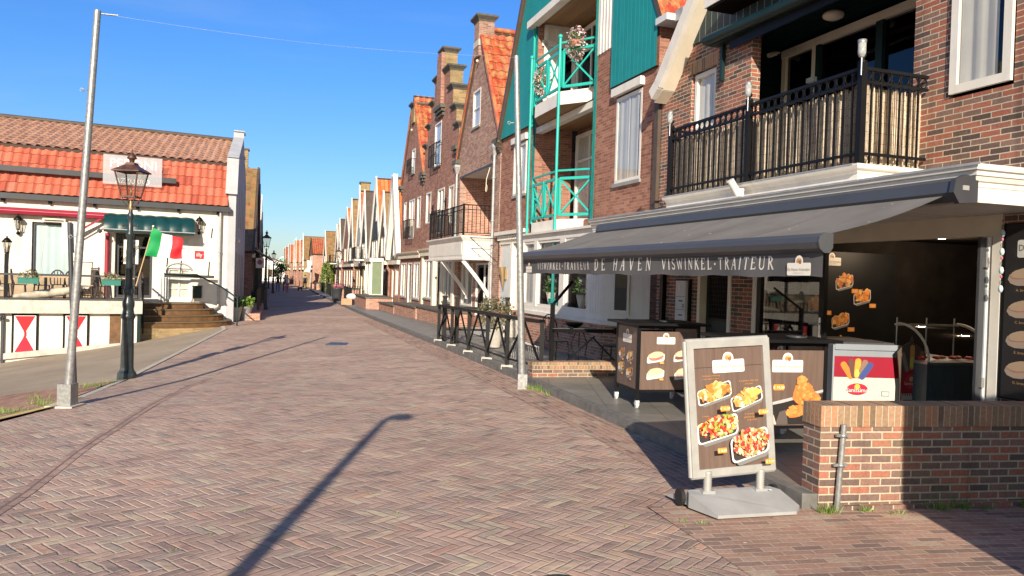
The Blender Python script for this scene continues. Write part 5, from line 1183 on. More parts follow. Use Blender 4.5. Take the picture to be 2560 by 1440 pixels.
# end of zone sign on the first lantern
t=thing('zone_sign','white end of parking zone plate mounted on the large lantern post','sign',(-6.62,13.3,1.9))
zc=aty(328,630,13.4); m=MB(); m.box(zc[0]-.135,zc[0]+.135,13.40,13.42,zc[2]-.215,zc[2]+.215,'anthracite')
m.box(zc[0]-.128,zc[0]+.128,13.392,13.399,zc[2]-.208,zc[2]+.208,'white'); m.build('plate',t)
m=MB(); sh=Sheet(m,(zc[0],13.391,zc[2]),(1,0,0),(0,0,1),(0,-1,0)); sh.text('ZONE',0,.135,.045,(.05,.05,.05),1); sh.ell(0,-.01,.095,.095,(.22,.24,.25),1,n=20); sh.ell(0,-.01,.06,.06,(.5,.52,.52),2,n=20)
for k in (-.03,0,.03): sh.rect(k,-.03,.012,.40,(.03,.03,.03),3,-.75)
m.build('print',t)
m=MB(); m.tube([(-6.62,13.3,zc[2]+.1),(zc[0],13.41,zc[2]+.1)],.015,6,'anthracite'); m.build('bracket',t)
# ================================================================== black railing along the terrace kerb
fn=thing('railing','black steel railing with A shaped braces along the terrace kerb','railing',(-.6,15.2,0))
Yp=[12.25,13.35,14.6,16.0,17.5,18.9]
def fp(Y): return (Xk(Y)+.12,Y,zk(Y)+.11)
P=[fp(y) for y in Yp]; P[0]=(.50,12.2,.11)
m=MB(); m.cm='black_paint'
for a,b in zip(P,P[1:]):
    A=Vector(a)+Vector((0,0,.86));B=Vector(b)+Vector((0,0,.86)); m.bar(A,B,.09,.06); m.bar(Vector(a)+Vector((0,0,.14)),Vector(b)+Vector((0,0,.14)),.02,.03)
m.build('top_rail',fn)
for p in P: m=MB(); m.box(p[0]-.035,p[0]+.035,p[1]-.035,p[1]+.035,p[2],p[2]+.85,'black_paint'); m.box(p[0]-.1,p[0]+.1,p[1]-.1,p[1]+.1,p[2]-.04,p[2]+.03,'concrete'); m.build('post',fn)
m=MB()
for a,b in zip(P,P[1:]):
    m.cut(); A=Vector(a);B=Vector(b);M_=A.lerp(B,.5)+Vector((0,0,.82)); m.bar(A+Vector((0,0,.12)),M_,.03,.03,'black_paint'); m.bar(B+Vector((0,0,.12)),M_,.03,.03,'black_paint')
m.build('brace',fn)
g2=thing('gate_railing','black post and rail barrier crossing to the brick house','railing',(-1.4,18.9,.1))
for (x,y) in ((-1.62,18.75),(-1.28,18.2),(-.1,18.9)): m=MB(); m.box(x-.05,x+.05,y-.05,y+.05,.05,1.12,'black_paint'); m.box(x-.065,x+.065,y-.065,y+.065,1.12,1.17,'black_paint'); m.build('post',g2)
m=MB(); m.bar((-1.62,18.75,.88),(-.1,18.9,.88),.06,.06,'black_paint'); m.bar((-1.62,18.75,.35),(-.1,18.9,.35),.05,.05,'black_paint'); m.build('rail',g2)
m=MB(); x,y=(-.42,14.75); m.tube([(x,y-.05,.55),(x,y-.05,.95)],.035,10,'galv'); m.box(x-.05,x+.05,y-.09,y,.56,.6,'galv'); m.box(x-.05,x+.05,y-.09,y,.9,.94,'galv'); m.build('tube_clamp',fn)
# planter with a shrub by the railing
t=thing('potted_shrub','olive green shrub in a pale pot behind the railing','plant',(.55,17.0,PZ)); 
m=MB(); m.lathe([(.12,0),(.2,.38),(.22,.40),(.19,.40),(.17,.36),(0,.36)],(-.35,17.0,PZ),14,'concrete'); m.build('pot',t)
m=MB(); leaves(m,(-.35,17.0,PZ+.75),(.42,.40,.38),900,'leaf_dry',.07,seed=4); m.build('foliage',t)
# ================================================================== weeds
def tuft(label,x,y,n=26,h=.09,r=.07,mat='leaf_bright',z=None):
    rd=random.Random(int(x*97+y*31)); m=MB(); z0=g(x,y) if z is None else z
    for _ in range(n):
        a=rd.random()*6.28; q=r*rd.random(); px,py=x+q*cos(a)*1.6,y+q*sin(a)*.6; b=rd.random()*6.28; hh=h*(.5+.7*rd.random()); ln=.6*hh*rd.random()+.01
        dx,dy=cos(b)*.0045,sin(b)*.0045; m.poly([(px-dx,py-dy,z0),(px+dx,py+dy,z0),(px+cos(a)*ln,py+sin(a)*ln,z0+hh)],mat)
    return m
m=MB(); allv=[]
def addt(M_,*a,**k):
    t=tuft('',*a,**k); b=len(M_.V); M_.V+=t.V; M_.F+=[tuple(b+i for i in f) for f in t.F]; M_.UV+=t.UV; M_.sm+=t.sm; M_.C+=t.C
    for mt in t.mats: M_.mat(mt)
    M_.mi+= [M_.mats.index(t.mats[i]) for i in t.mi]
W_=MB(); rd=random.Random(8)
for s,n,q in ((.03,-.09,60),(.33,-.07,34),(.95,-.08,44),(1.15,-.07,50),(1.35,-.09,30),(1.75,-.08,50),(2.1,-.06,30),(.55,-.16,14)):
    p=FW.w(s,n); addt(W_,p[0],p[1],q,.085 if q>40 else .05,.05)
for x,y in ((.45,11.35),(.33,11.45),(.5,11.2),(.62,10.9)): addt(W_,x,y,40,.10,.08)
for i in range(26): y=8.0+5.0*rd.random(); x=Xe(y)-.2-.8*rd.random()**1.6; addt(W_,x,y,36,.07,.12)
for i in range(30): x=-3+5*rd.random(); y=4.2+3*rd.random(); addt(W_,x,y,4,.015,.02)
for px,py in ((1900,1215),(1890,1200),(1700,1300),(1750,1305),(1560,1075)): p=atz(px,py,0); addt(W_,p[0],p[1],16,.03,.04)
lt=MB(); rd=random.Random(77)
for i in range(46):
    y=3.8+9*rd.random()**1.5; x=-4.5+7*rd.random(); q=.006+.012*rd.random(); a=rd.random()*3; lt.poly([(x+q*cos(a+k*1.57),y+q*.6*sin(a+k*1.57),g(x,y)+.007) for k in range(4)],('bag_white','leaf_dry','parasol_cloth')[i%3])
lt.build('litter',kind='stuff',origin=(0,0,0))
W_.build('weeds',kind='stuff',origin=(0,0,0))
# round manhole cover at the bottom edge
m=MB(); p=atz(1402,1446,0); m.lathe([(0,.006),(.11,.006),(.115,.004),(.14,.004),(.145,.001)],(p[0],p[1],g(*p)),20,'anthracite'); m.build('manhole_cover',label='small round iron cover in the paving at the bottom edge',cat='manhole cover')
p=atz(855,857,-.12); m=MB(); m.box(p[0]-.35,p[0]+.35,p[1]-.35,p[1]+.35,g(*p)-.02,g(*p)+.006,'anthracite'); 
m.build('drain_cover',label='square iron drain cover in the middle of the street',cat='drain cover')
# ================================================================== things standing behind the camera that throw the foreground shadows
t=thing('street_lamp','tall street lamp with a short arm standing behind the viewer','street lamp',(-1.55,-1.95,0))
m=MB(); m.tube([(-1.55,-1.95,0),(-1.55,-1.95,4.55)],[.075,.05],12,'anthracite'); m.build('pole',t)
m=MB(); m.tube([(-1.55,-1.95,4.5),(-1.52,-1.95,4.66),(-1.44,-1.95,4.72)],.045,8,'anthracite'); m.ball((-1.38,-1.95,4.66),.10,'anthracite',sc=(1.5,1,.9)); m.build('head',t)
ks=thing('shade_caster','added unseen dark green kiosk with pitched roof beside the viewer on the right','shade_caster',(4.4,1.3,0))  # unseen booth form, made up to throw the shade on the low wall
m=MB(); m.box(3.02,6.0,.3,2.3,0,2.35,'dark_board'); m.build('wall',ks)
m=MB(); m.ext([(2.94,.15,2.35),(6.1,.15,2.35),(4.5,.15,2.9)],(0,2.3,0),'cap_brown'); m.build('roof',ks)
m=MB(); m.box(3.8,4.9,.27,.3,1.0,2.0,'white'); m.build('window',ks)

# shelves with bottles and boxes on the back wall of the shop
t=thing('wall_shelf','dim wall shelf of bottles and cartons behind the shop counter','shelf',FS.w(9.6,-5,1.0))
for z in (.98,1.12): m=MB(FS); m.box(8.4,10.2,-5.14,-4.9,z-.012,z,'steel'); m.build('shelf_board',t)
rd=random.Random(9)
for k in range(14):
    s=8.5+.12*k; m=MB(FS)
    if k%3: m.lathe([(0,0),(.03,0),(.03,.07),(.012,.09),(.012,.11),(0,.11)],(s,-5.02,.98+.14*(k%2)),8,('curtain','red_paint','brass','box_green')[k%4])
    else: m.box(s-.04,s+.04,-5.08,-4.98,.98,1.06,'curtain')
    m.build('bottle' if k%3 else 'carton',label='small item on the dim back shelf, number' if False else None,parent=t)
# ================================================================== teal house
th=thing('teal_house','brown brick house with turquoise boarded gable and two turquoise balconies','house',FS.w(19.5,-1,PZ))
GL=(1.854,1,50.6); GR=(-1.854,1,-20.9)
m=MB(FS); m.cm='brick_teal'
hw=[(15.57,16.66,3.62,5.42),(17.66,21.40,2.98,8.36),(21.98,23.02,3.95,5.42)]
m.wall(14.98,24.23,2.75,14.9,hw,clip=[GL,GR],rev=.18)
m.poly([(14.98,0,2.7),(14.98,0,6.6),(14.98,-9,6.6),(14.98,-9,2.7)],'brick_teal'); m.poly([(24.23,0,0),(24.23,-9,0),(24.23,-9,5.6),(24.23,0,5.6)])
m.box(21.45,24.23,-.25,0,-.1,2.7) if False else None
m.build('wall',th)
m=MB(FS)   # boarded gable, slightly proud, with turned hem
for (a,b,z) in ((14.96,16.85,5.62),(21.55,24.2,5.72)):
    m.cut(); m.wall(a,b,z,14.6,[(17.66,21.40,2,8.36)],n=.07,rev=.07,clip=[(1.854,1,50.6),(-1.854,1,-20.85)],m='teal_board'); m.poly([(a,.07,z),(b,.07,z),(b,0,z),(a,0,z)],'dark_green')
m.cut(); m.wall(16.85,21.55,8.37,14.6,[],n=.07,clip=[(1.854,1,50.6),(-1.854,1,-20.85)],m='teal_board')
for s in (16.85,21.55): m.poly([(s,0,5.65),(s,0,8.3),(s,.07,8.3),(s,.07,5.65)][::(-1 if s<18 else 1)],'teal')
m.build('cladding',th)
m=MB(FS); m.box(16.85,17.66,.001,.012,6.5,8.36,'white')
for k in range(5): x=16.9+.15*k; m.box(x,x+.02,.012,.03,6.5,8.36,'white')
m.build('pilaster',th)
m=MB(FS); band(m,FS,[(24.34,5.55),(19.4,14.75)],.14,-.05,.16,'cap_brown'); m.build('verge',th)
roofslab(th,FS,(24.4,.1,5.5),(24.4,-9,5.5),(19.3,-9,14.8),(19.3,.1,14.8),'tile_red',geo=False)
roofslab(th,FS,(14.75,-9,6.45),(14.75,.1,6.45),(19.3,.1,14.8),(19.3,-9,14.8),'tile_red',geo=False)
m=MB(FS); m.box(14.55,14.95,-1.2,.12,6.33,6.45,'pale_grey'); m.box(14.3,14.55,-3,-.05,6.3,6.5,'zinc'); m.build('gutter',th)
# recess: floors, jambs, back wall with glazed fronts
D=-1.05
def recess(z0,z1,jamb,sof):
    m=MB(FS); m.poly([(21.40,-.18,z0),(21.40,D,z0),(21.40,D,z1),(21.40,-.18,z1)][::-1],jamb); m.poly([(17.66,-.18,z0),(17.66,-.18,z1),(17.66,D,z1),(17.66,D,z0)][::-1],jamb)
    m.poly([(17.66,D-.15,z0),(17.66,D-.15,z1),(21.4,D-.15,z1),(21.4,D-.15,z0)],'brick_teal'); m.poly([(17.66,0,z1),(21.4,0,z1),(21.4,D-.15,z1),(17.66,D-.15,z1)],sof)
    m.poly([(17.66,0,z0),(17.66,D-.15,z0),(21.4,D-.15,z0),(21.4,0,z0)],'concrete'); m.build('recess_lining',th)
recess(5.9,8.34,'white','soffit_wood'); recess(3.0,5.62,'brick_teal','soffit_wood')
window(th,FS,17.75,19.5,6.0,8.2,D+.02,.10,.09,'white',cols=2,trans=7.6,sill=None,name='balcony_window',curtain='curtain'); window(th,FS,19.52,21.35,6.0,8.2,D+.02,.10,.09,'white',cols=2,trans=7.6,sill=None,name='balcony_window',glass='glass_dark',curtain=None)
window(th,FS,17.75,19.5,3.05,5.45,D+.02,.10,.09,'white',cols=2,trans=4.75,sill=None,name='balcony_window'); window(th,FS,19.52,21.2,3.05,5.45,D+.02,.10,.09,'white',cols=2,trans=4.75,sill=None,name='balcony_window')
# glazed side screen on the far jamb, upper floor
m=MB(FS)
for n in (-.2,-.55,-1.0): m.box(21.34,21.39,n-.06,n+.04,5.95,8.3,'white')
m.box(21.34,21.39,-1.0,-.1,7.75,7.9,'white'); m.box(21.34,21.39,-1.,-.1,6.4,6.5,'white'); m.build('side_screen',th)
m=MB(FS); m.box(21.375,21.385,-.95,-.55,6.5,7.75,'glass_dark'); m.build('side_pane',th)
m=MB(FS); m.box(17.4,21.7,.001,.22,8.24,8.42,'white'); m.build('recess_beam',th)
m=MB(FS); m.box(17.7,21.4,-.2,-.02,5.45,5.60,'white'); m.build('lower_beam',th)
m=MB(FS); m.tube([(17.8,-.35,5.28),(18.25,-.35,5.33)],.06,8,'white'); m.box(17.8,18.2,-.3,-.2,5.2,5.42,'white'); m.build('rolled_blind',th)
window(th,FS,15.57,16.66,3.62,5.36,0,.02,.07,'white',cols=2,curtain='curtain',cfull=.85,cside=1,out=-.035)
window(th,FS,21.98,23.02,3.95,5.36,0,.03,.07,'white',cols=2)
m=MB(FS); m.box(15.5,16.75,-.0,.10,5.40,5.56,'white'); m.cut(); m.box(21.9,23.1,0,.10,5.40,5.56,'white'); m.build('blind_box',th)
# the two balconies
BP=[(21.2,.0),(20.35,.42),(18.70,.42),(17.95,-.15)]
for zf,lab,sof in ((5.92,'upper','soffit_wood'),(3.02,'lower','white')):
    b=thing('balcony','%s turquoise balcony of the boarded house'%lab+(' with hanging flower pots' if lab=='upper' else ' above the bay window'),'balcony',FS.w(19.5,.3,zf-.3),'turquoise balconies of the boarded house')
    m=MB(FS); P=[(s,n,zf) for s,n in BP]+[(17.95,-.5,zf),(21.2,-.5,zf)]; m.ext(P,(0,0,-.30),'white'); m.build('slab',b)
    if lab=='upper': m=MB(FS); m.poly([(s,n,zf-.302) for s,n in BP]+[(17.95,-.5,zf-.302),(21.2,-.5,zf-.302)],'soffit_wood'); m.build('underside',b)
    z0=zf+.10; z1=zf+.92; zt=zf+1.10
    m=MB(FS); m.cm='teal'
    for (a,c,nn) in ((BP[0],BP[1],1),(BP[1],BP[2],2),(BP[2],BP[3],1)):
        A=Vector((a[0],a[1],0));B=Vector((c[0],c[1],0)); ez=Vector((0,0,1))
        m.bar(A+ez*zt,B+ez*zt,.045,.04)
        for k in range(nn):
            p=A.lerp(B,(k+.06)/nn);q=A.lerp(B,(k+.94)/nn)
            for z in (z0,z1): m.bar(p+ez*z,q+ez*z,.045,.06)
            for x in (p,q): m.bar(x+ez*z0,x+ez*z1,.05,.05)
            m.bar(p+ez*z0,q+ez*z1,.03,.035); m.bar(p+ez*z1,q+ez*z0,.03,.035); c_=(p+q)/2; m.ball((c_.x,c_.y,(z0+z1)/2),.035)
    m.build('railing',b)
    for p in (BP[1],BP[3]) : m=MB(FS); m.bar((p[0],p[1],zf-.02),(p[0],p[1],zt),.045,.045,'teal'); m.build('baluster',b)
m=MB(FS); m.cm='teal'
for s,n in ((BP[2][0],.46),(20.55,.46)):
    m=MB(FS); m.tube([(s,n,1.05),(s,n,7.12)],.034,10,'teal'); m.ball((s,n,7.16),.055,'teal'); m.box(s-.06,s+.2,n-.2,n+.02,1.02,1.2,'teal')
    m.build('balcony_post',th)
for k,(s,n,z,l) in enumerate(((18.35,.22,6.95,'round basket of pink and white flowers on the corner of the upper turquoise balcony'),(20.1,.35,6.5,'trailing pink and white flowers at the far end of the upper turquoise balcony'))):
    t=thing('flower_basket',l,'flowers',FS.w(s,n,z-.3),'flowers on the turquoise balcony')
    m=MB(FS); m.lathe([(0,-.1),(.12,-.08),(.15,.05),(0,.05)],(s,n,z),10,'terracotta'); m.build('pot',t)
    m=MB(FS); leaves(m,(s,n,z-.05),(.24,.2,.38),320,'leaf',.06,seed=k); leaves(m,(s,n,z-.02),(.26,.22,.40),420,'flower_white',.05,.8,seed=k+5); leaves(m,(s,n,z-.02),(.26,.22,.40),160,'flower_pink',.045,.8,seed=k+9); m.build('blossom',t)
# ground floor bay
def bw(a,b,z0,z1,**k): window(th,FS,a,b,z0,z1,.55,.08,.06,'white',sill=None,name='bay_window',**k)
m=MB(FS); m.cm='brick_teal'; 
bayp=[(21.6,0),(20.6,.55),(15.9,.55),(15.0,.02)]
def loop(mb,P,z0,z1,mat,off=0):
    for (a,b) in zip(P,P[1:]): mb.poly([(a[0],a[1]+off,z0),(a[0],a[1]+off,z1),(b[0],b[1]+off,z1),(b[0],b[1]+off,z0)][::-1] if a[0]<b[0] else [(a[0],a[1]+off,z0),(b[0],b[1]+off,z0),(b[0],b[1]+off,z1),(a[0],a[1]+off,z1)][::-1],mat)
loop(m,bayp,0,.80,'brick_red'); m.build('bay_base',th)
m=MB(FS)
m.wall(15.9,20.6,.80,2.7,[(18.12,19.55,1.0,2.55),(16.62,17.85,1.0,2.55),(19.75,20.5,1.0,2.55)],n=.55,rev=.08,m='white')
loop(m,[(21.6,0),(20.6,.55)],.8,2.7,'white'); loop(m,[(15.9,.55),(15.0,.02)],.8,2.7,'white')
for k in range(5): x=15.96+.12*k; m.box(x,x+.012,.55,.556,1.0,2.5,'pale_grey')
m.build('bay_wall',th)
m=MB(FS); P=[(21.7,0,2.70),(20.65,.62,2.70),(15.85,.62,2.70),(14.98,.05,2.70)]; m.ext(P,(0,0,.05),'white'); P=[(21.7,0,.80),(20.65,.60,.80),(15.85,.60,.80),(14.98,.05,.80)]; m.ext(P,(0,0,.08),'white'); m.build('bay_moulding',th)
bw(18.12,19.55,1.0,2.55,curtain=None); bw(16.62,17.85,1.0,2.55,curtain=None); bw(19.75,20.5,1.0,2.55)
for s0,s1 in ((18.2,19.5),(16.7,17.8)):
    m=MB(FS); m.box(s0,s1,.40,.42,2.15,2.52,'curtain'); m.build('roller_blind',th)
m=MB(FS)   # window and shutter on the chamfer
A=Vector((15.9,.56,0));B=Vector((15.0,.03,0)); d=(B-A).normalized(); 
for a,b,mt,off in ((.25,.62,'white',.02),(.30,.57,'glass_dark',.025)):
    p=A+d*a;q=A+d*b; nn=Vector((d.y,-d.x,0))*-1; o_=Vector((-d.y,d.x,0)); o_=o_ if o_.y>0 else -o_
    z0,z1=(1.02,2.5) if mt=='white' else (1.1,2.42); m.ext([p+Vector((0,0,z0))+o_*off*.5,q+Vector((0,0,z0))+o_*off*.5,q+Vector((0,0,z1))+o_*off*.5,p+Vector((0,0,z1))+o_*off*.5],o_*off*.5,mt)
m.build('side_window',th)
# window plants
for s,l,h in ((17.35,'white pot with leafy hydrangea in the bay window',.9),(19.1,'small potted plant in the far bay window',.6)):
    t=thing('window_plant',l,'plant',FS.w(s,.33,1.05),'plants in the bay window'); m=MB(FS); m.lathe([(.06,0),(.12,.28),(0,.28)],(s,.34,1.06),12,'cream'); m.build('pot',t)
    m=MB(FS); leaves(m,(s,.34,1.5),(.2,.14,.2),160,'leaf',.11,seed=3); leaves(m,(s-.1,.36,1.62),(.1,.08,.07),60,'flower_white',.05); m.build('foliage',t)
# entrance bay beside it: cornice, door, panel, bracket and golden horn
m=MB(FS); m.cm='brick_red'; m.box(22.0,24.3,-.2,0,-.1,.75); m.box(24.1,24.23,-.2,.0,.75,2.75); m.build('plinth',th)
m=MB(FS); m.box(21.7,24.25,-.2,.0,2.62,2.98,'cream')
for k in range(18): x=21.75+.14*k; m.box(x,x+.07,.0,.06,2.74,2.86,'white')
m.box(21.7,24.3,0,.14,2.88,2.98,'white'); m.build('entrance_cornice',th)
m=MB(FS); m.box(23.1,24.1,-.15,-.04,.74,2.64,'pale_grey'); m.box(22.95,23.1,-.15,.02,.3,2.64,'white'); m.build('entrance_panel',th)
m=MB(FS); m.box(22.1,22.95,-.2,-.12,.3,2.1,'cream'); m.box(22.1,22.95,-.2,-.14,2.1,2.6,'anthracite');m.build('entrance_door',th)
m=MB(FS); m.box(21.7,22.1,-.2,.02,0,2.62,'white'); m.build('door_pilaster',th)
for k in range(3): 
    m=MB(FS); m.box(21.8,23.2,-.1,1.05-.3*k,PZ-.05+.17*k-.0,PZ+.115+.17*k,'concrete'); m.build('doorstep',th)
t=thing('golden_horn','golden horn ornament on the pale panel beside the entrance','ornament',FS.w(23.6,.05,1.2)); m=MB(FS); m.tube([(23.6,.04,1.35),(23.6,.06,1.7),(23.62,.08,1.95)],[.015,.07,.11],10,'brass'); m.build('horn',t); m=MB(FS); m.box(23.5,23.7,-.04,.02,1.6,1.9,'brass');m.build('bracket',t)
t=thing('wall_bracket','black wrought iron bracket on the wall above the entrance','bracket',FS.w(24.0,.4,2.5)); m=MB(FS); m.cm='black_paint'; m.bar((24.2,0,2.80),(24.2,.9,2.80),.02,.02); m.bar((24.2,.9,2.80),(24.2,.05,2.1),.02,.02); m.bar((24.2,.02,2.0),(24.2,.02,2.85),.02,.02)
for k in range(4): c=Vector((24.2,.2+.14*k,2.55+.02*k)); m.tube([c+Vector((0,.05*cos(2*pi*j/10),.05*sin(2*pi*j/10))) for j in range(11)],.007,4)
m.build('scroll',t)
# ================================================================== brick house with white balcony (pointed gable)
def win(par,a,b,z0,z1,n=0,**k): return window(par,FS,a,b,z0,z1,n,**k)
A_=thing('gabled_house','purple brick house with steep red tiled roof, tall chimney and white boxed balcony','house',FS.w(26.8,-1,0))
Ag=[(-1.58,1,5.9-1.58*24.4),(1.58,1,5.9+1.58*29.25)]
m=MB(FS); m.cm='brick_purple'; m.wall(24.32,29.25,2.9,10,[(24.9,28.9,2.95,5.15),(26.62,27.5,6.62,7.85)],clip=Ag,rev=.15)
m.poly([(24.32,0,-.2),(24.32,0,5.8),(24.32,-9,5.8),(24.32,-9,-.2)],'brick_purple')
m.box(24.32,24.9,-.2,-.001,-.2,2.9); m.box(28.9,29.25,-.2,-.001,-.2,2.9)
for q in ([(28.9,-.15,2.95),(28.9,-1.3,2.95),(28.9,-1.3,5.15),(28.9,-.15,5.15)],[(24.9,-1.3,2.95),(28.9,-1.3,2.95),(28.9,-1.3,5.15),(24.9,-1.3,5.15)]): m.poly(q[::-1] if q[0][0]>28 else q[::-1],'brick_red')
m.poly([(24.9,-.15,2.95),(24.9,-.15,5.15),(24.9,-1.3,5.15),(24.9,-1.3,2.95)][::-1],'brick_red')
m.build('wall',A_)
m=MB(FS); m.poly([(24.9,-.0,5.148),(28.9,-.0,5.148),(28.9,-1.3,5.148),(24.9,-1.3,5.148)],'soffit_white'); m.cut(); m.poly([(24.9,-.0,2.96),(28.9,-.0,2.96),(28.9,-1.3,2.96),(24.9,-1.3,2.96)][::-1],'concrete'); m.cut(); m.box(24.85,28.95,.001,.02,5.10,5.17,'anthracite'); m.build('loggia_lining',A_)
win(A_,25.0,26.3,2.98,5.1,-1.2,cols=2,sill=None,name='french_door'); win(A_,26.35,27.3,2.98,5.1,-1.2,cols=1,sill=None,name='french_door')
win(A_,26.62,27.5,6.62,7.85,0,rows=2,cols=1)
roofslab(A_,FS,(24.28,-9,5.75),(24.28,.05,5.75),(26.85,.05,9.75),(26.85,-9,9.75),'tile_red',tw=.28,th=.36)
roofslab(A_,FS,(29.35,.05,5.75),(29.35,-9,5.75),(26.85,-9,9.75),(26.85,.05,9.75),'tile_red',geo=False)
m=MB(FS); band(m,FS,[(24.3,5.86),(26.6,9.5)],.10,-.02,.09,'tile_red'); band(m,FS,[(27.1,9.5),(29.33,5.86)],.10,-.02,.09,'tile_red'); m.tube([(26.85,-.3,9.82),(26.85,-9,9.82)],.09,8,'tile_red'); m.build('verge_tile',A_)
m=MB(FS); m.box(26.72,27.28,-.42,.10,8.9,10.02,'brick_purple'); m.build('chimney_stack',A_)
def ccap(par,s0,s1,n0,n1,z,name='chimney_cap'):
    m=MB(FS); c=((s0+s1)/2,(n0+n1)/2); hs,hn=(s1-s0)/2,(n1-n0)/2
    V=[]
    for e,zz in ((0.01,z),(.03,z+.05),(.12,z+.15),(.12,z+.21),(.0,z+.23)):
        V.append([(c[0]-hs-e,c[1]-hn-e,zz),(c[0]+hs+e,c[1]-hn-e,zz),(c[0]+hs+e,c[1]+hn+e,zz),(c[0]-hs-e,c[1]+hn+e,zz)])
    for a,b in zip(V,V[1:]):
        for i in range(4): j=(i+1)%4; m.poly([a[i],a[j],b[j],b[i]],'stone_dark')
    m.poly(V[-1],'stone_dark'); m.poly(V[0][::-1],'stone_dark'); return m.build(name,par)
ccap(A_,26.72,27.28,-.42,.10,10.02)
m=MB(FS); m.box(26.69,27.31,-.45,.115,9.22,9.42,'concrete'); m.build('chimney_band',A_)
def corbel(par,s,z,w=.45,n=.16,name='corbel',d=.5):
    m=MB(FS)
    for i,(e,zz) in enumerate(((.0,z-.26),(.06,z-.12),(.12,z))): m.box(s-w/2+.12-e-.05,s+w/2-.12+e+.05,-d,n-.12+e,zz-.10,zz-.002 if i<2 else zz+.05,'stone_dark')
    return m.build(name,par)
corbel(A_,24.45,5.75); corbel(A_,29.3,5.75)
downpipe(A_,FS,24.65,.09,.15,5.35)
m=MB(FS); m.ball((26.9,.08,8.75),.05,'cream'); m.build('gable_lamp',A_)
m=MB(FS); m.tube([(25.3,.02,5.05),(25.3,.12,4.7),(25.35,.12,4.45)],.012,5,'cream'); m.tube([Vector((25.3,.12,4.4))+Vector((.07*cos(k*.6),0,.11*sin(k*.6))) for k in range(12)],.012,5,'cream'); m.build('rope',A_)
# boxed balcony with its railing and braces
Ab=thing('boxed_balcony','white panelled balcony with black rail on curved white braces','balcony',FS.w(27,.5,2.2))
m=MB(FS); cornice(m,FS,24.85,29.5,.95,[(0,2.16),(0,2.22),(-.02,2.23),(-.02,2.72),(.0,2.74),(.05,2.80),(.08,2.84),(.08,2.88),(0,2.885)],'white')
m.box(25.0,29.3,.932,.94,2.30,2.66,'white'); m.box(24.862,24.872,.1,.85,2.3,2.66,'white'); m.build('box',Ab)
m=MB(FS); railing(m,[(24.9,0),(24.9,.92),(26.2,.92),(27.7,.92),(29.4,.92),(29.4,0)],2.90,3.82,'black_paint',.13,.016,.04,.055,.08)
m.bar((24.9,.92,3.68),(29.4,.92,3.68),.02,.025,'black_paint'); m.bar((24.9,.0,3.68),(24.9,.92,3.68),.02,.025,'black_paint'); m.build('railing',Ab)
for s in (24.98,27.6):
    m=MB(FS); pts=[(s,.05+.85*k/8,1.05+1.08*(k/8)**.85) for k in range(9)]
    m.tube(pts,.075,4,'white',False); m.box(s-.06,s+.06,-.02,.06,.9,2.16,'white'); m.build('brace',Ab)
# ground floor of this house
m=MB(FS); m.cm='brick_red'; m.wall(24.9,28.9,-.2,2.16,[(25.1,26.9,.35,2.1),(27.3,28.7,.65,2.1)],n=-.1,rev=.1); m.box(27.0,31.6,.0,.85,-.25,.42); m.build('ground_floor_wall',A_)
win(A_,25.1,26.9,.35,2.1,-.1,cols=2,sill=None,name='front_door',curtain=None); win(A_,27.3,28.7,.65,2.1,-.1,cols=2,name='window')
m=MB(FS); m.box(26.95,31.65,-.02,.9,.42,.48,'stone_dark'); m.build('plinth_cap',A_)
# ================================================================== stepped gable house
B_=thing('stepped_gable_house','tall brown brick house with stepped gable, dark caps and mossy side bricks','house',FS.w(32,-1,0))
m=MB(FS); m.cm='brick_brown'
steps=[(29.27,34.95,7.0),(29.75,34.5,7.75),(30.3,33.95,8.6),(30.85,33.4,9.45),(31.78,32.48,10.35)]
holes=[(32.0,33.1,6.0,7.75),(29.75,30.5,3.6,5.0),(31.2,32.3,3.3,5.05),(33.5,34.4,3.8,5.1)]
prev=-.4
for a,b,z in steps:
    m.wall(a,b,prev if prev>0 else -.4,z,[h for h in holes if h[3]<=z and h[2]>=prev or (prev<0 and h[2]<z)] if prev<0 else [],n=.0,rev=.14) if False else None
    prev=z
m.wall(29.27,34.95,2.55,7.0,[(32.0,33.1,6.0,7.0)]+holes[1:],rev=.14); m.wall(29.75,34.5,7.0,7.75,[(32.0,33.1,7.0,7.75)],rev=.14); m.wall(30.3,33.95,7.75,8.6,rev=.1); m.wall(30.85,33.4,8.6,9.45); m.wall(31.78,32.48,9.45,10.35)
m.wall(29.27,34.95,-.4,2.55,[(29.7,31.0,.7,2.3),(31.5,32.4,.1,2.3),(32.9,34.4,.7,2.3)],rev=.14)
m.build('wall',B_)
m=MB(FS)
for a,b,z0,z1 in ((29.27,34.95,4.5,7.0),(29.75,34.5,7.0,7.75),(30.3,33.95,7.75,8.6),(30.85,33.4,8.6,9.45),(31.78,32.48,9.45,10.35)):
    for s,o in ((a,-1),(b,1)): m.poly([(s,0,z0),(s,0,z1),(s,-.5,z1),(s,-.5,z0)][::(1 if o<0 else -1)],'brick_yellow')
    m.poly([(a,-.5,z0),(a,-.5,z1),(b,-.5,z1),(b,-.5,z0)],'brick_yellow')
m.poly([(29.27,0,-.4),(29.27,0,6.0),(29.27,-8,6.0),(29.27,-8,-.4)],'brick_brown'); m.build('side_wall',B_)
for (a,b,z) in ((29.27,29.75,7.0),(29.75,30.3,7.75),(30.3,30.85,8.6),(30.85,31.7,9.45),(34.5,34.95,7.0),(33.95,34.5,7.75),(33.4,33.95,8.6),(32.56,33.4,9.45)): ccap(B_,a,b-.02,-.5,.0,z,'step_cap')
ccap(B_,31.78,32.48,-.5,0,10.35)
m=MB(FS); m.box(31.55,32.7,.001,.18,6.9,10.3,'brick_yellow') if False else None
m.box(31.76,32.5,.001,.14,8.3,10.34,'brick_brown'); m.build('stack_pier',B_)
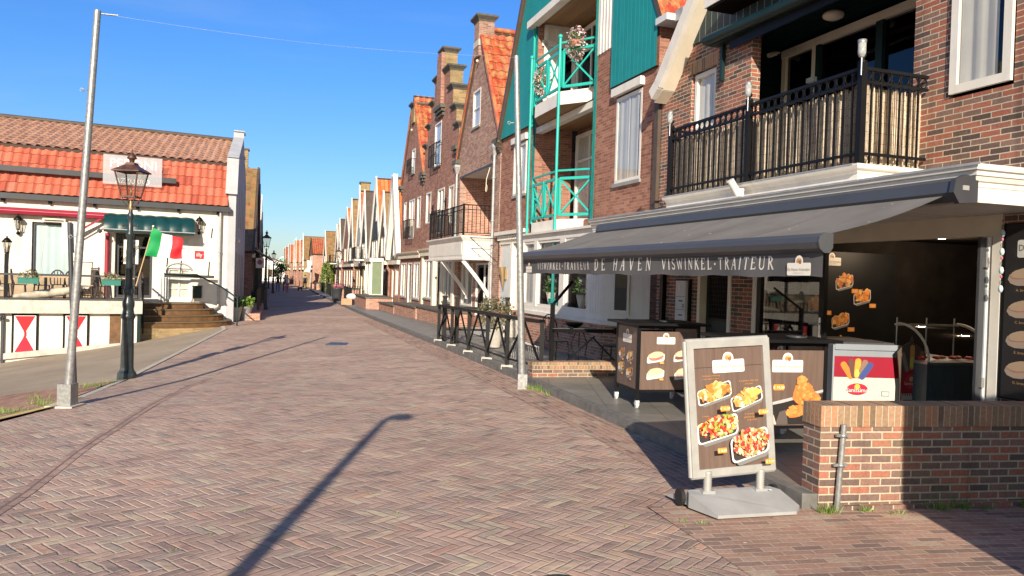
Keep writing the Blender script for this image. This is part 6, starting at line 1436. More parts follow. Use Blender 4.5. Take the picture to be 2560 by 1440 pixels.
corbel(B_,32.1,8.25,1.1,.2); corbel(B_,29.45,6.3,.5); corbel(B_,34.9,6.0,.5)
roofslab(B_,FS,(29.2,-8,6.0),(29.2,-.5,6.0),(32.1,-.5,9.2),(32.1,-8,9.2),'tile_red',tw=.28,th=.36)
roofslab(B_,FS,(35.0,-.5,6.0),(35.0,-8,6.0),(32.1,-8,9.2),(32.1,-.5,9.2),'tile_red',geo=False)
def juliet(par,s0,s1,z,h=.85):
    m=MB(FS); m.cm='black_paint'; railing(m,[(s0,.0),(s0,.22),(s1,.22),(s1,0)],z,z+h,'black_paint',.11,.012,.03,.03,.04)
    for k in range(4): c=Vector((s0+(s1-s0)*(k+.5)/4,.22,z+.4)); m.tube([c+Vector((.09*cos(2*pi*j/8),0,.09*sin(2*pi*j/8))) for j in range(9)],.008,4)
    return m.build('juliet_rail',par)
win(B_,32.0,33.1,6.0,7.75,0,rows=2,sill='stone_dark'); juliet(B_,31.9,33.2,6.0)
win(B_,29.75,30.5,3.6,5.0,0,sill=None); win(B_,31.2,32.3,3.3,5.05,0,cols=2,sill=None); win(B_,33.5,34.4,3.8,5.1,0,sill=None); juliet(B_,31.1,32.4,3.3)
win(B_,29.7,31.0,.7,2.3,0,cols=2); win(B_,31.5,32.4,.1,2.3,0,sill=None,name='front_door',curtain=None); win(B_,32.9,34.4,.7,2.3,0,cols=2)
m=MB(FS); cornice(m,FS,29.3,34.9,.12,[(0,2.45),(0,2.62),(.08,2.68),(.1,2.74),(0,2.76)],'cream'); m.build('shop_cornice',B_)
m=MB(FS); 
for s in (29.45,31.2,32.6,34.6): m.cut(); m.box(s-.13,s+.13,.001,.07,.0,2.45,'cream')
m.build('pilaster',B_)
m=MB(FS); m.cm='brick_red'; m.box(31.7,36.2,.0,.9,-.3,.36); m.box(31.65,36.25,-.02,.95,.361,.42,'stone_dark'); m.build('plinth',B_)
downpipe(B_,FS,29.1,.08,2.9,5.3)
m=MB(FS); m.ball((32.1,.1,8.1),.05,'cream'); m.build('gable_lamp',B_)
for s,z in ((30.9,4.4),(33.0,4.3)): m=MB(FS); m.box(s-.02,s+.02,.0,.05,z-.2,z+.2,'black_paint'); m.bar((s-.1,.05,z-.05),(s+.1,.05,z+.1),.03,.03,'black_paint'); m.build('wall_anchor',B_)
# ================================================================== third brick gable
C_=thing('brick_gable_house','narrow brown brick gable house with chimney and scrolled window rails','house',FS.w(37.5,-1,-.1))
Cg=[(-1.58,1,6.1-1.58*35.1),(1.58,1,6.1+1.58*39.9)]
m=MB(FS); m.cm='brick_brown'; m.wall(34.97,39.9,2.5,10,[(37.0,37.7,6.3,7.4),(36.8,38.0,3.3,5.1),(35.5,36.2,3.7,5.1),(38.7,39.3,3.7,5.1)],clip=Cg,rev=.14); m.wall(34.97,39.9,-.5,2.5,[(35.3,36.6,.6,2.2),(37.0,37.9,.0,2.2),(38.3,39.6,.6,2.2)],rev=.14)
m.poly([(34.97,0,3.0),(34.97,0,6.1),(34.97,-8,6.1),(34.97,-8,3.0)]); m.build('wall',C_)
roofslab(C_,FS,(34.9,-8,6.0),(34.9,.05,6.0),(37.5,.05,9.9),(37.5,-8,9.9),'tile_red',tw=.28,th=.36); roofslab(C_,FS,(40.0,.05,6.0),(40.0,-8,6.0),(37.5,-8,9.9),(37.5,.05,9.9),'tile_red',geo=False)
m=MB(FS); band(m,FS,[(34.95,6.05),(37.2,9.6)],.10,-.02,.09,'tile_red'); band(m,FS,[(37.7,9.6),(40.0,6.05)],.10,-.02,.09,'tile_red'); m.build('verge_tile',C_)
m=MB(FS); m.box(37.2,37.8,-.5,.08,8.6,9.3,'brick_yellow'); m.build('chimney_stack',C_); ccap(C_,37.2,37.8,-.5,.08,9.3); corbel(C_,35.1,5.9,.5); corbel(C_,39.9,5.9,.5)
win(C_,37.0,37.7,6.3,7.4); juliet(C_,36.9,37.8,6.3,.6); win(C_,36.8,38.0,3.3,5.1,cols=2,sill=None); juliet(C_,36.7,38.1,3.3); win(C_,35.5,36.2,3.7,5.1,sill=None); win(C_,38.7,39.3,3.7,5.1,sill=None)
win(C_,35.3,36.6,.6,2.2,cols=2); win(C_,37.0,37.9,0,2.2,sill=None,name='front_door'); win(C_,38.3,39.6,.6,2.2,cols=2)
m=MB(FS); cornice(m,FS,35.0,39.9,.12,[(0,2.4),(0,2.55),(.08,2.62),(.1,2.68),(0,2.7)],'cream'); m.build('shop_cornice',C_)
m=MB(FS); m.cm='brick_red'; m.box(36.4,40.4,.0,.9,-.4,.22); m.box(36.35,40.45,-.02,.95,.221,.28,'stone_dark'); m.build('plinth',C_)
m=MB(FS); m.ball((37.5,.1,8.3),.05,'cream'); m.build('gable_lamp',C_)
# ================================================================== white restaurant building on the left (skewed plan)
FT=Frame(FB.O,FB.d); FT.n=(.2935,-.956)
RB=thing('restaurant_building','white plastered building with mansard roof of red and tan tiles','building',FB.w(5,-3,-.3))
Lw=12.5; TZ0=.55; SPEC['wainscot']=P_(c=(.42,.31,.20),rough=.8,var=.2)
m=MB(FT); m.cm='render_white'
hl=[(4.91,6.05,1.0,3.0),(2.45,3.62,.55,2.78),(1.20,1.98,.52,1.62)]
m.wall(0,Lw,-1.6,3.9,hl,rev=.22); m.build('wall',RB)
# side gable wall along the street with shaped parapet
m=MB(FT); prof=[(0,-.6),(0,4.35),(-.55,5.75),(-4.35,7.10),(-4.35,7.35),(-5.1,7.35),(-5.1,7.10),(-8.6,5.7),(-8.9,4.0),(-8.9,-.6)]
m.ext([(-.27,n,z) for n,z in prof],(.27,0,0),'render_grey'); m.build('gable_wall',RB)
m=MB(FT)
for (a,b) in zip(prof[1:5],prof[2:6]):
    A=Vector((-.31,a[0]+.03,a[1]+.01));B=Vector((-.31,b[0]+.03,b[1]+.01)); m.ext([A,B,B+Vector((0,.0,.06)),A+Vector((0,.10,.02))],(.41,0,0),'render_grey')
m.box(-.33,.10,-5.15,-4.3,7.36,7.44,'render_grey'); m.build('parapet_cap',RB)
m=MB(FT)   # blind arched niches and openings on the street side
for k in range(5):
    n=-1.1-1.45*k; m.cut()
    for z0,z1 in ((.3,2.0),(3.3,4.7)):
        if z0>3 and k in (0,): continue
        m.cut(); P=[(-.276,n-.3,z0),(-.276,n+.3,z0),(-.276,n+.3,z1)]+[(-.276,n+.3*cos(a*pi/6),z1+.3*sin(a*pi/6)) for a in range(1,6)]+[(-.276,n-.3,z1)]; m.ext(P,(.004,0,0),'anthracite')
m.build('niche',RB)
m=MB(FT); m.ball((-.33,-.9,2.72),.08,'white',sc=(1,1.3,.9)); m.build('bulkhead_lamp',RB)
# roof: lower steep part and upper flatter part
roofslab(RB,FT,(0,.12,3.92),(Lw,.12,3.92),(Lw,-.62,5.60),(0,-.62,5.60),'tile_salmon',tw=.25,th=.34,amp=.022,lift=.03,sub=6,name='lower_roof')
roofslab(RB,FT,(0,-.50,5.56),(Lw,-.50,5.56),(Lw,-4.7,7.05),(0,-4.7,7.05),'tile_tan',tw=.27,th=.37,amp=.03,lift=.02,sub=6,name='upper_roof')
roofslab(RB,FT,(Lw,-9.6,5.2),(0,-9.6,5.2),(0,-4.7,7.05),(Lw,-4.7,7.05),'tile_tan',geo=False,name='rear_roof')
m=MB(FT); m.tube([(0,-4.7,7.08),(Lw,-4.7,7.08)],.09,8,'cap_brown'); m.build('ridge',RB)
m=MB(FT); m.box(-.1,Lw,.10,.26,3.70,3.88,'anthracite'); 
for k in range(9): m.box(.3+1.3*k,.38+1.3*k,.0,.14,3.60,3.70,'black_paint')
m.build('gutter',RB)
m=MB(FT); m.poly([(Lw,0,-1.6),(Lw,0,3.9),(Lw,-9.6,3.9),(Lw,-9.6,-1.6)],'render_grey'); m.poly([(0,-9.6,-1.6),(Lw,-9.6,-1.6),(Lw,-9.6,5.2),(0,-9.6,5.2)],'render_grey'); m.build('rear_wall',RB)
m=MB(FT); m.box(1.75,Lw,-.02,.06,4.60,4.78,'anthracite')
for k in range(10): m.box(1.9+k*1.1,1.98+k*1.1,-.4,-.02,4.67,4.71,'galv')
m.build('sign_rail',RB)
downpipe(RB,FT,.24,.14,.35,3.72,head=False); m=MB(FT); m.tube([(.24,.14,.40),(.26,.16,.28),(.42,.18,.20),(.62,.2,.18)],.045,8,'zinc'); m.build('pipe_shoe',RB)
m=MB(FT); m.box(3.95,Lw,.001,.03,TZ0,1.30,'wainscot') ; m.build('wainscot',RB)
# windows, doors
window(RB,FT,4.91,6.05,1.0,3.0,0,.14,.07,'anthracite',curtain='curtain_blue',sill=None,cfull=1.)
m=MB(FT); m.grid(lambda u,v:(5.02+.16*u+.10*u*(1-abs(v-.35)),-.155+.015*sin(u*20),1.02+1.9*v),6,6,'curtain'); m.cut(); m.grid(lambda u,v:(5.96-.16*u-.16*u*abs(v-.35),-.155+.015*sin(u*20),1.02+1.9*v),6,6,'curtain',flip=True); m.build('draped_curtain',RB)
d=window(RB,FT,2.45,3.62,.55,2.78,0,.2,.10,'anthracite',cols=2,trans=2.3,curtain=None,sill=None,name='entrance_door')
window(RB,FT,1.20,1.98,.52,1.62,0,.14,.07,'pale_grey',cols=2,rows=3,curtain='cream',sill=None,name='cellar_window')
m=MB(FT); m.tube([(1.2+.39-.42*cos(pi*k/12),.02,1.55+.25*sin(pi*k/12)) for k in range(13)],.03,6,'zinc'); m.build('window_arch',RB)
m=MB(FT); m.box(.82,1.12,.001,.12,.58,.99,'dark_green'); m.box(.80,1.14,.0,.14,.99,1.02,'dark_green'); m.build('letter_box',RB)
m=MB(FT)
for s,z0,z1 in ((2.0,1.45,2.0),(1.55,1.45,1.9),(.62,1.35,1.9),(.55,2.75,3.1),(5.2+1.5,1.6,2.2)): m.cut(); m.bar((s,.03,z0),(s-.03,.03,z1),.025,.025,'black_paint')
m.build('wall_anchor',RB)
# burgundy folded sun awning with its support
t=thing('rolled_awning','long burgundy rolled awning along the white terrace wall','awning',FB.w(8,.2,3.3)); m=MB(FB); m.ext([(3.9,.02,3.20),(3.9,.30,3.22),(3.9,.34,3.32),(3.9,.28,3.42),(3.9,.02,3.44)],(8.6,0,0),'burgundy'); m.box(3.9,12.4,.30,.345,3.31,3.33,'flower_pink'); m.build('cassette',t)
m=MB(FB); m.bar((4.05,.25,3.22),(5.0,.30,2.55),.06,.06,'burgundy'); m.bar((4.0,.20,3.05),(4.95,.28,2.45),.02,.04,'anthracite'); m.build('arm',t)
m=MB(FB); m.tube([(3.86,.12,.6),(3.86,.12,2.75)],.07,12,'burgundy'); m.build('red_pillar',label='burgundy round pillar beside the restaurant entrance door',cat='pillar')
# green barrel awning above the door
t=thing('door_canopy','dark green ribbed barrel canopy above the restaurant door','canopy',FB.w(2.5,.4,2.75)); m=MB(FB)
def bar_(u,v): a=v*pi/2; k=.022*abs(sin(u*7*pi)); return (1.18+2.78*u,.02+(.68+k)*cos(a)**1.0,2.86+(.56+k)*sin(a))
m.grid(bar_,70,10,'green_cloth',flip=True); m.grid(lambda u,v:(bar_(u,v)[0],bar_(u,v)[1]-.01,bar_(u,v)[2]-.01),70,10,'green_cloth')
for s in (1.18,3.96): m.ext([(s,.02,2.86)]+[(s,.02+.68*cos(a*pi/20),2.86+.56*sin(a*pi/20)) for a in range(11)],(.01,0,0),'green_cloth')
m.build('canopy_cloth',t)
m=MB(FB); m.box(1.18,3.97,.60,.72,2.77,2.86,'dark_green'); m.box(1.15,4.0,.66,.74,2.85,2.875,'zinc'); m.tube([(4.05,.6,2.82),(4.12,.62,2.75)],.07,8,'anthracite'); m.build('valance',t)
# wall lanterns
def wall_lantern(label,p,post=False,group='small black lanterns of the restaurant'):
    t=thing('wall_lantern' if not post else 'post_lantern',label,'lantern',(0,0,0),group); m=MB(); m.cm='black_paint'
    m.lathe([(.13,.30),(.14,.315),(.06,.42),(.02,.44),(.02,.47),(.0,.5)],(0,0,0),6)
    for k in range(6): a=2*pi*k/6; m.bar((.055*cos(a),.055*sin(a),.02),(.105*cos(a),.105*sin(a),.30),.010,.010)
    m.lathe([(0,-.03),(.065,0),(.065,.02),(0,.02)],(0,0,0),6)
    if post: m.box(-.05,.05,-.05,.05,-1.42,-.02)
    else: m.tube([(0,0,0),(.0,.0,-.10),(0,.08,-.14),(0,.16,-.05)],.018,6); m.ball((0,.1,-.12),.06)
    m.build('lantern_frame',t); m=MB(); m.lathe([(.05,.02),(.10,.30)],(0,0,0),6,'glass_lamp',False); m.build('pane',t); m=MB(); m.tube([(0,0,.02),(0,0,.16)],.02,6,'lamp_glow' if False else 'cream'); m.build('bulb',t); return t
ang=atan2(FB.d[1],FB.d[0])+pi
for (s,n,z),l in (((.97,.2,3.02),'black wall lantern right of the green door canopy'),((6.42,.2,2.72),'black wall lantern left of the curtained window')):
    q=wall_lantern(l,None); q.location=FB.w(s,n,z); q.rotation_euler=(0,0,ang)
q=wall_lantern('black lantern on a square post at the terrace rail',None,True); q.location=FB.w(6.42,2.95,1.93); q.rotation_euler=(0,0,ang)
# heater boards
m=MB(FB); m.box(5.1,5.75,.05,.16,3.02,3.14,'cream'); m.box(5.15,5.7,.16,.18,3.05,3.09,'anthracite'); m.box(5.3,5.32,.0,.1,3.14,3.3,'steel'); m.build('heater',label='cream infrared heater bar above the curtained window',cat='heater')
# framed menu panel and menu stand near the door
t=thing('menu_stand','wooden menu stand with white pages behind the left pole','menu stand',FB.w(4.6,.5,.55)); m=MB(FB); 
for s in (4.28,4.85): m.bar((s,.45,.55),(s,.35,1.75),.03,.03,'stair_rise')
for z in (.8,1.15,1.45,1.73): m.bar((4.28,.42,z),(4.85,.42,z),.03,.03,'stair_rise')
m.build('frame',t); m=MB(FB); m.box(4.32,4.81,.43,.44,.85,1.7,'curtain'); m.build('page',t)
# small red square sign and white plate with text
t=thing('red_sign','small red square sign with white lettering on the white wall','sign',FB.w(.95,.02,2)); c=FB.sz(498,637,.02); m=MB(FB); m.box(c[0]-.15,c[0]+.15,.0,.03,c[1]-.14,c[1]+.14,'red_paint'); m.build('plate',t)
m=MB(FB); sh=Sheet(m,(c[0],.031,c[1]),(-1,0,0),(0,0,1),(0,1,0)); sh.text('illy',0,-.06,.13,(.8,.78,.76),1); m.build('print',t)
t=thing('wall_plate','pale grey plate with dark lettering behind the flag','sign',FB.w(1.7,.02,1.9)); c=FB.sz(445,618,.02); m=MB(FB); m.box(c[0]-.33,c[0]+.33,.0,.02,c[1]-.27,c[1]+.27,'pale_grey'); m.build('plate',t)
m=MB(FB); sh=Sheet(m,(c[0],.021,c[1]),(-1,0,0),(0,0,1),(0,1,0)); sh.text('Pizza Torino',-.02,-.06,.075,(.06,.05,.05),1); m.build('print',t)
# translucent roof sign
t=thing('roof_sign','translucent white roof sign behind the large lantern','sign',FB.w(3.4,.1,4.6)); a=FB.sz(258,412,.08);b=FB.sz(404,478,.08)
SPEC['acrylic']=lambda n: acry(n)
def acry(name):
    m_,nt,bs=newmat(name); out=nt.nodes['Material Output']; t_=nt.nodes.new('ShaderNodeBsdfTransparent'); x=nt.nodes.new('ShaderNodeMixShader'); x.inputs[0].default_value=.30; bs.inputs['Base Color'].default_value=(.7,.72,.78,1); nt.links.new(t_.outputs[0],x.inputs[1]); nt.links.new(bs.outputs[0],x.inputs[2]); nt.links.new(x.outputs[0],out.inputs[0]); return m_
m=MB(FB); m.box(b[0],a[0],.08,.09,4.42,5.42,'acrylic'); m.build('panel',t)
m=MB(FB); sh=Sheet(m,(a[0],.092,4.42),(-1,0,0),(0,0,1),(0,1,0)); W2=a[0]-b[0]; sh.text('PERONI',W2*.5,.58,.30,(.85,.83,.83),1); sh.text('AZZURRO',W2*.5,.06,.16,(.75,.75,.75),1); m.build('print',t)
# terrace deck
TZ=.55; tn=3.0; TR=2.88
tc=thing('restaurant_terrace','raised terrace with white concrete edge over a white basement wall','terrace',FB.w(7,1.5,-1))
m=MB(FB); m.box(TR,Lw,.0,tn,TZ-.04,TZ,'stair_top'); m.build('deck',tc)
m=MB(FB); m.box(TR-.06,Lw,tn-.02,tn+.1,TZ-.38,TZ+.012,'concrete'); m.box(TR-.06,TR,.2,tn-.02,TZ-.38,TZ+.01,'concrete'); m.build('edge_beam',tc)
m=MB(FB); m.wall(TR,Lw,-1.9,TZ-.38,[],n=tn-.10,m='render_white'); m.poly([(TR,tn-.1,-1.9),(TR,tn-.1,TZ-.38),(TR,0,TZ-.38),(TR,0,-1.9)],'render_white'); m.box(TR-.02,TR+.08,tn-.1,tn-.02,-1.6,TZ-.38,'dark_green'); m.box(6.45,6.52,tn-.098,tn,-1.6,.2,'anthracite'); m.build('basement_wall',tc)
m=MB(FB); m.box(2.96,Lw,tn-.09,tn+.04,-1.9,-.0,'concrete') if False else None
def plz(s): p=FB.w(s,tn); return g(p[0],p[1])
m=MB(FB); m.ext([(3.4,tn-.097,plz(3.4)-.1),(Lw,tn-.097,plz(Lw)-.1),(Lw,tn-.097,plz(Lw)+.10),(3.4,tn-.097,plz(3.4)+.06)],(0,.09,0),'concrete'); m.build('plinth',tc)
for s0,s1 in ((5.65,6.20),(4.33,4.90),(7.1,7.6)):
    z0,z1=-1.0,.10; sh_=MB(FB); sh_.box(s0-.06,s1+.06,tn-.099,tn-.06,z0-.06,z1+.06,'black_paint'); s_=sh_.build('shutter',tc)
    m=MB(FB); q=Sheet(m,(s1,tn-.059,z0),(-1,0,0),(0,0,1),(0,1,0)); w=s1-s0; h=z1-z0; q.rect(w/2,h/2,w,h,(.76,.74,.70),1); q.poly([(.02,h-.02),(w-.02,h-.02),(w/2,h/2+.02)],(.55,.01,.02),2); q.poly([(.02,.02),(w-.02,.02),(w/2,h/2-.02)],(.62,.015,.04),2)
    q.rect(w/2,h/2,w*.16,h*.13,(.55,.01,.02),3); q.rect(w/2-.03,h/2,.02,h*.10,(.76,.74,.7),4); m.build('paint',s_)
m=MB(FB); m.box(3.42,3.72,tn-.099,tn-.07,-.85,.15,'stair_rise'); m.build('cellar_door',tc)
m=MB(FB); m.box(6.0+.55,6.9,tn+.0,tn+.12,.02,.12,'white'); m.ball((6.50,tn+.16,.07),.05,'anthracite'); m.build('camera',tc)
# terrace rail with glass
rl=thing('terrace_railing','dark terrace railing with clear panels and hanging planters','railing',FB.w(7,3,TZ)); m=MB(FB); m.cm='anthracite'
m.box(TR,Lw,tn-.03,tn+.03,1.28,1.34); m.box(TR,Lw,tn-.015,tn+.015,TZ+.03,TZ+.07)
for s in (TR+.03,4.7,8.2,10.2): m.box(s-.035,s+.035,tn-.03,tn+.03,TZ,1.30)
m.box(TR,TR+.04,.9,tn,1.28,1.33); m.build('frame',rl)
m=MB(FB); m.poly([(TR+.1,tn,TZ+.1),(Lw,tn,TZ+.1),(Lw,tn,1.26),(TR+.1,tn,1.26)],'glass'); m.build('pane',rl)
for s,l in ((5.85,'green window box with silvery plants on the rail, left one'),(3.70,'green window box with dry flowers on the rail, nearest the entrance')):
    t=thing('planter_box',l,'planter',FB.w(s,tn+.12,1.0),'green boxes hanging on the terrace rail'); m=MB(FB); m.box(s-.26,s+.26,tn+.04,tn+.24,1.04,1.20,'box_green'); m.box(s-.28,s+.28,tn+.03,tn+.25,1.20,1.225,'box_green'); m.build('box',t)
    m=MB(FB); leaves(m,(s,tn+.14,1.30),(.27,.12,.13),170,'leaf_dry',.07,seed=int(s*10)); leaves(m,(s,tn+.14,1.32),(.24,.1,.12),60,'curtain',.035,seed=3); m.build('foliage',t)
# terrace furniture
ci=0
def tchair(s,n,rz,l): return wire_chair(l,FB.w(s,n,TZ),ang+rz,'rattan','dark chairs on the restaurant terrace','terrace_chair',1.9)
def ttable(s,n,l):
    t=thing('terrace_table',l,'table',FB.w(s,n,TZ),'wooden tables on the restaurant terrace'); m=MB(FB); m.box(s-.45,s+.45,n-.35,n+.35,.98+.25-.0,1.02+.25,'wood_pole'); m.build('table_top',t)
    for a in (-.38,.38):
        for b in (-.28,.28): m=MB(FB); m.box(s+a-.02,s+a+.02,n+b-.02,n+b+.02,TZ,1.23,'rattan'); m.build('leg',t)
ttable(5.1,2.2,'slatted table behind the left window box'); ttable(3.5,1.9,'slatted table behind the large lantern'); ttable(7.3,1.9,'slatted table at the left edge of the terrace')
for s,n,r,l in ((6.15,2.3,1.6,'dark chair pulled out at the left of the middle table'),(4.35,2.35,-1.4,'dark chair behind the left pole'),(5.2,1.35,3.1,'dark chair with its back to the white wall'),(3.9,2.55,1.2,'dark armchair just right of the left pole'),(3.05,2.4,-1.3,'dark chair nearest the entrance steps'),(6.6,1.6,1.9,'dark chair beside the post lantern'),(4.75,1.7,.4,'dark chair against the middle table below the window'),(7.6,2.5,-1.5,'dark chair at the left end of the terrace rail'),(5.55,2.5,1.3,'dark chair right behind the left window box')): tchair(s,n,r,l)
m=MB(FB)
m.tube([(6.3,2.75,TZ+.10),(5.7,2.7,TZ+.16),(5.0,2.6,TZ+.26),(4.45,2.6,TZ+.40)],[.05,.13,.13,.06],9,'parasol_cloth'); m.tube([(6.5,2.75,TZ+.07),(4.2,2.6,TZ+.46)],.02,6,'wood_pole'); m.build('folded_parasol',label='folded cream parasol lying on the terrace floor',cat='parasol')
m=MB(FB); m.tube([(7.4,2.6,TZ+.5),(6.9,2.6,TZ+.45),(6.5,2.6,TZ+.3)],[.05,.13,.06],9,'parasol_cloth');m.build('folded_parasol',label='folded cream parasol leaning at the left edge of the terrace',cat='parasol')
# stair: four rounded steps
st=thing('entrance_steps','four rounded brown entrance steps with brass edges','steps',FB.w(1.7,1.8,-.5))
cx=1.62; 
def stepshape(r,s0,s1,n0): # half rounded outline
    P=[(s1,n0)]
    for k in range(13):
        a=pi*k/12; P.append((( (s0+s1)/2)+cos(a)*(s1-s0)/2, .9+r*sin(a)**.6))
    P.append((s0,n0)); return P
zs=[TZ-.12-.01, .22, .02,-.18]
for i,(zt,r,a,b) in enumerate(((.43,.95,.75,2.84),(.24,1.35,.45,2.84),(.05,1.75,.15,2.85),(-.14,2.1,-.12,2.86))):
    def shp(e): 
        P=[(b,.02)]; 
        for k in range(15):
            t_=k/14; ang_=pi/2*t_; P.append((a+(b-a)*(1-(sin(ang_)**1.6 if True else 0))*1.0 - e*0, .3+(r+e)*(cos(ang_)**.45 if cos(ang_)>1e-6 else 0)))
        P.append((a,.02)); return P
    P=shp(0)
    m=MB(FB); m.ext([(s,n-.03,zt-.19) for s,n in P],(0,0,.15),'stair_rise'); m.ext([(s,n,zt-.04) for s,n in P],(0,0,.04),'stair_top'); m.build('step',st)
    m=MB(FB); Q=[(s,n+.004,zt-.015) for s,n in P[1:-4]]; m.tube(Q,.012,5,'brass'); m.build('nosing',st)
m=MB(FB); P=[(s,n,-1.2) for s,n in [(2.86,.02)]+[(a_,n_) for a_,n_ in shp(-.05)[1:-1]]+[(-.1,.02)]]; m.ext(P,(0,0,.86),'brick_yellow'); m.build('footing',st)
# handrails of the steps
t=thing('step_handrail','dark green handrail beside the entrance steps','handrail',FB.w(.3,1.8,0)); m=MB(FB); h0=FB.sz(493,688,.9); h1=FB.sz(597,760,1.4)
m.tube([(2.1,.35,1.42),(1.05,.5,1.42),(.30,1.2,1.02),(-.15,1.9,.66),(-.15,1.9,-.32)],.028,8,'dark_green'); m.box(.45,2.1,.30,.34,1.30,1.40,'anthracite'); m.build('rail',t)
m=MB(FB); m.tube([(2.1,.35,.5),(2.1,.35,1.42)],.03,8,'pale_grey'); m.cut(); m.tube([(2.2,.30,.5),(2.2,.30,1.42)],.02,8,'pale_grey'); m.build('post',t)
t=thing('stair_side_rail','black sloping rail panel on the left of the entrance steps','handrail',FB.w(2.8,2.5,0)); m=MB(FB); m.bar((2.75,.9,1.2),(2.80,2.9,.05),.04,.05,'black_paint'); m.bar((2.75,.9,.85),(2.80,2.6,-.1),.04,.16,'black_paint'); m.bar((2.78,2.6,-.5),(2.78,2.6,.3),.04,.04,'black_paint'); m.build('rail',t)
m=MB(FB); m.box(2.3,2.85,.05,.12,.5,1.3,'black_paint') if False else None
m=MB(FB)
for k in range(6): m.box(1.95+.05*k,1.98+.05*k,.04,.06,.5,1.3,'pale_grey')
m.build('slat_panel',label='pale slatted panel beside the arched cellar window',cat='panel')
# flag
fs=thing('flag','Italian tricolour flag waving on a slanted wooden pole','flag',FB.w(2.8,2.9,.6)); p0=FB.sz(340,715,3.0);p1=FB.sz(383,566,3.2)
A=Vector((p0[0],3.0,p0[1]));B=Vector((p1[0],3.25,p1[1])); m=MB(FB); m.tube([A,B],[.02,.015],8,'wood_pole'); m.ball(B,.035,'cream'); m.build('pole',fs)
tl_=FB.sz(381,572,3.2); bl_=FB.sz(362,640,3.2); tr_=FB.sz(457,598,3.4); br_=FB.sz(455,648,3.4)
def flg(u,v):
    top=Vector((tl_[0],3.22,tl_[1])).lerp(Vector((tr_[0],3.4,tr_[1])),u); bot=Vector((bl_[0],3.18,bl_[1])).lerp(Vector((br_[0],3.45,br_[1])),u)
    p=top.lerp(bot,v); return (p.x+.012*sin(v*7+u*3),p.y+.07*sin(u*9+v*2.2)*u**.4+.03*sin(v*9+u*4),p.z+.025*sin(u*8+1)*(1-v)+.015*sin(u*14))
m=MB(FB)
for k,mt in enumerate(('flag_green','flag_white','flag_red')): m.grid(lambda u,v:flg((k+u)/3,v),12,14,mt)
m.build('cloth',fs)
# pots by the street side of the building and small brick wall
for k,(px,py,Y,mt,l) in enumerate(((612,782,29.5,'leaf_bright','grey pot with bright green plant by the corner of the white building'),(586,778,28.9,'leaf','dark pot with leafy plant right against the white corner'))):
    q=aty(px,py,Y); t=thing('potted_plant',l,'plant',(q[0],q[1],-.3),'pots at the corner of the white building'); m=MB(); m.lathe([(.18,0),(.28,.55),(.30,.57),(.26,.57),(0,.5)],(q[0],q[1],-.33),12,'zinc'); m.build('pot',t); m=MB(); leaves(m,(q[0],q[1],.38),(.34,.34,.22),260,mt,.12,seed=k); m.build('foliage',t)
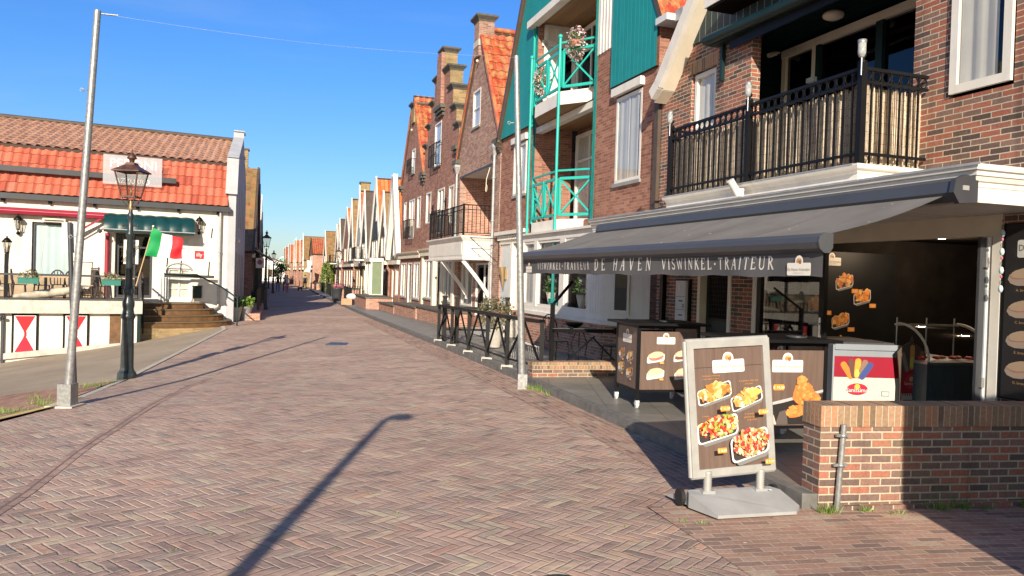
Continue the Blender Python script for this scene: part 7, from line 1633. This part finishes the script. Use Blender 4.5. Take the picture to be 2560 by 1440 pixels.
# ================================================================== rows of far houses
def house(Fr,s0,s1,label,base=-.45,eave=3.0,apex=8.0,low=2.4,n=0,depth=9,wall='brick_brown',gable='black_board',barge='white',roof='tile_orange',bw=.32,chim=None,top_win=True,balc=False,name='gabled_house',group=None,door=True,dorm=False,bt=.10,fin=False):
    c=(s0+s1)/2; t=thing(name,label,'house',Fr.w(c,n-depth/2,base),group)
    k=(apex-eave)/((s1-s0)/2); L=(-k,1,eave-k*s0); Rr=(k,1,eave+k*s1)
    W=s1-s0; a1,a2=s0+W*.12,s0+W*.44; b1,b2=s0+W*.56,s0+W*.88
    zf=low+.35
    m=MB(Fr); m.wall(s0,s1,base-.3,low,[(a1,a2,base+.75,low-.35),(s0+W*.60,s0+W*.82,base+.1,low-.35)] ,n=n,rev=.12,m=wall)
    up=[(a1,a2,zf,zf+1.35),(b1,b2,zf,zf+1.35)]; 
    if eave<low+1.2:
        hw=W*.5-(zf+1.35-eave)/k-.15; up=[(c-hw*.95,c-.06,zf,zf+1.25),(c+.06,c+hw*.95,zf,zf+1.25)] if hw>.5 else []
    tw=[(c-.38,c+.38,eave+(apex-eave)*.42,eave+(apex-eave)*.42+1.1)] if top_win and k>1 else []
    if up and tw and tw[0][2]<up[0][3]+.1: tw=[]
    m.wall(s0,s1,low,apex,up+tw,n=n,rev=.12,clip=[L,Rr],m=gable)
    m.poly([(s0,n,base),(s0,n,eave),(s0,n-depth,eave),(s0,n-depth,base)],wall); m.poly([(s1,n,base),(s1,n-depth,base),(s1,n-depth,eave),(s1,n,eave)],wall)
    m.build('wall',t)
    def W_(a,b,z0,z1,nm='window',**q): window(t,Fr,a,b,z0,z1,n,.1,.08,'white',simple=True,name=nm,**q)
    W_(a1,a2,base+.75,low-.35,cols=2)
    if door: W_(s0+W*.60,s0+W*.82,base+.1,low-.35,'front_door')
    for q in up: W_(*q,cols=2)
    for q in tw: W_(*q,rows=2)
    m=MB(Fr); m.box(s0-.02,s1+.02,n+.001,n+.16,low-.12,low+.10,'cream'); m.build('fascia',t)
    A=(s0-.2,eave-.2*k); B=(s1+.2,eave-.2*k)
    if barge:
        m=MB(Fr); band(m,Fr,[A,(c,apex+.06)],bw,n+.02,n+.02+bt,barge); band(m,Fr,[(c,apex+.06),B],bw,n+.02,n+.02+bt,barge); (m.box(c-.07,c+.07,n+.02,n+.12,apex-.2,apex+.45,barge) if fin else None); m.build('barge_board',t)
    z=eave-.2*k
    roofslab(t,Fr,(s0-.2,n-depth,z+.06),(s0-.2,n+.0,z+.06),(c,n+.0,apex+.06),(c,n-depth,apex+.06),roof,geo=False,tw=.26,th=.36); roofslab(t,Fr,(s1+.2,n+.0,z+.06),(s1+.2,n-depth,z+.06),(c,n-depth,apex+.06),(c,n+.0,apex+.06),roof,geo=False,tw=.26,th=.36)
    if chim:
        cs,cz=chim; m=MB(Fr); m.box(cs-.35,cs+.35,n-1.6,n-.8,apex-3,cz,'brick_yellow'); m.box(cs-.42,cs+.42,n-1.68,n-.72,cz-.12,cz,'stone_dark'); m.build('chimney',t)
    if dorm:
        m=MB(Fr); zz=eave+(apex-eave)*.35; m.box(s0+.3,c-.3,n-3.6,n-1.8,zz,zz+1.5,'anthracite'); m.build('dormer',t)
    if balc:
        m=MB(Fr); m.box(c-1.2,c+1.2,n+.02,n+.75,zf-.12,zf-.02,'white'); railing(m,[(c-1.2,n),(c-1.2,n+.72),(c+1.2,n+.72),(c+1.2,n)],zf-.02,zf+.85,'black_paint',.2,.02,.04,.05); m.build('balcony',t)
    return t
FRl=FR
right=[
 (40.2,43.6,6.9,3.0,'slate blue boarded gable with very broad weathered white barge boards','black_board','brick_red',.60,None,{}),
 (43.8,47.6,6.5,2.9,'low brown gable with white barge boards and twin windows','cap_brown','brick_brown',.22,None,{}),
 (47.8,53.3,7.9,3.0,'tall grey gable with plain white barge boards and orange roof with a stack','dark_board','brick_brown',.30,(48.8,7.4),{}),
 (53.5,58.0,7.6,2.8,'black boarded gable with white door panels and balcony windows','black_board','brick_yellow',.24,None,{}),
 (58.2,62.8,8.1,3.1,'white edged gable with green shuttered lower windows','render_grey','brick_yellow',.22,None,{}),
 (63.0,67.6,7.9,3.2,'dark green gable beside the narrow brick stack','dark_board','brick_brown',.22,(66.9,9.6),{}),
 (67.8,74.5,7.6,4.2,'brick house with bright orange hipped side roof and dormer','brick_brown','brick_brown',.22,None,{'dorm':True}),
 (74.7,79.8,7.0,3.2,'white gable just behind the tall hedge','render_white','brick_brown',.22,None,{}),
 (80.0,85.2,6.7,3.1,'black gable with balcony right behind the hedge','black_board','brick_brown',.22,None,{'balc':True}),
 (85.4,91,6.3,3.0,'grey boarded gable beyond the hedge','dark_board','brick_yellow',.22,None,{}),
 (91.2,100,5.7,3.8,'low house with wide orange roof and dark roof box','brick_brown','brick_red',.2,None,{'dorm':True}),
 (100.3,106,6.3,3.3,'pale tall gable with slender white finial','render_white','brick_yellow',.22,None,{}),
 (106.3,112,6.0,3.0,'pink brick gable between two pale gables','brick_purple','brick_brown',.22,None,{}),
 (112.3,119,6.2,3.1,'cream gable seen above the far figures','render_white','brick_brown',.22,None,{}),
 (119.3,127,6.5,3.1,'far white gable with red brown roof','render_white','brick_brown',.22,None,{}),
 (127.5,136,6.1,3.2,'far brown gable with white edges','brick_brown','brick_brown',.22,None,{}),
 (136.5,146,6.4,3.4,'far cream gable near the bend','render_white','brick_yellow',.22,None,{}),
 (146.5,158,6.3,3.4,'last but one orange roofed gable of the right row','brick_purple','brick_brown',.22,None,{}),
 (158.5,172,6.4,3.5,'farthest gable of the right row','render_white','brick_brown',.22,None,{}),
]
k1=hypot(.307,1)
for i,(a,b,ap,ev,l,gm,wm,bw_,ch,ex) in enumerate(right):
    house(FR,a*k1,b*k1,l,base=zk(a)-.0,eave=ev,apex=ap,low=min(2.3,ev-.3)-(.3 if a>85 else 0),n=(.15 if i%2 else 0)+lerp(a,[(80,-.4),(85,-.4),(86,1.4),(95,1.9),(106,2.6),(127,3.4),(158,4.3)]),wall=wm,gable=gm,bw=bw_,chim=(ch[0]*k1,ch[1]) if ch else None,roof=['tile_orange','tile_moss','tile_orange','cap_brown','tile_red','tile_moss','tile_orange','cap_brown','tile_red','tile_moss','tile_orange','tile_moss','tile_red'][i%13],balc=ex.get('balc',a in (53.5,)),dorm=ex.get('dorm',False),depth=8,barge='white' if bw_>.21 else 'cap_brown',bt=.26 if i==0 else .09,fin=i in (4,11,13))
# left row
FL2=Frame((-1.62,0),(.307,-1))
left=[
 (39.0,50.0,7.45,2.7,'old brown house with mossy tiled roof behind the white building','brick_brown','tile_moss',(-45.6,8.3),'brick_brown'),
 (50.3,57,8.6,3.6,'dark narrow gable with tall chimney in the left row','brick_brown','tile_moss',(-56.2,10.4),'black_board'),
 (57.3,64,8.3,4.2,'dark shaded brick gable with stone cap in the left row','brick_brown','tile_red',(-60.5,9.6),'brick_brown'),
 (64.3,72,8.2,4.0,'shaded gable with thin white edge in the left row','black_board','tile_red',None,'black_board'),
 (72.3,84,7.4,3.6,'low dark gable farther down the left row','brick_brown','tile_red',None,'black_board'),
 (84.3,100,7.2,3.4,'far shaded house of the left row','brick_brown','tile_red',None,'brick_brown'),
 (100.5,120,7.0,3.4,'farthest shaded house of the left row','brick_brown','tile_red',None,'brick_brown'),
]
for i,(a,b,ap,ev,l,wm,rf,ch,gm) in enumerate(left):
    house(FL2,-b*k1,-a*k1,l,base=-.4,eave=ev,apex=ap,low=min(2.4,ev-.3),wall=wm,gable=gm,roof=rf,chim=(ch[0]*k1,ch[1]) if ch else None,barge='cap_brown' if i!=3 else 'white',bw=.2,depth=9,n=(.36,.2,.1,.1,0,-.3,-.5)[i])
# timber front extension with canvas blinds on the left row
ex=thing('shop_porch','dark timber porch with sloping canvas blinds along the left row','porch',FL2.w(-44*k1,.5,-.3)); m=MB(FL2)
s0,s1=-49*k1,-39.2*k1
for k in range(12): s=s0+(s1-s0)*k/11; m.box(s-.09,s+.09,.5,.68,-.4,2.3,'dark_green')
m.build('post',ex); m=MB(FL2); m.box(s0,s1,.3,.55,-.4,.5,'dark_green'); m.box(s0,s1,.3,.62,2.3,2.5,'black_paint'); m.build('beam',ex)
for k in range(3): m=MB(FL2); a=s1-.1-3.3*k; m.ext([(a,.45,2.75),(a,1.35,2.25),(a,1.35,2.2),(a,.45,2.70)],(-3.0,0,0),'parasol_cloth'); m.build('canvas_blind',ex)
m=MB(FL2); m.box(s0,s1,-.0,.6,2.72,2.8,'cap_brown'); m.build('roof',ex)
t=thing('hanging_sign','small round no parking plate on the corner of the porch','sign',FL2.w(s1+.1,.75,2.1)); m=MB(FL2); m.box(s1+.1,s1+.12,.55,.95,1.75,2.25,'white'); m.build('plate',t); m=MB(FL2); m.ext([(s1+.121,.75+.13*cos(a*pi/8),2.05+.13*sin(a*pi/8)) for a in range(16)],(.006,0,0),'red_paint'); m.ext([(s1+.128,.75+.08*cos(a*pi/8),2.05+.08*sin(a*pi/8)) for a in range(16)],(.004,0,0),'cloth_blue'); m.build('disc',t)
t=thing('brick_kerb_wall','low brick kerb wall with posts before the left row','wall',FL2.w(-36*k1,1.2,-.3)); m=MB(FL2); m.box(-62*k1,-29.2*k1,.35,1.0,-.6,-.02,'brick_red'); m.build('wall_body',t)
for k in range(5): m=MB(FL2); s=(-32-3.4*k)*k1; m.box(s-.06,s+.06,.8,.92,-.05,.85,'cap_brown'); m.build('post',t)
# houses closing the street
def closing(x,y,w,h,ap,wall,roof,l):
    Fc=Frame((x,y),(-1,-.12)); house(Fc,-w/2,w/2,l,base=-.45,eave=h,apex=ap,low=min(2.4,h-.3),wall=wall,gable=wall,roof=roof,bw=.25,depth=10)
q=aty(668,700,150); closing(q[0]-2,150,13,2.6,4.4,'pale_grey','tile_red','grey fronted house with red roof closing the street at the left')
q=aty(706,700,165); closing(q[0],165,6,2.6,4.6,'teal','tile_red','small turquoise gable at the very end of the street')
q=aty(722,700,175); closing(q[0]+1,176,7,2.6,4.9,'render_white','tile_orange','pale gable behind the far tree')
# hedge, far tree
def tree(name,label,x,y,h,r,cz,mt,n=900,lf=.3,trunk=.12,sc=(1,1,1)):
    z=g(x,y); t=thing(name,label,'tree' if trunk>.05 else 'shrub',(x,y,z)); m=MB(); m.tube([(x,y,z-.1),(x+.05,y,z+cz*.5),(x,y,z+cz)],[trunk,trunk*.8,trunk*.4],8,'bark')
    for k in range(5): a=k*1.3; m.tube([(x,y,z+cz*.6),(x+r*.5*cos(a),y+r*.5*sin(a),z+cz+.3*h*(k%3)/3)],[trunk*.5,trunk*.15],5,'bark')
    m.build('trunk',t); m=MB(); rd=random.Random(3)
    for k in range(9): a=rd.random()*6.28; leaves(m,(x+r*.45*cos(a),y+r*.45*sin(a),z+cz+(h-cz)*(.15+.7*rd.random())),(r*.6,r*.6,(h-cz)*.28),n//9,mt,lf,seed=k)
    m.build('crown',t)
q=lpos(817,728,80); z=g(q[0],q[1]); t=thing('hedge','tall bright green clipped hedge in front of the right row','hedge',(q[0],q[1],z)); m=MB(); rd=random.Random(2)
m.tube([(q[0],q[1],z),(q[0],q[1],z+2)],.12,6,'bark'); m.build('stem',t); m=MB()
for k in range(1800):
    u=rd.random();v=rd.random(); a=rd.random()*6.28; h=3.0*u; rr=.75*(1-.55*u**3); p=Vector((q[0]+rr*cos(a)*(.8+.2*v),q[1]+rr*sin(a)*1.6*(.8+.2*v),z+.05+h)); d=Vector((rd.gauss(0,1),rd.gauss(0,1),rd.gauss(0,1))).normalized(); e=d.cross(Vector((rd.random(),rd.random(),1))).normalized(); m.poly([p,p+d*.1+e*.06,p+d*.2,p+d*.1-e*.06],'leaf_bright')
m.build('foliage',t)
q=aty(701,728,120); tree('tree','round green tree standing at the far end of the street',q[0],120,3.9,1.15,1.3,'leaf',900,.3)
# front garden rails, bins and boxes on the right pavement
def garden(a,b,l):
    t=thing('garden_railing',l,'railing',FR.w(a*k1,1.6,zk(a)),'black railings before the right row'); m=MB(FR); z=zk(a)+.1; railing(m,[(a*k1,.1),(a*k1,1.55),(b*k1,1.55),(b*k1,.1)],z,z+.95,'black_paint',.17,.022,.035,.05); m.build('rails',t)
garden(45.5,50,'black railing around the first small front garden of the right row'); garden(62,67,'black railing behind the right hand lantern post'); garden(70,76,'black railing before the house with the orange side roof')
def brickbox(a,b,l,h=.8):
    t=thing('garden_wall',l,'wall',FR.w((a+b)/2*k1,1.5,zk(a)),'low brick garden walls before the right row'); m=MB(FR); m.box(a*k1,b*k1,.2,1.5,zk(a)-.1,zk(a)+h,'brick_red'); m.build('wall_body',t); m=MB(FR); m.box(a*k1-.03,b*k1+.03,.15,1.55,zk(a)+h,zk(a)+h+.07,'stone_dark'); m.build('coping',t)
brickbox(38.5,43.5,'low brick garden wall under the third brick gable',.65); brickbox(54,57.5,'low brick garden wall with green bin beside it',.8); brickbox(85,92,'far low brick garden wall beyond the hedge',.8)
def onp(a,n,dz=0): return FR.w(a*k1,n,zk(a)+.11+dz)
t=thing('wheel_bin','grey green ribbed bin before the right row','bin',onp(51.5,1.9)); m=MB(); p=onp(51.5,1.9); m.lathe([(.3,0),(.36,.75),(.38,.78),(.38,.84),(.0,.86)],p,14,'anthracite'); m.build('body',t); m=MB(); leaves(m,(p[0],p[1],p[2]+.95),(.35,.35,.15),120,'flower_pink',.12); m.build('flowers',t)
p=onp(44.3,1.75); m=MB(); m.box(p[0]-.4,p[0]+.2,p[1]-.3,p[1]+.3,p[2],p[2]+.35,'box_card'); m.build('cardboard_box',label='brown cardboard box on the pavement by the garden railing',cat='box')
m=MB(); m.ball((p[0]+.1,p[1]+.1,p[2]+.45),.28,'bag_white',8,6,(1.2,1,.7)); m.build('refuse_bag',label='white bag lying on the cardboard box',cat='bag')
m=MB()
# ================================================================== people
def skinned(name,joints,edges,mats,parent=None,matfn=None,sub=1):
    me=bpy.data.meshes.new(name); me.from_pydata([j[0] for j in joints],edges,[]); o=bpy.data.objects.new(name,me); COL.objects.link(o)
    sk=o.modifiers.new('skin','SKIN'); 
    if not me.skin_vertices: me.attributes  # layer is created with the modifier below
    if len(me.skin_vertices)==0:
        bpy.context.view_layer.objects.active=o
    lay=me.skin_vertices[0].data if len(me.skin_vertices) else None
    if lay:
        for i,j in enumerate(joints): r=j[1]; lay[i].radius=(r,r) if not isinstance(r,tuple) else r
        lay[0].use_root=True
    ss=o.modifiers.new('s','SUBSURF'); ss.levels=sub; ss.render_levels=sub
    bpy.context.view_layer.update(); m2=bpy.data.meshes.new_from_object(o.evaluated_get(bpy.context.evaluated_depsgraph_get())); bpy.data.objects.remove(o)
    for mt in mats: m2.materials.append(M(mt))
    for p in m2.polygons:
        p.use_smooth=True
        if matfn: p.material_index=matfn(p.center)
    o=bpy.data.objects.new(name,m2); COL.objects.link(o); o.parent=parent; OFF[o.name]=Vector((0,0,0)); return o
def person(label,loc,rz,top,leg,hair,h=1.72,stride=.16,arm=.0,group='people walking far down the street',blond=False):
    t=thing('person',label,'person',(0,0,0),group); k=h/1.75
    J=[((0,0,.98),(.15,.11)),((0,0,1.15),(.13,.10)),((0,0,1.36),(.165,.115)),((0,0,1.46),(.12,.09)),((0,0,1.53),.055),((0,.01,1.62),.085),((0,.01,1.70),.075),((0,0,1.745),.03),
       ((.10,0,.92),.09),((.11,stride,.50),.062),((.11,stride*.8-.05,.09),.042),((.12,stride+.10,.035),.035),
       ((-.10,0,.92),.09),((-.11,-stride*.5,.50),.062),((-.11,-stride*1.4,.10),.042),((-.12,-stride*1.3+.10,.035),.035),
       ((.20,0,1.42),.055),((.22,-stride*.4,1.14),.042),((.20,arm*.3+.02,.90),.034),((.20,arm*.4+.06,.82),.03),
       ((-.20,0,1.42),.055),((-.22,stride*.4,1.14),.042),((-.20,stride*.8,.92),.034),((-.20,stride+.02,.84),.03)]
    Ed=[(0,1),(1,2),(2,3),(3,4),(4,5),(5,6),(6,7),(0,8),(8,9),(9,10),(10,11),(0,12),(12,13),(13,14),(14,15),(3,16),(16,17),(17,18),(18,19),(3,20),(20,21),(21,22),(22,23)]
    def mf(c):
        if abs(c.x)>.165 and .78<c.z<1.12: return 2
        if c.z>1.50: return 2
        if c.z>.97: return 0
        if c.z>.09: return 1
        return 3
    skinned('body',J,Ed,[top,leg,'skin','cloth_white'],t,mf)
    m=MB(); m.ball((0,-.015,1.675),.105,'hair_blond' if blond else 'hair',10,8,(.95,1.0,1.05)); m.ball((0,-.06,1.58),.07,'hair_blond' if blond else 'hair',8,6,(1,.7,1.2 if hair else .6)); o=m.build('hair',t)
    m=MB(); m.ball((0,.085,1.64),.016,'skin'); m.build('nose',t)
    t.location=loc; t.rotation_euler=(0,0,rz); t.scale=(k,k,k); return t
hd=.3
person('walking person in black top and light blue jeans in the street',lpos(694,733,75),hd,'cloth_black','cloth_blue',False)
person('walking person in white top and pink trousers in the middle of the street',lpos(717,733,75),hd+.2,'cloth_white','cloth_pink',True,1.68,blond=True)
person('walking person partly hidden behind the one in pink trousers',lpos(712,730,78),hd-.1,'cloth_black','cloth_black',True,1.70)
person('standing person in grey coat with a small dog by the right side',lpos(762,726,82),pi,'cloth_grey','cloth_grey',False,1.72,.03,group=None)
t=thing('dog','small dark dog beside the person in the grey coat','dog',(0,0,0))
J=[((0,-.18,.36),(.07,.08)),((0,0,.35),(.085,.10)),((0,.18,.37),(.08,.11)),((0,.30,.46),.05),((0,.36,.53),.055),((0,.46,.50),.028),((.06,-.2,.28),.045),((.07,-.15,.17),.03),((.07,-.22,.10),.02),((.07,-.19,.02),.022),((-.06,-.2,.28),.045),((-.07,-.15,.17),.03),((-.07,-.22,.10),.02),((-.07,-.19,.02),.022),((.06,.2,.26),.04),((.065,.2,.12),.022),((.065,.22,.02),.022),((-.06,.2,.26),.04),((-.065,.2,.12),.022),((-.065,.22,.02),.022),((0,-.3,.45),.02),((0,-.36,.55),.012)]
skinned('body',J,[(0,1),(1,2),(2,3),(3,4),(4,5),(0,6),(6,7),(7,8),(8,9),(0,10),(10,11),(11,12),(12,13),(2,14),(14,15),(15,16),(2,17),(17,18),(18,19),(0,20),(20,21)],['hair'],t)
m=MB(); m.ball((.04,.22,.58),.022,'hair',sc=(.6,.6,1.4)); m.ball((-.04,.22,.58),.022,'hair',sc=(.6,.6,1.4)); m.build('ear',t); t.location=lpos(750,728,81); t.rotation_euler=(0,0,-.8)
# hanging cloths / banner and far street sign
t=thing('street_board','white and grey figure shaped shop board far down the right side','sign',onp(88,1.9)); m=MB(); p=onp(88,1.9); m.box(p[0]-.03,p[0]+.03,p[1]-.03,p[1]+.03,p[2],p[2]+2.5,'black_paint'); m.build('post',t); m=MB(); m.ext([(p[0]-.9,p[1]-.05,p[2]+2.0),(p[0]-.2,p[1]-.05,p[2]+1.9),(p[0]-.05,p[1]-.05,p[2]+3.2),(p[0]-.6,p[1]-.05,p[2]+3.3),(p[0]-.5,p[1]-.05,p[2]+2.5)],(0,.05,0),'white'); m.build('board',t)

# bay window with a green blind on the first far house, fitted to its wall
t=thing('bay_window','white bay window with pale green blind under the first far gables','bay window',FR.w(43.8*k1,.8,.2)); b0,b1=42.3*k1,44.9*k1
m=MB(FR); m.box(b0,b1,.17,.85,.0,.45,'brick_red'); m.box(b0-.05,b1+.05,.17,.9,.45,.52,'white'); m.box(b0-.05,b1+.05,.17,.92,2.3,2.5,'white')
for s_ in (b0,b0+.9,b1-.9,b1-.08): m.box(s_,s_+.08,.77,.85,.52,2.3,'white')
m.box(b0,b0+.08,.17,.25,.52,2.3,'white'); m.build('frame',t)
SPEC['blind_green']=P_(c=(.17,.22,.13),rough=.7)
m=MB(FR); m.box(b0+.02,b0+.04,.26,.76,.52,2.3,'blind_green'); m.box(b0+.95,b1-.95,.78,.80,.52,2.3,'blind_green'); m.build('blind',t)
m=MB(FR); m.box(b0+.08,b0+.9,.79,.80,.52,2.3,'glass_dark'); m.box(b1-.82,b1-.08,.79,.80,.52,2.3,'glass_dark'); m.build('pane',t)
for o in list(bpy.data.objects):
    if o.type=='MESH' and len(o.data.polygons)==0: bpy.data.objects.remove(o)
